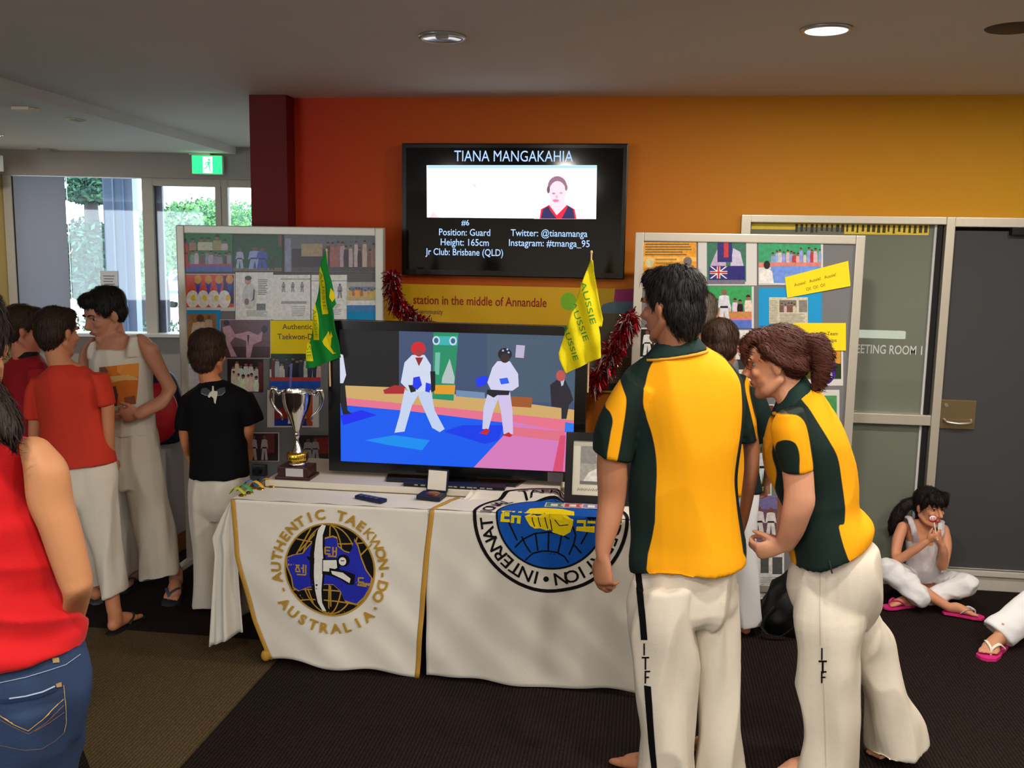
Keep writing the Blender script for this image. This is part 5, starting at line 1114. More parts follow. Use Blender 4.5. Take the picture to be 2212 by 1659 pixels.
# ---- hand flags on sticks at the sides of the lower screen
def hand_flag(name, label, stick, outline, col, Yf, parts):
    o = thing(name, Vector((stick[1].x, Yf, stick[1].z)), label, 'hand flag', 'hand flags beside the lower screen')
    stick = [q_ + Vector((0, 0.02, 0)) for q_ in stick]
    MB().tube([stick[0], stick[0].lerp(stick[1], 0.5), stick[1]], 0.004, n=8, k=1).build('stick', mat('pine_stick', S(216, 180, 130), 0.6), o, smooth=True)
    MB().ell(stick[0], (0.006, 0.006, 0.009)).build('stick_tip', MATS['pine_stick'], o, smooth=True)
    wv = lambda x, z: Yf + 0.010 * math.sin(x * 70 + z * 18) + 0.006 * math.sin(x * 31 - z * 40)
    pp = Print(0.0); pp.poly(outline, col)
    c = pp.build('cloth', print_mat('flag_cloth', 0.8, spec=0.1), o, lambda u, v, d: Vector((u, wv(u, v), v)), maxlen=0.012)
    c.data.polygons.foreach_set('use_smooth', [True] * len(c.data.polygons)); sd = c.modifiers.new('s', 'SOLIDIFY'); sd.thickness = 0.0012; sd.offset = 0
    pq = Print(0.0001); parts(pq)
    pq.build('print', print_mat('flag_cloth'), o, lambda u, v, d: Vector((u, wv(u, v) - 0.0022 - d, v)), maxlen=0.012)
    return o
YF1 = 4.235
G1 = S(24, 128, 52); Y1 = S(222, 206, 24)
fL = lambda pts: pxs(cL, YF1, pts)
def green_parts(q):
    for P_ in ([(1495, 480), (1520, 560), (1545, 760), (1560, 960), (1500, 965), (1480, 780), (1465, 640)], [(1440, 850), (1465, 960), (1485, 1215), (1415, 1220), (1400, 1080)], [(1360, 1240), (1390, 1260), (1412, 1430), (1350, 1425)], [(1590, 700), (1620, 740), (1635, 800), (1610, 840), (1585, 790)]):
        q.poly(fL(P_), Y1)
    for txt, (a_, b_) in (('AUSSIE', ((1497, 520), (1530, 930))), ('AUSSIE', ((1432, 900), (1450, 1200))), ('SIE', ((1372, 1270), (1382, 1410)))):
        u = fL([a_, b_]); d = Vector((u[1][0] - u[0][0], u[1][1] - u[0][1]))
        q.text(txt, (u[0][0] + u[1][0]) / 2, (u[0][1] + u[1][1]) / 2, 0.017, S(120, 160, 30), rot=math.atan2(d.y, d.x), width=d.length * 0.95)
    q.poly(fL([(1545, 1170), (1565, 1130), (1580, 1180), (1590, 1130), (1605, 1185), (1590, 1200), (1580, 1290), (1610, 1345), (1640, 1350), (1600, 1360), (1560, 1310), (1530, 1270), (1515, 1230)]), Y1)   # leaping kangaroo
hand_flag('green_hand_flag', 'green and yellow hand flag at the left of the lower screen', (at(702, 541, YF1), at(710, 835, YF1)),
          fL([(1528, 325), (1500, 440), (1470, 600), (1445, 820), (1400, 1100), (1338, 1500), (1420, 1495), (1520, 1450), (1695, 1390), (1660, 1200), (1625, 1000), (1612, 900), (1640, 860), (1620, 740), (1570, 560), (1548, 420)]), G1, YF1, green_parts)
fR = lambda pts: pxs(c4, YF1, pts)
def yellow_parts(q):
    GT = S(70, 140, 60)
    for txt, a_, b_ in (('AUSSIE', (385, 420), (500, 880)), ('AUSSIE', (275, 640), (425, 1060)), ('AUSSIE', (190, 880), (320, 1260))):
        u = fR([a_, b_]); d = Vector((u[1][0] - u[0][0], u[1][1] - u[0][1]))
        q.text(txt, (u[0][0] + u[1][0]) / 2, (u[0][1] + u[1][1]) / 2, 0.024, GT, rot=math.atan2(d.y, d.x), width=d.length * 0.98)
hand_flag('yellow_hand_flag', 'yellow hand flag with green lettering at the right of the lower screen', (at(1277, 545, YF1), at(1269, 848, YF1)),
          fR([(465, 205), (410, 350), (365, 480), (290, 700), (220, 900), (165, 1070), (130, 1190), (140, 1250), (205, 1400), (330, 1345), (440, 1290), (578, 1235), (570, 1000), (552, 905), (585, 908), (597, 830), (560, 650), (530, 480), (505, 330), (492, 205)]), Y1, YF1, yellow_parts)

# ---- white low cabinet with wooden plinth behind the boys, and a bag on it
cb = thing('low_cabinet', (-3.4, 5.2, 0), 'low white cabinet on a wooden plinth behind the boys', 'cabinet')
MB().box(-4.3, -2.72, 4.98, 5.45, 0.115, 0.70).build('body', mat('lilac_white_panel', S(190, 186, 190), 0.55), cb, bevel=0.005)
MB().box(-4.3, -2.72, 4.975, 5.45, 0.0, 0.115).build('plinth', mat('oak_plinth', S(150, 98, 44), 0.5, var=0.2, vscale=8, stretch=(1, 1, 10)), cb)
for x_ in (-3.77, -3.24): MB().box(x_ - 0.003, x_ + 0.003, 4.977, 4.985, 0.13, 0.69).build('door_gap', mGap, cb)
for x_ in (-3.3, -3.18): MB().box(x_ - 0.006, x_ + 0.006, 4.955, 4.98, 0.5, 0.62).build('handle', MATS['satin_steel'], cb)
YBG = 5.12; c0_ = at(346, 905, YBG) - Vector((0.035, 0, 0))
bgg = thing('sports_bag', (c0_.x, YBG, 0.70), 'red and navy sports bag on the low white cabinet', 'bag')
mRedB = mat('red_nylon', S(170, 20, 30), 0.55, bump=0.2, bscale=60); mNvB = mat('navy_nylon', S(16, 18, 34), 0.6, bump=0.2, bscale=60)
B_ = MB(); hz_ = at(350, 800, YBG).z - 0.70
B_.loft([((c0_.x, YBG, 0.702), (0.14, 0, 0), (0, 0.10, 0)), ((c0_.x, YBG, 0.78), (0.17, 0, 0), (0, 0.13, 0)), ((c0_.x, YBG, 0.7 + hz_ * .6), (0.165, 0, 0), (0, 0.13, 0)), ((c0_.x, YBG, 0.7 + hz_ * .9), (0.13, 0, 0), (0, 0.10, 0)), ((c0_.x, YBG, 0.7 + hz_), (0.08, 0, 0), (0, 0.06, 0))], 20, 4)
solid(B_, 'body', mNvB, bgg, 0.012, 3)
B_ = MB(); B_.ell((c0_.x + 0.06, YBG - 0.085, 0.7 + hz_ * .45), (0.13, 0.075, hz_ * .42)); solid(B_, 'pocket', mRedB, bgg, 0.012, 2)
MB().tube([(c0_.x - 0.05, YBG, 0.7 + hz_ - .01), (c0_.x, YBG, 0.7 + hz_ + .05), (c0_.x + 0.05, YBG, 0.7 + hz_ - .01)], 0.012, n=8).build('grab_handle', mNvB, bgg, smooth=True)
# black bag on the floor by the right board
pb_ = atz(1702, 1365, 0); kb = thing('black_backpack', (pb_.x + 0.02, pb_.y, 0), 'black backpack slumped on the floor between the two pairs of legs', 'bag')
B_ = MB(); x_, y_ = pb_.x + 0.02, pb_.y + 0.05
B_.loft([((x_, y_, 0.0), (0.15, 0, 0), (0, 0.12, 0)), ((x_, y_, 0.08), (0.17, 0, 0), (0, 0.14, 0)), ((x_ + 0.03, y_, 0.22), (0.13, 0, 0), (0, 0.11, 0)), ((x_ + 0.06, y_ + .02, 0.3), (0.07, 0, 0), (0, 0.06, 0))], 20, 4)
solid(B_, 'body', mat('black_nylon', S(14, 14, 15), 0.5, bump=0.2, bscale=50), kb, 0.012, 3, folds(0.02, (9, 9, 6), 4.0))
MB().tube([(x_ - 0.1, y_ - 0.13, 0.15), (x_ - 0.16, y_ - 0.16, 0.06), (x_ - 0.08, y_ - 0.17, 0.02), (x_ + 0.02, y_ - 0.15, 0.1)], [(0.014, 0.003)] * 4, n=8).build('strap', MATS['black_nylon'], kb, smooth=True)

# ================================================================== PEOPLE
V = Vector
def ring(x1, y1, x2, y2, Y, rb, Y2=None):
    p1 = at(x1, y1, Y); p2 = at(x2, y2, Y if Y2 is None else Y2); return ((p1 + p2) / 2, (p2 - p1) / 2, V((0, rb, 0)))
def rows(fn, Y, L):          # [(x1, y1, x2, y2, rb[, Y])] in crop pixels
    return [ring(*fn(r[0], r[1]), *fn(r[2], r[3]), r[5] if len(r) > 5 else Y, r[4]) for r in L]
def frame3(f, up=(0, 0, 1)):
    y = V(f).normalized(); z = V(up); z = (z - y * z.dot(y)).normalized(); x = y.cross(z); return Matrix((x, y, z)).transposed()
SKIN = {}
def skin(i, c): 
    return mat('skin_%s' % i, c, 0.55, var=0.08, vscale=14, spec=0.35)
def head_shape(M, c, f, s=1.0, up=(0, 0, 1), neck=None, nr=0.052, wide=1.0):
    R3 = frame3(f, up); c = V(c); P = lambda x, y, z: c + R3 @ V((x * s, y * s, z * s)); r = lambda a, b, d: (a * s, b * s, d * s)
    M.ell(P(0, -0.014, 0.028), r(0.073 * wide, 0.093, 0.086), R3); M.ell(P(0, 0.022, -0.03), r(0.060 * wide, 0.064, 0.080), R3); M.ell(P(0, 0.028, 0.035), r(0.060 * wide, 0.058, 0.055), R3)
    M.tube([P(0, 0.03, -0.085), P(0, 0.062, -0.100)], [0.036 * s, 0.022 * s], n=10, k=2)
    for q in (-1, 1):
        M.tube([P(q * 0.058, -0.01, -0.05), P(q * 0.04, 0.035, -0.088), P(0, 0.06, -0.1)], [0.018 * s, 0.018 * s, 0.018 * s], n=8, k=3)      # jaw line
        M.ell(P(q * 0.034, 0.062, -0.022), r(0.024, 0.020, 0.020), R3)                                                          # cheek
        M.ell(P(q * 0.075 * wide, -0.008, -0.006), r(0.009, 0.019, 0.031), R3 @ Matrix.Rotation(q * 0.35, 3, 'Z'))                # ear
        M.ell(P(q * 0.031, 0.080, 0.022), r(0.020, 0.010, 0.007), R3)                                                           # brow
    M.tube([P(0, 0.082, 0.016), P(0, 0.094, -0.008), P(0, 0.108, -0.028), P(0, 0.090, -0.036)], [0.008 * s, 0.009 * s, 0.013 * s, 0.012 * s], n=8, k=3)
    M.ell(P(0, 0.082, -0.060), r(0.023, 0.011, 0.008), R3); M.ell(P(0, 0.080, -0.071), r(0.019, 0.010, 0.007), R3)
    if neck is not None: M.tube([P(0, -0.022, -0.06), P(0, -0.02, -0.1).lerp(V(neck), 0.35), V(neck)], [nr * 0.95, nr, nr * 1.15], n=14, k=4)
    return R3, P
def face_parts(root, R3, P, s, iris=(60, 40, 30), lip=(176, 96, 92), brow=(52, 36, 28)):
    for q in (-1, 1):
        e = MB().ell(P(q * 0.030, 0.0645, 0.004), (0.0135 * s, 0.0105 * s, 0.0062 * s), R3).build('eye', mat('eye_white', S(176, 158, 148), 0.4), root, smooth=True)
        MB().ell(P(q * 0.030, 0.0715, 0.004), (0.0075 * s, 0.0042 * s, 0.0060 * s), R3).build('iris', mat('iris_%d' % iris[0], S(*iris), 0.2), e, smooth=True)
        MB().tube([P(q * 0.014, 0.087, 0.024), P(q * 0.03, 0.087, 0.029), P(q * 0.048, 0.074, 0.024)], [0.003 * s, 0.004 * s, 0.0025 * s], n=6, k=3).build('eyebrow', mat('brow_%d' % brow[0], S(*brow), 0.8), root, smooth=True)
    MB().tube([P(-0.022, 0.082, -0.065), P(-0.008, 0.0925, -0.061), P(0, 0.092, -0.063), P(0.008, 0.0925, -0.061), P(0.022, 0.082, -0.065)], [0.002 * s, 0.0055 * s, 0.006 * s, 0.0055 * s, 0.002 * s], n=8, k=3).build('lips', mat('lips_%d' % lip[0], S(*lip), 0.45), root, smooth=True)
def hand_shape(M, w, d, pn, side, s=1.0, curl=0.45, spread=0.0, thumb=0.5):
    """w wrist, d pointing direction, pn the way the palm faces, side +1 right hand, -1 left"""
    w = V(w); d = V(d).normalized(); pn = V(pn); pn = (pn - d * pn.dot(d)).normalized(); t = d.cross(pn) * side
    M.tube([w, w + d * 0.03 * s, w + d * 0.065 * s, w + d * 0.088 * s], [(0.024 * s, 0.018 * s), (0.034 * s, 0.016 * s), (0.040 * s, 0.015 * s), (0.038 * s, 0.012 * s)], side=t, n=14, k=3)
    for i, (o_, L_) in enumerate(((0.029, 0.072), (0.0105, 0.080), (-0.009, 0.074), (-0.028, 0.058))):
        p = w + d * (0.080 - 0.006 * abs(i - 1)) * s + t * o_ * s; dd = (d + t * spread * (1.5 - i) * 0.12).normalized(); pts = [p]; a = 0
        for j, fr in enumerate((0.46, 0.30, 0.24)):
            a += curl * (0.75, 1.1, 0.8)[j] * (1 + 0.12 * i); v = dd * math.cos(a) + pn * math.sin(a); p = p + v * L_ * fr * s; pts.append(p)
        M.tube(pts, [0.0095 * s, 0.009 * s, 0.0082 * s, 0.007 * s], n=8, k=2)
    p = w + d * 0.022 * s + t * 0.024 * s + pn * 0.006 * s; v1 = (t * 0.75 + d * 0.75 + pn * 0.35 * thumb).normalized(); v2 = (t * 0.25 + d * 0.9 + pn * 0.6 * thumb).normalized()
    M.tube([p, p + v1 * 0.036 * s, p + v1 * 0.036 * s + v2 * 0.028 * s, p + v1 * 0.036 * s + v2 * 0.050 * s], [0.015 * s, 0.0115 * s, 0.0105 * s, 0.008 * s], n=8, k=2)
def foot_shape(M, heel, d, L=0.24, side=1, ankle=True):
    """heel = point on the sole under the heel, d = direction of the toes"""
    d = V(d).normalized(); s = L / 0.24; up = V((0, 0, 1)); up = (up - d * up.dot(d)).normalized(); t = d.cross(up); h = V(heel)
    Q = lambda a, b, c: h + d * a * s + t * b * s + up * c * s
    M.tube([Q(0.028, 0, 0.032), Q(0.075, 0, 0.040), Q(0.12, 0.004 * side, 0.034), Q(0.165, 0.004 * side, 0.022)], [(0.030 * s, 0.031 * s), (0.030 * s, 0.038 * s), (0.035 * s, 0.031 * s), (0.041 * s, 0.020 * s)], side=t, n=14, k=4)
    if ankle: M.tube([Q(0.045, 0, 0.05), Q(0.042, 0, 0.10)], [0.036 * s, 0.034 * s], n=12, k=2)
    for i in range(5):
        o_ = (-0.030 + 0.0155 * i) * side * -1; e = 0.222 - 0.010 * i - (0.004 if i == 0 else 0)
        M.tube([Q(0.172 - 0.006 * i, o_ * 0.95, 0.017), Q(e - 0.012, o_, 0.015), Q(e, o_, 0.011)], [(0.0125 if i == 0 else 0.0095) * s] * 2 + [0.008 * s], n=8, k=2)
    return Q, t, up
def flipflop(name, label, heel, d, L, side, sole_col, strap_col, parent=None):
    """sandal worn on a foot: a part of its wearer"""
    d = V(d).normalized(); up = V((0, 0, 1)); up = (up - d * up.dot(d)).normalized(); t = d.cross(up); s = L / 0.24; h = V(heel)
    Q = lambda a, b, c: h + d * a * s + t * b * s + up * c * s
    out = [(-0.012, 0), (0.0, -0.026), (0.05, -0.032), (0.10, -0.034), (0.16, -0.046), (0.21, -0.044), (0.238, -0.018), (0.24, 0.012), (0.22, 0.04), (0.17, 0.046), (0.10, 0.032), (0.05, 0.03), (0.0, 0.026)]
    o = MB().prism([Q(a, b, -0.014) for a, b in out], up * 0.014 * s).build(name, mat('sole_' + name + str(int(sole_col[0] * 1000)), sole_col, 0.7), parent)
    if label: o['label'] = label
    for b in (-1, 1):
        MB().tube([Q(0.185, 0.012 * -side, 0.002), Q(0.18, 0.012 * -side + b * 0.004, 0.032), Q(0.14, b * 0.030, 0.044), Q(0.095, b * 0.040, 0.014)], [(0.005 * s, 0.003 * s), (0.006 * s, 0.003 * s), (0.008 * s, 0.003 * s), (0.008 * s, 0.003 * s)], n=8, k=4).build('strap', mat('strap_' + name + str(int(strap_col[1] * 1000)), strap_col, 0.6), o, smooth=True)
    return o
mHair = {}
def hair_mat(n, c):
    return mat('hair_' + n, c, 0.62, var=0.45, vscale=90, stretch=(1, 1, 0.15), bump=0.5, bscale=220, spec=0.3)
def strands(o, crown, n, L, seed, flow):
    """thin locks lying along the hair"""
    me = o.data; rn = np.random.RandomState(int(seed * 10)); nv = len(me.vertices)
    co_ = np.empty(nv * 3); me.vertices.foreach_get('co', co_); co_ = co_.reshape(-1, 3); no = np.empty(nv * 3); me.vertices.foreach_get('normal', no); no = no.reshape(-1, 3)
    faces = [tuple(p.vertices) for p in me.polygons]; idx = rn.randint(0, nv, n); vs = [tuple(c) for c in co_]; fl = V(flow)
    nf = len(faces)
    for i in idx:
        p = V(co_[i]); nn = V(no[i]); out = p - V(crown); out.z *= 0.3
        d = fl + out.normalized() * 0.5 + V(rn.normal(0, .16, 3)); t = d - nn * d.dot(nn)
        if t.length < 0.1: continue
        t.normalize(); w = t.cross(nn) * rn.uniform(.0008, .0018); l = L * rn.uniform(.5, 1.2); up_ = nn * rn.uniform(.0015, .006)
        a = p - t * l * .4 - nn * .002; b = p + up_ * .7; c = p + t * l * .45 + up_; e_ = p + t * l * .8 + up_ * .5 - nn * .004
        k = len(vs); vs += [tuple(a - w), tuple(a + w), tuple(b - w), tuple(b + w), tuple(c - w), tuple(c + w), tuple(e_ - w * .3), tuple(e_ + w * .3)]
        faces += [(k, k + 1, k + 3, k + 2), (k + 2, k + 3, k + 5, k + 4), (k + 4, k + 5, k + 7, k + 6)]
    m0 = me.materials[0]; m2 = bpy.data.meshes.new('hair'); m2.from_pydata(vs, [], faces); m2.materials.append(m0)
    m2.polygons.foreach_set('use_smooth', [True] * len(m2.polygons)); o.data = m2
def hair_part(root, P, R3, s, lobes, material, name='hair', amp=0.007, voxel=0.007, seed=1.0, extra=None, flow=(0, 0, -1), strand_n=2600):
    M = MB()
    for (x, y, z), (a, b, c) in lobes: M.ell(P(x, y, z), (a * s, b * s, c * s), R3, 20, 14)
    if extra: extra(M)
    o = solid(M, name, material, root, voxel, 2, folds(amp * 0.6, (75, 75, 20), seed, ridge=False))
    strands(o, P(0, -0.02, 0.11) - wloc(root), strand_n, 0.042 * s, seed, flow); return o
SHORT = [((0, -0.024, 0.046), (0.083, 0.096, 0.085)), ((0, -0.048, 0.0), (0.078, 0.066, 0.075)), ((0, 0.03, 0.088), (0.062, 0.05, 0.035)), ((0.06, -0.005, 0.03), (0.024, 0.03, 0.035)), ((-0.06, -0.005, 0.03), (0.024, 0.03, 0.035))]
def person(loc, label): return thing('person', V((loc[0], loc[1], 0)), label, 'person')
def decal(target, fn, polys, name, parent, material, off=0.0025, maxlen=0.012, step=0.0003):
    """print laid on a garment: outlines are dropped on to its surface along the line of sight once, then belong to it"""
    tl = wloc(target); me = target.data
    bv = BVHTree.FromPolygons([tl + v.co for v in me.vertices], [tuple(p.vertices) for p in me.polygons])
    pq = Print(step)
    for kind, pts, col in polys:
        if kind == 'poly': pq.poly([fn(*p) for p in pts], col)
        elif kind == 'line': pq.line([fn(*p) for p in pts[0]], pts[1], col)
        elif kind == 'text':
            t_, x, y, h, w_, rot = pts; q = fn(x, y); pq.text(t_, q[0], -q[1], h, col, rot=rot, width=w_, bold=0.02)
            n_ = len(glyphs(t_, 0.02)[0]); pq.v[-n_:] = [(a, -b, c) for a, b, c in pq.v[-n_:]]
    last = [V((0, 0, 0))]
    def place(u, v, d):
        dr = ray(u, v).normalized(); hit, nrm, idx, dist = bv.ray_cast(CP, dr)
        if hit is None: 
            hit, nrm, idx, dist = bv.find_nearest(CP + dr * (last[0] - CP).length) if last[0].length else (CP + dr * 3, -dr, 0, 3)
        last[0] = hit
        if nrm.dot(dr) > 0: nrm = -nrm
        return hit + nrm * (off + d)
    return pq.build(name, material, parent, place, maxlen=maxlen)
PX = crop(0, 0, 1)
mDobok = mat('white_dobok_cotton', S(212, 202, 186), 0.85, var=0.04, vscale=30, bump=0.25, bscale=300)
GOLDC, GREENC = S(240, 164, 6), S(14, 34, 30)
mTeam = mask_mat('green_gold_team_shirt', GREENC, GOLDC)
mGreenCol = mat('green_collar_knit', S(16, 44, 40), 0.8, bump=0.3, bscale=300)
mTrimC = mat('gold_collar_trim', S(206, 150, 50), 0.8)

# ------------------------------------------------------------------ tall man in team shirt, seen from behind
cA = crop(1240, 560, 440 / 1043)
man = person(at(1470, 1690, 3.25), 'tall man in green and gold shirt standing with his back turned')
SKM = skin('man', S(168, 112, 82))
B = MB()
hc = at(1447, 661, 3.24)
R3, P = head_shape(B, hc, (-0.80, 0.58, -0.10), 1.02, neck=at(1462, 790, 3.27), nr=0.058)
B.loft([ring(1380, 800, 1580, 800, 3.25, 0.07), ring(1385, 900, 1590, 900, 3.25, 0.09), ring(1385, 1100, 1580, 1100, 3.25, 0.085), ring(1385, 1260, 1575, 1260, 3.25, 0.10)], 16, 4, 'round')
B.loft(rows(PX, 3.19, [(1362, 848, 1405, 872, .035), (1322, 890, 1380, 912, .042), (1292, 960, 1358, 980, .043), (1289, 1030, 1356, 1036, .042), (1291, 1075, 1352, 1082, .041), (1287, 1125, 1340, 1135, .036, 3.16), (1285, 1178, 1321, 1186, .026, 3.13), (1287, 1200, 1317, 1206, .022, 3.12)]), 14, 4, 'round')
hand_shape(B, at(1302, 1200, 3.12), at(1303, 1265, 3.10) - at(1302, 1200, 3.12), (0.55, 0.8, 0), -1, 1.0, 0.55, thumb=0.9)
B.loft(rows(PX, 3.34, [(1570, 850, 1604, 850, .035), (1588, 905, 1628, 905, .042), (1604, 960, 1640, 955, .042), (1607, 1010, 1640, 1010, .04), (1603, 1050, 1632, 1055, .036, 3.36), (1596, 1110, 1618, 1118, .028, 3.42), (1588, 1150, 1606, 1155, .024, 3.46)]), 14, 4, 'round')
hand_shape(B, at(1597, 1152, 3.46), (-0.1, 0.55, -0.75), (-1, 0.1, 0.1), 1, 0.98, 0.6)
for a_, k_, hp in ((at(1440, 1690, 3.2), at(1440, 1480, 3.18), at(1430, 1290, 3.22)), (at(1552, 1690, 3.31), at(1550, 1480, 3.29), at(1532, 1290, 3.29))):
    B.tube([hp, k_, V((a_.x, a_.y, 0.08))], [0.055, 0.048, 0.036], n=12, k=4)
hL = V((at(1440, 1690, 3.2).x + 0.02, 3.19, 0.0)); hR = V((at(1552, 1690, 3.31).x + 0.01, 3.28, 0.0))
foot_shape(B, hL, (-0.85, 0.5, 0), 0.26, -1); foot_shape(B, hR, (-0.45, 0.9, 0), 0.26, 1)
solid(B, 'body', SKM, man, 0.0055, 3)
face_parts(man, R3, P, 1.02, brow=(40, 36, 34))
hair_part(man, P, R3, 1.02, [((0, -0.026, 0.048), (0.088, 0.100, 0.086)), ((0, -0.055, -0.01), (0.080, 0.062, 0.085)), ((0, -0.06, -0.06), (0.062, 0.045, 0.05)), ((0, 0.035, 0.090), (0.064, 0.052, 0.038)), ((0.062, 0.0, 0.03), (0.024, 0.03, 0.036)), ((-0.062, 0.0, 0.03), (0.024, 0.03, 0.036))], hair_mat('black', S(26, 24, 24)), amp=0.012, seed=3.0)
# shirt
GB = [(1428, 771), (1402, 800), (1392, 847), (1394, 897), (1407, 940), (1417, 990), (1419, 1045), (1415, 1130), (1406, 1260), (1612, 1260), (1608, 1210), (1599, 1100), (1592, 1045), (1596, 982), (1603, 919), (1605, 855), (1599, 822), (1569, 788), (1527, 756), (1470, 740)]
gp = polysd([(at(x, y, 3.13).x, at(x, y, 3.13).z) for x, y in GB])
gs = polysd([(at(*cA(x, y), 3.12).x, at(*cA(x, y), 3.12).z) for x, y in [(205, 600), (258, 685), (267, 745), (250, 870), (212, 1060), (168, 1060), (188, 900), (200, 830), (185, 785), (150, 755), (165, 690)]])
gr = polysd([(at(*cA(x, y), 3.30).x, at(*cA(x, y), 3.30).z) for x, y in [(893, 610), (925, 760), (965, 930), (948, 930), (912, 790), (885, 640)]])
B = MB()
B.loft(rows(PX, 3.25, [(1412, 752, 1512, 735, .062), (1398, 772, 1532, 754, .075), (1372, 792, 1568, 778, .095), (1345, 815, 1604, 806, .112), (1337, 842, 1616, 840, .125), (1345, 880, 1616, 880, .132), (1360, 930, 1608, 930, .134), (1366, 980, 1604, 980, .13), (1361, 1040, 1602, 1040, .125), (1360, 1100, 1602, 1100, .125), (1361, 1160, 1605, 1160, .132), (1357, 1200, 1609, 1195, .145), (1360, 1226, 1610, 1216, .152)]), 28, 3)
B.loft(rows(PX, 3.19, [(1350, 800, 1420, 850, .07), (1322, 835, 1400, 880, .078), (1303, 875, 1385, 910, .077), (1289, 920, 1372, 950, .072), (1282, 972, 1362, 997, .068)]), 20, 3)
B.loft(rows(PX, 3.33, [(1560, 795, 1612, 815, .07), (1570, 850, 1624, 845, .075), (1582, 900, 1634, 895, .07), (1598, 962, 1642, 948, .066)]), 20, 3)
sh = solid(B, 'shirt', mTeam, man, 0.007, 3, folds(0.016, (5, 5, 2.4), 2.0), mask=lambda c: np.maximum(np.maximum(gp(c[:, 0], c[:, 2]), np.where(c[:, 0] < at(1372, 900, 3.19).x, gs(c[:, 0], c[:, 2]), -1)), gr(c[:, 0], c[:, 2])))
B = MB(); B.loft([ring(1412, 744, 1508, 724, 3.25, .066), ring(1404, 757, 1516, 738, 3.25, .074), ring(1393, 775, 1530, 754, 3.25, .086)], 28, 3)
cl_ = solid(B, 'collar', mGreenCol, sh, 0.006, 1)
MB().loft([ring(1392, 774, 1531, 754, 3.25, .088), ring(1389, 779, 1534, 759, 3.25, .090)], 36).build('collar_trim', mTrimC, sh, smooth=True)
# trousers with black side stripe
B = MB()
B.loft(rows(PX, 3.25, [(1385, 1170, 1580, 1170, .08), (1374, 1225, 1590, 1225, .10), (1361, 1310, 1595, 1310, .122), (1380, 1345, 1580, 1345, .08)]), 24, 3)
B.loft(rows(PX, 3.2, [(1372, 1262, 1500, 1262, .10), (1362, 1339, 1497, 1339, .115), (1364, 1409, 1504, 1409, .105), (1367, 1480, 1507, 1480, .10), (1378, 1568, 1505, 1568, .10), (1378, 1640, 1502, 1640, .105), (1374, 1690, 1503, 1690, .11), (1372, 1708, 1504, 1708, .11)]), 22, 4)
B.loft(rows(PX, 3.3, [(1480, 1262, 1590, 1262, .10), (1495, 1339, 1595, 1339, .105), (1502, 1409, 1595, 1409, .10), (1504, 1480, 1595, 1480, .095), (1506, 1568, 1597, 1568, .095), (1502, 1640, 1600, 1640, .10), (1500, 1676, 1602, 1676, .105)]), 22, 4)
trs = solid(B, 'trousers', mDobok, man, 0.0075, 2, folds(0.028, (7, 7, 1.9), 5.0))
c8 = crop(1280, 1180, 780 / 2212); BK = S(12, 12, 13)
decal(trs, c8, [('poly', [(258, 95), (300, 165), (318, 330), (338, 572), (298, 572), (285, 400), (270, 250)], BK), ('poly', [(318, 850), (360, 858), (372, 1060), (398, 1375), (365, 1375), (345, 1200), (330, 1010)], BK)], 'side_stripe', trs, print_mat('cloth_print'))
# letters run down the seam
def seam_letters(target, spots, parent, name='lettering'):
    polys = []
    for ch, x, y, h, w_ in spots:
        hh = h / 2; ww = w_ / 2; st = max(2.2, w_ * 0.22)
        if ch == 'I': polys.append(('poly', [(x - st / 2, y - hh), (x + st / 2, y - hh), (x + st / 2, y + hh), (x - st / 2, y + hh)], BK))
        if ch == 'T': polys += [('poly', [(x - ww, y - hh), (x + ww, y - hh), (x + ww, y - hh + st), (x - ww, y - hh + st)], BK), ('poly', [(x - st / 2, y - hh), (x + st / 2, y - hh), (x + st / 2, y + hh), (x - st / 2, y + hh)], BK)]
        if ch == 'F': polys += [('poly', [(x - ww * .6, y - hh), (x - ww * .6 + st, y - hh), (x - ww * .6 + st, y + hh), (x - ww * .6, y + hh)], BK), ('poly', [(x - ww * .6, y - hh), (x + ww, y - hh), (x + ww, y - hh + st), (x - ww * .6, y - hh + st)], BK), ('poly', [(x - ww * .6, y - st * .4), (x + ww * .7, y - st * .4), (x + ww * .7, y + st * .6), (x - ww * .6, y + st * .6)], BK)]
    return decal(target, PX, polys, name, parent, print_mat('cloth_print'))
seam_letters(trs, [('I', 1392, 1402, 26, 14), ('T', 1395, 1432, 28, 16), ('F', 1398, 1462, 28, 15)], trs)

# ------------------------------------------------------------------ woman in team shirt bending forward, seen from her left
wom = person(at(1800, 1690, 3.4), 'woman with reddish ponytail in green and gold shirt bending forward')
SKW = skin('woman', S(212, 152, 120))
B = MB()
hc = at(*cW(322, 338), 3.40)
R3, P = head_shape(B, hc, (-0.95, 0.20, -0.16), 1.03, up=(-0.12, 0, 1), neck=at(*cW(440, 560), 3.40), nr=0.052)
B.tube([at(*cW(400, 470), 3.4), at(*cW(455, 570), 3.4)], [0.05, 0.062], n=14, k=3)
B.loft(rows(cW, 3.4, [(360, 640, 560, 560, .08), (320, 800, 660, 720, .13), (330, 980, 730, 950, .12), (420, 1180, 740, 1170, .10), (500, 1340, 760, 1290, .10)]), 16, 4, 'round')
B.loft(rows(cW, 3.2, [(345, 760, 490, 740, .035), (352, 900, 525, 890, .045), (357, 990, 545, 985, .047), (366, 1080, 553, 1095, .046), (366, 1150, 556, 1180, .044), (352, 1250, 528, 1262, .040, 3.21), (338, 1340, 486, 1366, .033, 3.24), (318, 1400, 430, 1452, .024, 3.28), (310, 1420, 410, 1468, .021, 3.29)]), 16, 4, 'round')
hand_shape(B, at(*cW(362, 1440), 3.29), (-0.9, 0.1, -0.28), (0.2, 0.85, 0.4), -1, 0.95, 0.75, thumb=1.0)
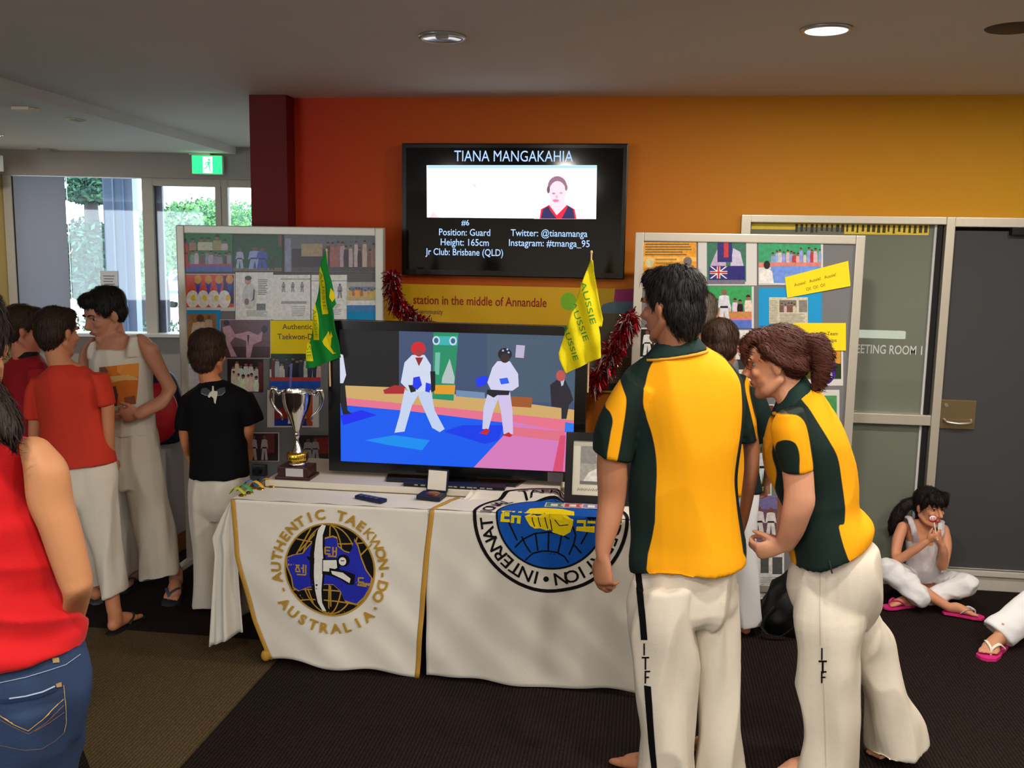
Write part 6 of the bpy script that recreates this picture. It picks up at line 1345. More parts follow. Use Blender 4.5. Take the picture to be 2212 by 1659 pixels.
B.loft(rows(cW, 3.6, [(345, 760, 480, 740, .04), (340, 950, 480, 950, .045), (330, 1120, 470, 1140, .042), (325, 1260, 440, 1290, .036, 3.54), (315, 1380, 400, 1420, .026, 3.42)]), 14, 4, 'round')
hand_shape(B, at(*cW(355, 1400), 3.41), (-0.72, -0.6, -0.3), (0.1, -0.3, 0.9), 1, 0.95, 0.5)
B.tube([at(1795, 1280, 3.34), at(1790, 1450, 3.315), V((0.70, 3.335, 0.09))], [0.085, 0.055, 0.036], n=12, k=4)
B.tube([at(1815, 1270, 3.46), at(1880, 1440, 3.47), V((1.0, 3.468, 0.17))], [0.065, 0.046, 0.034], n=12, k=4)
foot_shape(B, V((0.745, 3.335, 0.0)), (-1, 0.06, 0), 0.24, -1)
foot_shape(B, V((1.075, 3.465, 0.09)), (-0.90, 0.02, -0.38), 0.235, 1)
solid(B, 'body', SKW, wom, 0.0055, 3)
face_parts(wom, R3, P, 1.03, iris=(70, 60, 50), lip=(186, 96, 90), brow=(90, 56, 40))
def tail(M):
    b_ = [P(-0.02, -0.105, 0.06), P(-0.02, -0.135, 0.055), P(-0.02, -0.150, 0.0), P(-0.02, -0.135, -0.06), P(-0.02, -0.115, -0.10)]
    M.tube(b_, [0.026, 0.036, 0.036, 0.028, 0.012], n=12, k=4)
    for q in (-1, 1): M.tube([P(q * 0.045, 0.060, 0.098), P(q * 0.046, 0.092, 0.068), P(q * 0.044, 0.098, 0.035), P(q * 0.044, 0.094, 0.005)], [0.018, 0.015, 0.010, 0.004], n=10, k=4)     # fringe
    M.tube([P(-0.05, 0.075, 0.09), P(0, 0.098, 0.075), P(0.05, 0.07, 0.09)], [0.018, 0.018, 0.018], n=10, k=4)
    for q in (-1, 1): M.tube([P(q * 0.072, 0.03, 0.06), P(q * 0.078, 0.0, 0.03), P(q * 0.076, -0.04, 0.0), P(q * 0.055, -0.08, -0.02)], [0.018, 0.02, 0.02, 0.02], n=10, k=4)
hair_part(wom, P, R3, 1.03, [((0, -0.022, 0.048), (0.080, 0.094, 0.080)), ((0, -0.055, 0.0), (0.070, 0.055, 0.065)), ((0, 0.03, 0.09), (0.060, 0.050, 0.032))], hair_mat('auburn', S(78, 40, 30)), amp=0.006, seed=6.0, extra=tail, flow=(0.8, -0.1, -0.25))
MB().tube([P(-0.02, -0.105, 0.038), P(-0.02, -0.118, 0.06), P(-0.02, -0.105, 0.085)], [0.008, 0.010, 0.008], n=8).build('hair_tie', mat('hair_tie', S(40, 20, 24), 0.6), wom, smooth=True)
# shirt
ps = lambda pts, Y: polysd([(at(*cW(x, y), Y).x, at(*cW(x, y), Y).z) for x, y in pts])
gback = ps([(470, 530), (520, 440), (660, 500), (760, 640), (840, 800), (880, 1000), (880, 1180), (980, 1310), (900, 1480), (765, 1530), (690, 1318), (727, 1290), (715, 1080), (690, 930), (640, 830), (560, 680)], 3.25)
gfront = ps([(330, 660), (200, 740), (180, 900), (220, 1050), (300, 1230), (380, 1480), (380, 1640), (462, 1640), (455, 1480), (400, 1300), (350, 1150), (345, 1000), (315, 900), (330, 760)], 3.25)
B = MB()
B.loft(rows(cW, 3.4, [(345, 560, 500, 455, .07), (312, 640, 560, 500, .10), (282, 720, 625, 560, .15), (258, 800, 690, 650, .18), (246, 880, 750, 790, .185), (264, 975, 795, 930, .18), (305, 1085, 815, 1075, .165), (345, 1190, 820, 1200, .165), (385, 1330, 868, 1268, .18), (405, 1430, 892, 1318, .19), (414, 1530, 878, 1380, .195)]), 28, 3)
shw = solid(B, 'shirt', mTeam, wom, 0.007, 3, folds(0.014, (5, 5, 3), 9.0), mask=lambda c: np.maximum(gback(c[:, 0], c[:, 2]), gfront(c[:, 0], c[:, 2])))
gsl = ps([(250, 790), (300, 690), (420, 652), (490, 685), (522, 760), (540, 880), (548, 1020), (468, 1020), (460, 890), (435, 820), (385, 800), (345, 815), (330, 850), (326, 1000), (280, 960), (300, 860)], 3.14)
B = MB(); B.loft(rows(cW, 3.21, [(330, 640, 480, 610, .07), (292, 720, 505, 680, .085), (298, 800, 524, 780, .085), (318, 890, 538, 880, .078), (338, 984, 548, 980, .070)]), 24, 3)
solid(B, 'sleeve', mTeam, shw, 0.0065, 3, folds(0.006, (8, 8, 5), 4.0), mask=lambda c: gsl(c[:, 0], c[:, 2]))
B = MB(); B.loft(rows(cW, 3.59, [(330, 640, 480, 610, .07), (292, 720, 505, 680, .085), (298, 800, 524, 780, .085), (318, 890, 538, 880, .078), (338, 984, 548, 980, .070)]), 20, 3)
solid(B, 'sleeve', mTeam, shw, 0.008, 3, mask=lambda c: gsl(c[:, 0], c[:, 2]))
B = MB(); B.loft(rows(cW, 3.4, [(352, 520, 492, 412, .064), (336, 570, 516, 445, .078), (306, 640, 540, 490, .094)]), 28, 3)
solid(B, 'collar', mGreenCol, shw, 0.0065, 1)
MB().loft(rows(cW, 3.4, [(303, 642, 543, 492, .096), (298, 652, 548, 500, .098)]), 36).build('collar_trim', mTrimC, shw, smooth=True)
# trousers
B = MB()
B.loft(rows(PX, 3.4, [(1722, 1190, 1868, 1165, .14), (1710, 1228, 1892, 1180, .165), (1708, 1265, 1898, 1235, .178), (1712, 1310, 1890, 1300, .17), (1740, 1345, 1870, 1350, .12)]), 26, 3)
B.loft(rows(PX, 3.315, [(1740, 1240, 1850, 1240, .05), (1713, 1330, 1876, 1330, .11), (1720, 1409, 1862, 1409, .105), (1726, 1480, 1857, 1480, .10), (1731, 1533, 1854, 1533, .10), (1734, 1586, 1847, 1586, .10), (1726, 1640, 1843, 1640, .105), (1722, 1672, 1844, 1672, .11)]), 22, 4)
B.loft(rows(PX, 3.47, [(1790, 1250, 1870, 1235, .05), (1800, 1335, 1900, 1325, .11), (1830, 1409, 1936, 1400, .10), (1856, 1497, 1961, 1490, .10), (1862, 1568, 1986, 1556, .105), (1876, 1625, 1999, 1606, .11)]), 22, 4)
trw = solid(B, 'trousers', mDobok, wom, 0.0075, 2, folds(0.028, (6, 6, 2.2), 7.0))
seam_letters(trw, [('I', 1776, 1412, 26, 14), ('T', 1778, 1440, 28, 18), ('F', 1779, 1462, 26, 15)], trw)
decal(trw, PX, [('line', ([(1772, 1215), (1771, 1300), (1773, 1395)], 1.6), S(190, 180, 165)), ('line', ([(1779, 1475), (1782, 1560), (1784, 1655)], 1.6), S(190, 180, 165))], 'side_seam', trw, print_mat('cloth_print'))
pc = [at(*cW(640, 1525), 3.2), at(*cW(648, 1560), 3.19), at(*cW(656, 1598), 3.2)]
MB().tube(pc, 0.0025, n=6).build('drawcord', mat('dark_cord', S(40, 36, 34), 0.8), trw, smooth=True)

# ------------------------------------------------------------------ woman in red tank top and jeans, close at the left edge
rw = person((-1.40, 1.86), 'woman in red tank top and blue jeans at the left edge')
SKR = skin('tank_woman', S(180, 124, 84))
B = MB()
hc = at(-74, 738, 1.88)
R3, P = head_shape(B, hc, (-0.38, 0.92, -0.05), 1.0, neck=at(-48, 985, 1.86), nr=0.05)
B.loft(rows(PX, 1.86, [(-130, 960, 45, 960, .055), (-150, 1080, 55, 1080, .085), (-140, 1250, 80, 1250, .08), (-170, 1400, 120, 1400, .10)]), 16, 4, 'round')
B.loft(rows(PX, 1.84, [(50, 975, 108, 968, .035), (58, 1008, 140, 1012, .045), (66, 1080, 152, 1082, .046), (92, 1140, 166, 1132, .044), (110, 1195, 181, 1190, .041), (130, 1250, 193, 1245, .038), (142, 1282, 195, 1272, .035), (142, 1310, 188, 1300, .036, 1.87), (138, 1360, 176, 1345, .032, 1.94), (128, 1410, 158, 1398, .024, 2.02)]), 16, 4, 'round')
hand_shape(B, at(143, 1404, 2.02), (-0.25, 0.75, -0.4), (-1, 0.0, 0.2), 1, 0.95, 0.5)
B.loft(rows(PX, 1.84, [(-190, 968, -130, 975, .035), (-225, 1012, -140, 1008, .045), (-245, 1132, -170, 1140, .044), (-268, 1250, -205, 1250, .038), (-262, 1360, -215, 1365, .032, 1.9), (-245, 1420, -210, 1425, .024, 1.98)]), 14, 4, 'round')
hand_shape(B, at(-228, 1424, 1.98), (0.1, 0.5, -0.8), (1, 0.2, 0.0), -1, 0.95, 0.5)
for x_, s_ in ((-1.31, 1), (-1.49, -1)):
    B.tube([(x_, 1.86, 0.85), (x_, 1.84, 0.46), (x_, 1.87, 0.09)], [0.075, 0.05, 0.035], n=12, k=4); foot_shape(B, (x_, 1.83, 0.012), (0.1 * s_, 1, 0), 0.24, s_)
solid(B, 'body', SKR, rw, 0.0055, 3)
face_parts(rw, R3, P, 1.0)
def longhair(M):
    M.tube([P(0, -0.10, 0.02), P(-0.01, -0.13, -0.06), P(-0.03, -0.13, -0.14)], [0.04, 0.042, 0.035], n=12, k=4)
    M.tube([at(-30, 850, 1.80), at(5, 900, 1.77), at(22, 938, 1.76), at(30, 962, 1.765)], [0.035, 0.032, 0.022, 0.008], n=12, k=4)
hair_part(rw, P, R3, 1.0, [((0, -0.022, 0.048), (0.085, 0.098, 0.084)), ((0, -0.055, 0.0), (0.076, 0.062, 0.075)), ((0.066, -0.01, 0.02), (0.024, 0.04, 0.05)), ((-0.066, -0.01, 0.02), (0.024, 0.04, 0.05)), ((0, 0.03, 0.09), (0.062, 0.05, 0.034))], hair_mat('dark_brown', S(36, 24, 20)), amp=0.007, seed=2.0, extra=longhair)
mTank = mat('red_cotton_rib', S(190, 5, 14), 0.8, bump=0.25, bscale=300, sheen=0.1)
B = MB()
B.loft(rows(PX, 1.86, [(-122, 945, 42, 945, .045), (-150, 962, 74, 960, .07), (-158, 1000, 66, 1000, .085), (-162, 1060, 64, 1060, .10), (-172, 1100, 74, 1100, .112), (-184, 1122, 94, 1122, .118), (-182, 1180, 112, 1180, .115), (-176, 1240, 130, 1240, .11), (-184, 1300, 150, 1300, .118), (-198, 1350, 166, 1350, .128), (-206, 1390, 176, 1382, .135), (-207, 1412, 178, 1400, .138)]), 28, 3)
solid(B, 'tank_top', mTank, rw, 0.007, 3, folds(0.020, (3.0, 3.0, 12), 1.0, weight=lambda c: np.clip((1.28 - c[:, 2]) * 5, 0.15, 1.2)))
mDenim = mat('blue_denim', S(38, 56, 88), 0.85, var=0.5, vscale=9, bump=0.4, bscale=500)
B = MB()
B.loft(rows(PX, 1.86, [(-190, 1370, 155, 1365, .10), (-204, 1405, 170, 1400, .118), (-220, 1470, 184, 1465, .135), (-220, 1530, 185, 1525, .135), (-205, 1590, 175, 1585, .12)]), 28, 3)
for xs in (1, -1):
    cxp = -17
    B.loft(rows(PX, 1.86, [(cxp + xs * 95 - 105, 1500, cxp + xs * 95 + 105, 1500, .12), (cxp + xs * 90 - 92, 1600, cxp + xs * 90 + 92, 1600, .115), (cxp + xs * 84 - 84, 1700, cxp + xs * 84 + 84, 1700, .10)]) + [((-1.40 + xs * 0.09, 1.85, 0.46), (0.07, 0, 0), (0, 0.075, 0)), ((-1.40 + xs * 0.09, 1.87, 0.2), (0.06, 0, 0), (0, 0.065, 0)), ((-1.40 + xs * 0.09, 1.87, 0.03), (0.058, 0, 0), (0, 0.07, 0))], 22, 4)
jn = solid(B, 'jeans', mDenim, rw, 0.008, 2, folds(0.010, (6, 6, 5), 3.0))
cJ = crop(0, 1200, 480 / 1735)
TH = S(196, 160, 84); WRN = S(150, 168, 186); NV = S(30, 44, 74)
decal(jn, cJ, [('line', ([(0, 850), (150, 838), (330, 826)], 1.0), WRN), ('line', ([(0, 992), (200, 950), (380, 895), (510, 850), (620, 770)], 1.3), WRN),
               ('poly', [(405, 800), (455, 795), (460, 832), (412, 838)], S(150, 130, 90)),
               ('poly', [(0, 1120), (120, 1118), (300, 1085), (440, 1030), (440, 1050), (300, 1108), (120, 1142), (0, 1150)], NV), ('line', ([(75, 1112), (200, 1095), (330, 1062), (425, 1018)], 3.0), S(160, 176, 196)),
               ('line', ([(490, 1010), (505, 1150), (512, 1300), (495, 1370)], 1.1), TH), ('line', ([(0, 1240), (110, 1310), (220, 1360), (340, 1265), (430, 1175), (490, 1115)], 1.5), TH), ('line', ([(0, 1270), (120, 1335), (225, 1385), (350, 1300), (490, 1165)], 1.0), S(140, 100, 80)), ('line', ([(270, 1362), (380, 1295), (492, 1215)], 1.0), S(150, 106, 84)),
               ('line', ([(495, 1370), (420, 1440), (320, 1500), (200, 1510), (0, 1470)], 1.0), S(120, 100, 92)), ('poly', [(430, 1000), (470, 985), (475, 1020), (438, 1028)], S(150, 120, 80))], 'pocket_stitching', jn, print_mat('cloth_print'), maxlen=8.0)

# ------------------------------------------------------------------ tall boy in white singlet, facing the room
cB = crop(0, 560, 420 / 1659); cC = crop(0, 880, 480 / 1659)
YTB = 4.55
tb2 = person((-2.53, YTB), 'tall dark haired boy in white singlet with orange print')
SKT = skin('tall_boy', S(186, 128, 100))
B = MB()
hc = at(*cB(890, 475), YTB)
R3, P = head_shape(B, hc, (-0.48, -0.80, -0.30), 1.04, neck=at(*cB(985, 760), YTB + 0.02), nr=0.055)
B.loft(rows(cB, YTB, [(840, 720, 1130, 710, .06), (800, 860, 1190, 850, .085), (830, 1150, 1230, 1150, .08), (830, 1500, 1270, 1500, .09)]), 16, 4, 'round')
B.loft(rows(cB, YTB, [(1180, 660, 1290, 720, .045, 4.56), (1205, 760, 1330, 730, .045, 4.55), (1245, 860, 1375, 830, .042, 4.53), (1320, 980, 1430, 950, .038, 4.5), (1385, 1090, 1490, 1060, .036, 4.48), (1370, 1150, 1500, 1120, .036, 4.46), (1310, 1190, 1420, 1260, .036, 4.43), (1230, 1230, 1310, 1320, .03, 4.40), (1160, 1275, 1215, 1365, .025, 4.38)]), 14, 4, 'round')
hand_shape(B, at(*cB(1190, 1320), 4.38), (-0.95, -0.1, -0.12), (0.1, 0.9, 0.3), -1, 0.95, 0.7)
B.loft(rows(cB, 4.6, [(760, 700, 830, 690, .045), (690, 800, 780, 790, .043), (680, 950, 770, 940, .04, 4.58), (690, 1100, 780, 1120, .038, 4.54), (740, 1220, 830, 1220, .034, 4.48), (870, 1290, 920, 1350, .027, 4.42)]), 14, 4, 'round')
hand_shape(B, at(*cB(895, 1320), 4.41), (0.9, -0.25, -0.1), (0.1, 0.4, 0.9), 1, 0.95, 0.5)
fl_ = V((-2.435, 4.68, 0.012)); fr2 = V((-2.70, 4.80, 0.012)); dl_ = V((0.30, -0.95, 0)); dr_ = V((-0.05, -1, 0))
B.tube([at(306, 960, YTB), at(324, 1110, YTB), fl_ + V((0.01, -0.04, 0.10))], [0.055, 0.045, 0.034], n=12, k=4)
B.tube([at(258, 965, YTB + 0.1), at(262, 1110, YTB + 0.12), fr2 + V((0.0, -0.04, 0.10))], [0.055, 0.048, 0.034], n=12, k=4)
foot_shape(B, fl_, dl_, 0.25, -1); foot_shape(B, fr2, dr_, 0.25, 1)
solid(B, 'body', SKT, tb2, 0.006, 3)
face_parts(tb2, R3, P, 1.04, iris=(40, 30, 26), brow=(20, 18, 18), lip=(150, 84, 78))
hair_part(tb2, P, R3, 1.04, [((0, -0.024, 0.056), (0.088, 0.100, 0.080)), ((0, -0.05, 0.01), (0.080, 0.064, 0.070)), ((0, 0.045, 0.092), (0.066, 0.050, 0.036)), ((0.064, 0.015, 0.04), (0.022, 0.03, 0.034)), ((-0.064, 0.015, 0.04), (0.022, 0.03, 0.034))], hair_mat('black', S(26, 24, 24)), amp=0.009, seed=11.0)
mSing = mat('white_singlet_jersey', S(210, 204, 190), 0.85, bump=0.2, bscale=300)
B = MB()
B.loft(rows(cB, YTB, [(790, 700, 850, 690, .05), (775, 760, 860, 760, .08), (770, 840, 900, 830, .09)]), 16, 3)
B.loft(rows(cB, YTB, [(1125, 650, 1195, 660, .05), (1110, 730, 1210, 730, .08), (1080, 830, 1235, 820, .09)]), 16, 3)
B.loft(rows(cB, YTB, [(800, 770, 1195, 760, .085), (765, 850, 1240, 840, .105), (770, 950, 1280, 940, .115), (780, 1080, 1285, 1080, .115), (790, 1220, 1295, 1220, .11), (800, 1380, 1310, 1380, .115), (800, 1490, 1325, 1490, .118)]), 26, 3)
sg = solid(B, 'singlet', mSing, tb2, 0.007, 3, folds(0.010, (7, 7, 2.5), 12.0))
decal(sg, cB, [('poly', [(850, 922), (1186, 888), (1178, 1060), (1160, 1235), (1060, 1240), (960, 1255), (880, 1240), (850, 1080)], S(206, 116, 46)), ('poly', [(1000, 905), (1186, 888), (1180, 1000), (1060, 1010), (1000, 960)], S(226, 146, 66)), ('poly', [(940, 1000), (1090, 985), (1175, 1010), (1175, 1030), (1060, 1030), (960, 1050)], S(214, 176, 112)), ('poly', [(950, 1090), (990, 1080), (1010, 1160), (1000, 1250), (965, 1252)], S(96, 60, 56)), ('poly', [(1060, 1180), (1150, 1160), (1158, 1235), (1065, 1240)], S(140, 84, 56)), ('poly', [(850, 925), (900, 918), (930, 960), (860, 980)], S(120, 88, 66))], 'shirt_print', sg, print_mat('cloth_print'), maxlen=6.0)
B = MB()
B.loft(rows(PX, YTB, [(206, 915, 330, 915, .09), (208, 945, 338, 940, .115), (214, 1000, 345, 990, .12), (225, 1050, 345, 1050, .11)]), 24, 3)
B.loft(rows(PX, YTB, [(262, 960, 340, 955, .10), (275, 1030, 350, 1030, .10), (284, 1080, 357, 1080, .095), (290, 1140, 372, 1140, .09), (300, 1190, 378, 1190, .09), (306, 1246, 382, 1240, .10)]), 20, 4)
B.loft(rows(PX, YTB + 0.14, [(212, 970, 290, 970, .10), (225, 1050, 290, 1050, .095), (236, 1110, 291, 1110, .095), (240, 1170, 296, 1170, .10), (242, 1234, 297, 1234, .105)]), 20, 4)
solid(B, 'trousers', mDobok, tb2, 0.008, 2, folds(0.016, (8, 8, 2.2), 15.0))
flipflop('flip_flop', None, fl_, dl_, 0.26, -1, S(40, 44, 52), S(60, 70, 90), tb2)
flipflop('flip_flop', None, fr2, dr_, 0.26, 1, S(40, 44, 52), S(60, 70, 90), tb2)

# ------------------------------------------------------------------ boy in coral T-shirt, back turned
YC2 = 4.1
cb2 = person((-2.55, YC2), 'boy in coral red T-shirt with close cropped hair, back turned')
SKC = skin('coral_boy', S(190, 124, 88))
B = MB()
hc = at(*cB(498, 625), YC2 + 0.02)
R3, P = head_shape(B, hc, (0.30, 0.95, -0.08), 0.98, neck=at(*cB(545, 930), YC2), nr=0.050)
B.loft(rows(cB, YC2, [(420, 980, 740, 960, .055), (400, 1150, 820, 1120, .075), (420, 1400, 850, 1380, .075), (420, 1640, 900, 1620, .085)]), 16, 4, 'round')
B.loft(rows(cB, YC2, [(320, 1110, 395, 1130, .025), (265, 1220, 360, 1235, .034), (255, 1360, 365, 1370, .035), (250, 1480, 350, 1490, .032), (260, 1600, 330, 1600, .027), (270, 1700, 320, 1700, .022)]), 14, 4, 'round')
hand_shape(B, at(*cB(295, 1690), YC2), (0.02, 0.12, -1), (1, 0.3, 0), -1, 0.85, 0.5)
B.loft(rows(cB, YC2, [(800, 1050, 860, 1050, .025), (850, 1140, 930, 1130, .034), (870, 1250, 965, 1245, .035), (880, 1380, 968, 1380, .034), (895, 1520, 972, 1520, .030), (915, 1650, 975, 1650, .025, 4.12), (925, 1720, 972, 1720, .021, 4.15)]), 14, 4, 'round')
hand_shape(B, at(*cB(948, 1710), 4.15), (0.0, 0.35, -0.9), (-1, 0.3, 0), 1, 0.85, 0.6)
hr = atz(238, 1368, 0.012); hl = atz(212, 1300, 0.012); drr = V((0.10, 1.0, 0)); dll = V((-0.75, 0.55, 0))
B.tube([at(215, 1030, YC2), at(225, 1160, YC2), V((hr.x, hr.y + 0.04, 0.11))], [0.065, 0.045, 0.033], n=12, k=4)
B.tube([at(175, 1030, YC2 + 0.06), at(190, 1160, YC2 + 0.15), V((hl.x, hl.y + 0.02, 0.11))], [0.065, 0.045, 0.033], n=12, k=4)
foot_shape(B, hr, drr, 0.23, 1); foot_shape(B, hl, dll, 0.23, -1)
solid(B, 'body', SKC, cb2, 0.006, 3)
face_parts(cb2, R3, P, 0.98)
hair_part(cb2, P, R3, 0.98, [((0, -0.022, 0.046), (0.081, 0.094, 0.080)), ((0, -0.05, 0.0), (0.076, 0.060, 0.070)), ((0, -0.05, -0.04), (0.055, 0.045, 0.045)), ((0, 0.03, 0.086), (0.060, 0.048, 0.034))], hair_mat('brown_crop', S(52, 36, 26)), amp=0.003, seed=21.0)
mCoral = mat('coral_jersey', S(196, 52, 34), 0.85, bump=0.2, bscale=300)
B = MB()
B.loft(rows(cB, YC2, [(435, 905, 655, 890, .055), (395, 945, 720, 930, .075), (330, 1000, 800, 975, .09), (290, 1060, 880, 1030, .105), (320, 1140, 880, 1110, .112), (345, 1280, 870, 1260, .108), (365, 1420, 900, 1400, .104), (372, 1560, 940, 1540, .108), (385, 1680, 965, 1650, .115), (395, 1790, 975, 1735, .12)]), 26, 3)
B.loft(rows(cB, YC2, [(300, 990, 420, 1060, .065), (255, 1090, 390, 1140, .07), (235, 1200, 370, 1230, .066), (228, 1345, 366, 1362, .058)]), 18, 3)
B.loft(rows(cB, YC2, [(780, 960, 890, 970, .06), (820, 1060, 925, 1050, .066), (845, 1160, 950, 1150, .062), (858, 1248, 966, 1242, .056)]), 18, 3)
solid(B, 't_shirt', mCoral, cb2, 0.0075, 3, folds(0.010, (6, 6, 3), 22.0))
B = MB()
B.loft(rows(PX, YC2, [(115, 1000, 238, 985, .09), (118, 1030, 246, 1015, .11), (130, 1070, 250, 1060, .11), (150, 1100, 250, 1095, .08)]), 24, 3)
B.loft(rows(PX, YC2, [(160, 1030, 248, 1020, .095), (172, 1078, 250, 1075, .095), (190, 1140, 252, 1135, .085), (206, 1205, 258, 1200, .08), (220, 1250, 266, 1245, .08), (229, 1286, 268, 1278, .085)]), 20, 4)
B.loft(rows(PX, YC2 + 0.12, [(125, 1030, 200, 1025, .095), (150, 1100, 212, 1100, .085), (175, 1180, 222, 1180, .075), (196, 1262, 232, 1262, .075)]), 20, 4)
solid(B, 'trousers', mDobok, cb2, 0.008, 2, folds(0.014, (9, 9, 3.2), 25.0))
flipflop('flip_flop', None, hr, drr, 0.24, 1, S(24, 22, 24), S(30, 28, 30), cb2)
flipflop('flip_flop', None, hl, dll, 0.24, -1, S(70, 76, 84), S(60, 66, 74), cb2)

# ------------------------------------------------------------------ boy in black T-shirt, back turned
YK = 4.45
kb2 = person((-2.1, YK), 'boy in black T-shirt with winged print on its back')
SKK = skin('black_boy', S(192, 122, 80))
B = MB()
hc = at(*cM(368, 285), YK + 0.02)
R3, P = head_shape(B, hc, (0.12, 0.98, -0.12), 0.95, neck=at(*cM(400, 590), YK), nr=0.047)
B.loft(rows(cM, YK, [(230, 650, 640, 650, .055), (220, 850, 680, 840, .075), (230, 1100, 690, 1100, .075), (230, 1420, 700, 1420, .085)]), 16, 4, 'round')
B.loft(rows(cM, YK, [(165, 790, 235, 800, .025), (105, 880, 205, 895, .033), (80, 1000, 200, 1010, .034), (82, 1080, 185, 1100, .031), (105, 1170, 175, 1190, .026), (130, 1260, 185, 1270, .021, 4.48)]), 14, 4, 'round')
hand_shape(B, at(*cM(158, 1255), 4.48), (0.15, 0.35, -0.9), (0.9, 0.3, 0), -1, 0.82, 0.6)
B.loft(rows(cM, YK, [(660, 780, 730, 770, .025), (710, 870, 805, 855, .033), (706, 990, 805, 985, .034), (712, 1070, 790, 1070, .03), (735, 1150, 780, 1150, .025, 4.5), (730, 1220, 768, 1220, .02, 4.55)]), 14, 4, 'round')
hand_shape(B, at(*cM(750, 1210), 4.55), (-0.1, 0.6, -0.7), (-0.9, 0.1, 0), 1, 0.82, 0.6)
hl = V((-2.19, 4.40, 0.0)); hr = V((-1.97, 4.44, 0.0))
B.tube([at(445, 1050, YK), at(448, 1180, YK), hl + V((0, 0.04, 0.10))], [0.062, 0.043, 0.032], n=12, k=4)
B.tube([at(505, 1050, YK), at(506, 1180, YK), hr + V((0, 0.04, 0.10))], [0.062, 0.043, 0.032], n=12, k=4)
foot_shape(B, hl, (0.15, 1, 0), 0.22, -1); foot_shape(B, hr, (0.2, 1, 0), 0.22, 1)
solid(B, 'body', SKK, kb2, 0.006, 3)
face_parts(kb2, R3, P, 0.95)
hair_part(kb2, P, R3, 0.95, [((0, -0.024, 0.048), (0.088, 0.102, 0.084)), ((0, -0.052, 0.0), (0.084, 0.064, 0.078)), ((0, -0.052, -0.05), (0.062, 0.048, 0.05)), ((0, 0.03, 0.088), (0.062, 0.05, 0.034)), ((0.066, -0.01, 0.01), (0.022, 0.03, 0.04)), ((-0.066, -0.01, 0.01), (0.022, 0.03, 0.04))], hair_mat('brown', S(58, 38, 26)), amp=0.006, seed=31.0)
mBlkT = mat('black_jersey', S(13, 13, 15), 0.85, bump=0.2, bscale=300, spec=0.15)
B = MB()
B.loft(rows(cM, YK, [(285, 560, 500, 550, .05), (235, 600, 580, 585, .07), (160, 650, 680, 630, .09), (110, 710, 745, 690, .102), (140, 800, 740, 790, .108), (180, 950, 725, 940, .105), (190, 1150, 722, 1150, .105), (184, 1330, 735, 1330, .11), (178, 1470, 748, 1478, .115)]), 26, 3)
B.loft(rows(cM, YK, [(115, 680, 260, 720, .06), (80, 790, 235, 820, .064), (52, 910, 215, 930, .06), (40, 1008, 202, 1016, .056)]), 18, 3)
B.loft(rows(cM, YK, [(640, 690, 770, 680, .06), (665, 780, 820, 770, .064), (690, 880, 865, 850, .06), (706, 985, 890, 930, .056)]), 18, 3)
bt2 = solid(B, 't_shirt', mBlkT, kb2, 0.0075, 3, folds(0.010, (6, 6, 3), 32.0))
GW = S(150, 150, 156); LW = S(206, 202, 180)
decal(bt2, cM, [('poly', [(285, 655), (300, 625), (340, 620), (385, 650), (380, 690), (330, 690), (295, 680)], S(70, 72, 80)), ('poly', [(430, 650), (470, 625), (520, 615), (525, 650), (500, 685), (455, 690)], S(70, 72, 80)), ('line', ([(292, 670), (330, 690), (375, 692)], 1.2), GW), ('line', ([(520, 660), (490, 690), (445, 694)], 1.2), GW),
                 ('poly', [(398, 605), (412, 605), (416, 650), (448, 655), (450, 680), (440, 730), (432, 775), (418, 760), (412, 720), (390, 700), (372, 715), (356, 705), (372, 670), (396, 650)], LW)], 'back_print', bt2, print_mat('cloth_print'), maxlen=5.0)
B = MB()
B.loft(rows(PX, YK, [(420, 1010, 528, 1010, .08), (411, 1040, 536, 1040, .105), (411, 1090, 535, 1090, .105), (425, 1120, 522, 1120, .07)]), 24, 3)
B.loft(rows(PX, YK, [(411, 1060, 474, 1060, .09), (412, 1110, 474, 1110, .085), (415, 1180, 475, 1180, .08), (418, 1240, 474, 1240, .08), (421, 1306, 472, 1306, .085)]), 20, 4)
B.loft(rows(PX, YK + 0.03, [(474, 1060, 536, 1060, .09), (476, 1110, 535, 1110, .085), (478, 1180, 534, 1180, .08), (480, 1240, 534, 1240, .08), (480, 1298, 534, 1298, .085)]), 20, 4)
solid(B, 'trousers', mDobok, kb2, 0.008, 2, folds(0.014, (9, 9, 2.2), 35.0))

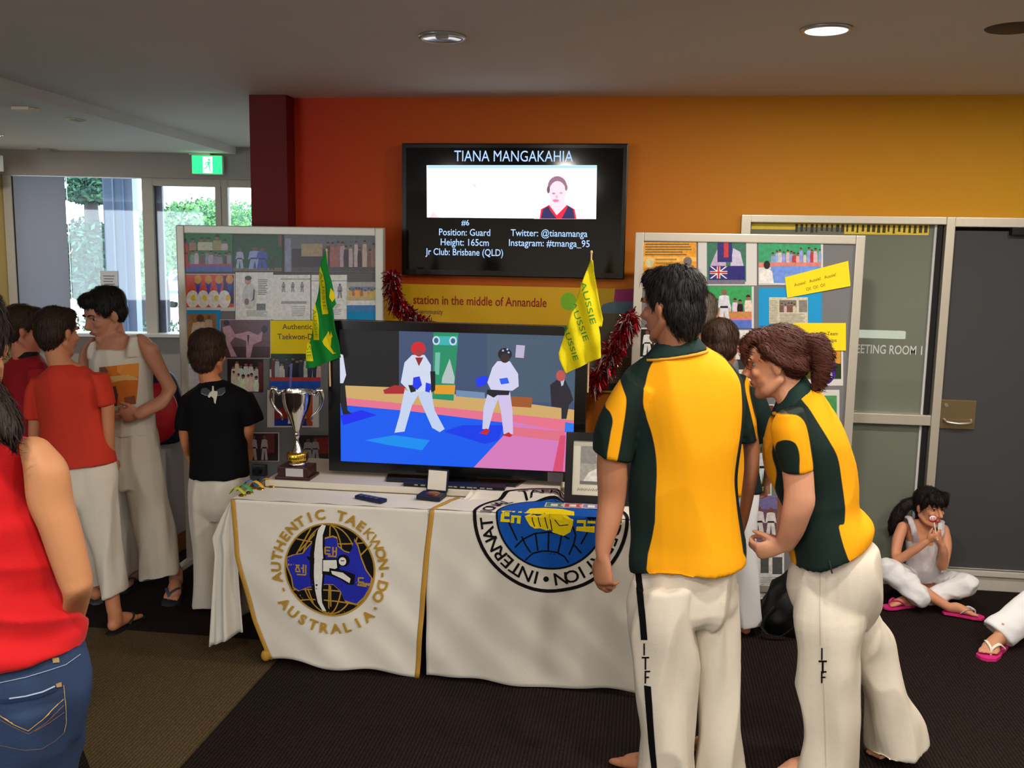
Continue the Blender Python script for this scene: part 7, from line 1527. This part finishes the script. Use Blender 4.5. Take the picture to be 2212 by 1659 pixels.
# ------------------------------------------------------------------ plain standing figures mostly hidden behind others
def stander(loc, label, hpx, Yh, face, skin_m, hair_lobes, hair_m, top_m, leg_m, s=1.0, top='shirt', mask=None, foot_d=(0, 1, 0), bottom=None, shoulder=0.19, collar=None, top_name='polo_shirt', extra_hair=None, seed=1.0):
    o = person(loc, label); hc = at(*hpx, Yh); x, y = loc; k = hc.z / 1.62
    f = V(face); yaw = math.atan2(-f.x, f.y) * 0.6; sx = V((math.cos(yaw), math.sin(yaw), 0)); fy = V((-math.sin(yaw), math.cos(yaw), 0)); up = V((0, 0, 1))
    C = lambda z: V((x + (hc.x - x) * (z / hc.z) ** 2, y + (hc.y - y) * (z / hc.z) ** 2, z * k))
    Rg = lambda z, a, b: (C(z), sx * a * k, fy * b * k)
    B = MB(); R3, P = head_shape(B, hc, face, s, neck=C(1.44), nr=0.052 * s)
    B.loft([Rg(1.40, .14, .06), Rg(1.2, .13, .08), Rg(0.95, .12, .08)], 16, 4, 'round')
    for q in (-1, 1):
        sh_ = C(1.33) + sx * q * (shoulder - .03) * k; el = C(1.08) + sx * q * (shoulder + .05) * k - fy * 0.02; wr = C(0.86) + sx * q * (shoulder + .03) * k + fy * 0.08
        B.tube([sh_, el, wr], [0.034 * k, 0.034 * k, 0.024 * k], n=12, k=4); hand_shape(B, wr, (wr - el) + V((0, 0, -0.05)), -sx * q, q, 0.95 * k, 0.5)
        hp = C(0.9) + sx * q * 0.085 * k; ft = V((x, y, 0)) + sx * q * 0.10 * k
        B.tube([hp, (hp + ft) / 2 + fy * 0.02, ft + up * 0.09], [0.075 * k, 0.05 * k, 0.035], n=12, k=4)
        foot_shape(B, ft - V(foot_d).normalized() * 0.05, foot_d, 0.25 * k, q)
    solid(B, 'body', skin_m, o, 0.008, 3); face_parts(o, R3, P, s)
    hair_part(o, P, R3, s, hair_lobes, hair_m, amp=0.006, seed=seed, voxel=0.008, extra=(lambda M: extra_hair(M, P)) if extra_hair else None)
    B = MB(); B.loft([Rg(1.47, .07, .06), Rg(1.43, .14, .085), Rg(1.38, .185, .105), Rg(1.28, .19, .12), Rg(1.05, .17, .115), Rg(0.88, .185, .125), Rg(0.82, .19, .13)], 24, 3)
    for q in (-1, 1):
        sh_ = C(1.39) + sx * q * (shoulder - .03) * k; el = C(1.12) + sx * q * (shoulder + .045) * k
        B.tube([sh_, sh_.lerp(el, .5), el], [0.07 * k, 0.068 * k, 0.062 * k], n=14, k=3, cap='flat')
    t_ = solid(B, top_name, top_m, o, 0.009, 3, folds(0.010, (6, 6, 3), seed), mask=mask)
    if collar is not None:
        B = MB(); B.loft([Rg(1.49, .062, .062), Rg(1.475, .07, .068), Rg(1.445, .085, .078)], 24, 3); solid(B, 'collar', collar, t_, 0.008, 1)
    B = MB(); B.loft([Rg(0.98, .14, .10), Rg(0.9, .165, .115), Rg(0.78, .165, .115)], 24, 3)
    for q in (-1, 1):
        hp = C(0.84) + sx * q * 0.085 * k; ft = V((x, y, 0.05)) + sx * q * 0.10 * k
        B.loft([(hp, sx * .09 * k, fy * .10 * k), (hp.lerp(ft, .5), sx * .08 * k, fy * .09 * k), (ft, sx * .085 * k, fy * .10 * k)], 18, 4)
    solid(B, 'trousers', leg_m, o, 0.01, 2, folds(0.014, (8, 8, 2), seed + 3))
    return o
mRedP = mat('red_polo_knit', S(150, 14, 26), 0.85, bump=0.2, bscale=300)
red_p = stander((-3.22, 4.6), 'person with short brown hair in dark red polo behind the coral T-shirt', (54, 712), 4.62, (0.75, 0.5, -0.12), skin('red_polo', S(196, 122, 94)), SHORT, hair_mat('brown', S(58, 38, 26)), mRedP, mDobok, 1.02, collar=mat('black_collar', S(22, 18, 20), 0.8), seed=41.0)
mk_ = lambda c: np.full(len(c), -1.0)
b3 = atz(1625, 1372, 0)
gold3 = polysd([(at(1500, 800, 4.5).x, at(1500, 800, 4.5).z), (at(1600, 800, 4.5).x, at(1600, 800, 4.5).z), (at(1600, 1150, 4.5).x, at(1600, 1150, 4.5).z), (at(1500, 1150, 4.5).x, at(1500, 1150, 4.5).z)])
stander((b3.x - 0.12, 4.62), 'brown haired person in team shirt half hidden behind the tall man', (1555, 748), 4.52, (0.1, 0.98, -0.12), skin('hidden', S(196, 134, 104)), SHORT, hair_mat('brown', S(58, 38, 26)), mTeam, mat('bright_white_cotton', S(228, 228, 230), 0.85, bump=0.2, bscale=300), 1.0, mask=lambda c: gold3(c[:, 0], c[:, 2]), collar=mTrimC, seed=51.0)
stander((0.15, 4.86), 'grey haired person almost hidden behind the tall man\'s head', (1512, 684), 4.83, (0.05, 1, -0.1), skin('hidden', S(196, 134, 104)), SHORT, hair_mat('grey', S(96, 84, 72)), mat('grey_shirt', S(110, 112, 116), 0.85), mat('dark_trousers', S(40, 42, 48), 0.8), 1.0, seed=61.0)

# ------------------------------------------------------------------ girl sitting cross-legged against the glass
cG = crop(1840, 1000, 372 / 1342)
g_ = lambda x, y, Y: at(*cG(x, y), Y)
girl = person((1.53, 5.3), 'girl in white singlet sitting cross-legged and licking a lollipop')
SKG = skin('girl', S(206, 142, 108))
B = MB(); s_ = 0.84
hc = g_(608, 345, 5.30)
R3, P = head_shape(B, hc, (0.42, -0.88, -0.06), s_, neck=g_(565, 560, 5.34), nr=0.036)
B.loft(rows(cG, 5.34, [(400, 500, 700, 500, .045), (430, 620, 690, 620, .065), (440, 760, 680, 760, .065), (400, 900, 720, 900, .075)]), 16, 4, 'round')
# her right arm (left in the picture), bent up to the mouth
B.tube([g_(395, 500, 5.32), g_(355, 620, 5.27), g_(355, 745, 5.21), g_(470, 690, 5.16), g_(580, 615, 5.13)], [0.030, 0.030, 0.029, 0.024, 0.018], n=12, k=5)
hand_shape(B, g_(590, 610, 5.13), g_(680, 570, 5.11) - g_(590, 610, 5.13), (0.1, 0.6, 0.5), 1, 0.68, 0.55, thumb=1.0)
B.tube([g_(715, 520, 5.32), g_(735, 650, 5.27), g_(705, 800, 5.21), g_(715, 700, 5.15), g_(700, 640, 5.13)], [0.030, 0.030, 0.029, 0.024, 0.018], n=12, k=5)
hand_shape(B, g_(700, 640, 5.13), g_(665, 545, 5.11) - g_(700, 640, 5.13), (-0.6, 0.4, 0.1), -1, 0.68, 0.6, thumb=1.0)
# legs: right knee at left, left knee at right; shins crossed in front
kR, kL = g_(275, 830, 5.12), g_(900, 950, 5.10)
hpR, hpL = g_(470, 930, 5.36), g_(680, 930, 5.36)
aR = g_(740, 1115, 5.03); aL = g_(430, 1090, 5.10)
B.tube([hpR, kR, kR.lerp(aR, .5), aR], [0.055, 0.042, 0.034, 0.024], n=12, k=4)
B.tube([hpL, kL, kL.lerp(aL, .5), aL], [0.055, 0.042, 0.034, 0.024], n=12, k=4)
ftR = V((aR.x - 0.01, aR.y + 0.005, 0.02)); ftL = V((aL.x + 0.035, aL.y + 0.01, 0.02))
dR, dL = V((0.95, -0.25, 0)), V((-0.9, -0.35, 0))
foot_shape(B, ftR, dR, 0.175, 1, False); foot_shape(B, ftL, dL, 0.165, -1, False)
solid(B, 'body', SKG, girl, 0.005, 3)
face_parts(girl, R3, P, s_, iris=(50, 36, 28), lip=(196, 80, 84), brow=(40, 28, 24))
def gtail(M):
    M.tube([P(-0.03, -0.07, 0.02), g_(440, 320, 5.35), g_(385, 370, 5.36), g_(345, 430, 5.365), g_(318, 500, 5.37), g_(308, 548, 5.37)], [0.03, 0.032, 0.034, 0.033, 0.024, 0.010], n=12, k=4)
    [M.tube([P(x, 0.062, 0.095), P(x, 0.093 - abs(x) * .35, 0.068), P(x * 1.05, 0.094 - abs(x) * .4, 0.038)], [0.02, 0.015, 0.007], n=8, k=4) for x in (-0.05, -0.025, 0.0, 0.025, 0.05)]
    for q in (-1, 1): M.tube([P(q * 0.066, 0.05, 0.07), P(q * 0.076, 0.03, 0.03), P(q * 0.076, 0.012, -0.01)], [0.016, 0.014, 0.006], n=8, k=4)
hair_part(girl, P, R3, s_, [((0, -0.024, 0.046), (0.084, 0.096, 0.084)), ((0, -0.05, 0.0), (0.078, 0.060, 0.070)), ((0, 0.032, 0.088), (0.064, 0.052, 0.034))], hair_mat('black_brown', S(26, 18, 16)), amp=0.005, seed=71.0, extra=gtail, voxel=0.006)
mSg = mat('white_silver_singlet', S(196, 188, 192), 0.75, var=0.15, vscale=50, bump=0.3, bscale=150)
B = MB()
B.loft(rows(cG, 5.34, [(425, 600, 680, 600, .062), (418, 680, 695, 680, .08), (425, 760, 690, 760, .082), (415, 840, 700, 845, .086), (400, 900, 720, 905, .09)]), 24, 3)
for a_, b_ in (((440, 440), (500, 610)), ((690, 470), (645, 610))):
    p0, p1 = g_(*a_, 5.33), g_(*b_, 5.30); pb_ = p0 + V((0, 0.075, -0.02))
    B.tube([p1 + V((0, 0.0, -0.01)), p0.lerp(p1, .45) + V((0, -0.055, 0)), p0 + V((0, -0.02, 0.012)), pb_], [(0.018, 0.008)] * 4, side=(1, 0, 0), n=10, k=4)
solid(B, 'singlet', mSg, girl, 0.0055, 2, folds(0.006, (14, 14, 9), 72.0))
mWT = mat('bright_white_cotton', S(228, 228, 230), 0.85, bump=0.2, bscale=300)
B = MB()
B.ell((hpR + hpL) / 2 + V((0, 0.0, -0.02)), (0.145, 0.085, 0.075))
B.tube([hpR, hpR.lerp(kR, .5), kR], [0.070, 0.066, 0.060], n=16, k=4); B.tube([kR, kR.lerp(aR, .4)], [0.056, 0.052], n=14, k=2); B.tube([hpL, hpL.lerp(kL, .5), kL], [0.066, 0.062, 0.056], n=16, k=4)
eR = g_(530, 1040, 5.04); B.tube([kR, kR.lerp(eR, .5), eR], [0.054, 0.050, 0.055], n=16, k=4)
eL = g_(620, 1050, 5.10); B.tube([kL, kL.lerp(eL, .5), eL], [0.054, 0.050, 0.050], n=16, k=4)
solid(B, 'trousers', mWT, girl, 0.006, 2, folds(0.010, (12, 12, 12), 74.0))
flipflop('flip_flop', 'pink flip-flop', ftR, dR, 0.19, 1, S(206, 40, 120), S(190, 180, 190), girl)
flipflop('flip_flop', 'pink flip-flop', ftL, dL, 0.18, -1, S(206, 40, 120), S(206, 40, 120), girl)
# lollipop in her hands
lp0, lp1 = g_(633, 435, 5.12), g_(668, 600, 5.10)
lol = thing('lollipop', lp1, 'white and red round lollipop held at the girl\'s mouth', 'lollipop')
LM = frame3((0.15, -1, 0.1))
MB().ell(lp0, (0.022, 0.010, 0.019), LM).build('candy', mat('red_candy', S(206, 20, 34), 0.25), lol, smooth=True)
MB().ell(lp0 + V((-0.002, -0.004, 0.003)), (0.019, 0.0085, 0.0145), LM).build('icing', mat('white_icing', S(236, 232, 228), 0.35), lol, smooth=True)
for i in range(3): MB().box(-0.012 + 0.008 * i, -0.0095 + 0.008 * i, -0.0135, -0.0115, -0.006, 0.012, Matrix.Translation(lp0)).build('red_stripe', MATS['red_candy'], lol)
MB().tube([lp0 + V((0.006, 0, -0.015)), lp0.lerp(lp1, .5), lp1], 0.0028, n=8).build('stick', mat('white_stick', S(232, 230, 226), 0.5), lol, smooth=True)
wq = g_(688, 492, 5.115)
MB().box(wq.x - 0.010, wq.x + 0.010, wq.y - 0.001, wq.y + 0.001, wq.z - 0.018, wq.z + 0.016).build('wrapper', mat('wrapper', S(220, 222, 226), 0.3), lol)

# ------------------------------------------------------------------ person sitting at the right edge, only one leg in view
rp = person((2.5, 4.95), 'person in white trousers sitting at the right edge, sandalled foot in view')
SKE = skin('edge', S(196, 140, 108))
B = MB(); f_ = atz(2150, 1388, 0.014)
toe = atz(2128, 1418, 0.014); dF = V((toe.x - 1.745, toe.y - 4.66, 0)).normalized(); heel = V((toe.x, toe.y, 0.014)) - dF * 0.225
cH = (g_(1035, 1235, 4.66) + g_(1248, 1435, 4.62)) / 2; kn = V((2.16, 4.82, 0.40)); hp_ = V((2.52, 5.0, 0.13))
B.tube([hp_, kn, cH.lerp(kn, .5), cH.lerp(kn, .08), V((heel.x, heel.y, 0.10)) + dF * 0.03], [0.06, 0.046, 0.036, 0.028, 0.030], n=12, k=4)
foot_shape(B, heel, dF, 0.235, 1)
kn2 = V((2.25, 5.1, 0.38)); B.tube([hp_ + V((0.02, 0.2, 0)), kn2, V((2.2, 4.86, 0.1))], [0.075, 0.052, 0.034], n=12, k=4); foot_shape(B, V((2.22, 4.88, 0.0)), (-0.5, -0.86, 0), 0.23, -1)
th = V((2.62, 5.1, 0.82)); R3, P = head_shape(B, th, (-0.8, -0.5, -0.1), 0.95, neck=V((2.62, 5.1, 0.62)), nr=0.045)
B.loft([((2.6, 5.1, 0.58), (0.05, 0, 0), (0, 0.13, 0)), ((2.6, 5.1, 0.35), (0.075, 0, 0), (0, 0.12, 0)), ((2.58, 5.1, 0.12), (0.09, 0, 0), (0, 0.13, 0))], 16, 4, 'round')
ev = g_(1345, 700, 4.75)
B.tube([V((2.6, 4.96, 0.56)), V((2.42, 4.84, 0.45)), V((2.24, 4.77, 0.47))], [0.036, 0.032, 0.024], n=12, k=4); hand_shape(B, V((2.24, 4.77, 0.47)), (-1, 0, -0.1), (0, 0.2, -1), 1, 0.9, 0.4)
B.tube([V((2.6, 5.24, 0.56)), V((2.45, 5.3, 0.42)), V((2.3, 5.14, 0.46))], [0.036, 0.032, 0.024], n=12, k=4); hand_shape(B, V((2.3, 5.14, 0.46)), (-1, 0, -0.1), (0, 0.2, -1), -1, 0.9, 0.4)
solid(B, 'body', SKE, rp, 0.006, 3); face_parts(rp, R3, P, 0.95)
hair_part(rp, P, R3, 0.95, SHORT, hair_mat('brown', S(58, 38, 26)), seed=81.0)
B = MB(); B.loft([((2.6, 5.1, 0.62), (0.06, 0, 0), (0, 0.09, 0)), ((2.6, 5.1, 0.57), (0.09, 0, 0), (0, 0.17, 0)), ((2.6, 5.1, 0.4), (0.11, 0, 0), (0, 0.16, 0)), ((2.58, 5.1, 0.14), (0.13, 0, 0), (0, 0.17, 0))], 22, 3)
for y_ in (4.95, 5.25): B.tube([(2.6, y_, 0.56), (2.48, y_ - .06 if y_ < 5 else y_ + .04, 0.47)], [0.06, 0.055], n=12, k=3, cap='flat')
solid(B, 't_shirt', mat('sage_green_jersey', S(112, 140, 112), 0.85), rp, 0.008, 2)
B = MB()
e1, e2 = g_(1035, 1235, 4.66), g_(1248, 1435, 4.62)
ax = (e2 - e1) / 2; dirL = (kn - cH).normalized(); bx = ax.cross(dirL).normalized() * 0.055
B.loft([(cH, ax, bx), (cH.lerp(kn, .35), ax * 0.95, bx * 1.05), (cH.lerp(kn, .75), ax * 0.9, bx * 1.2), (kn, ax * 0.8, bx * 1.2)], 20, 4)
B.tube([kn, kn.lerp(hp_, .5), hp_], [0.07, 0.08, 0.095], n=16, k=4)
B.tube([V((2.21, 4.9, 0.1)), kn2, hp_ + V((0.02, 0.2, 0))], [0.07, 0.07, 0.095], n=16, k=4)
B.ell(hp_ + V((0.06, 0.1, 0.0)), (0.13, 0.19, 0.11))
solid(B, 'trousers', mWT, rp, 0.007, 2, folds(0.010, (9, 9, 9), 84.0))
flipflop('flip_flop', 'pink flip-flop with white strap', heel, dF, 0.245, 1, S(206, 90, 130), S(225, 222, 205), rp)
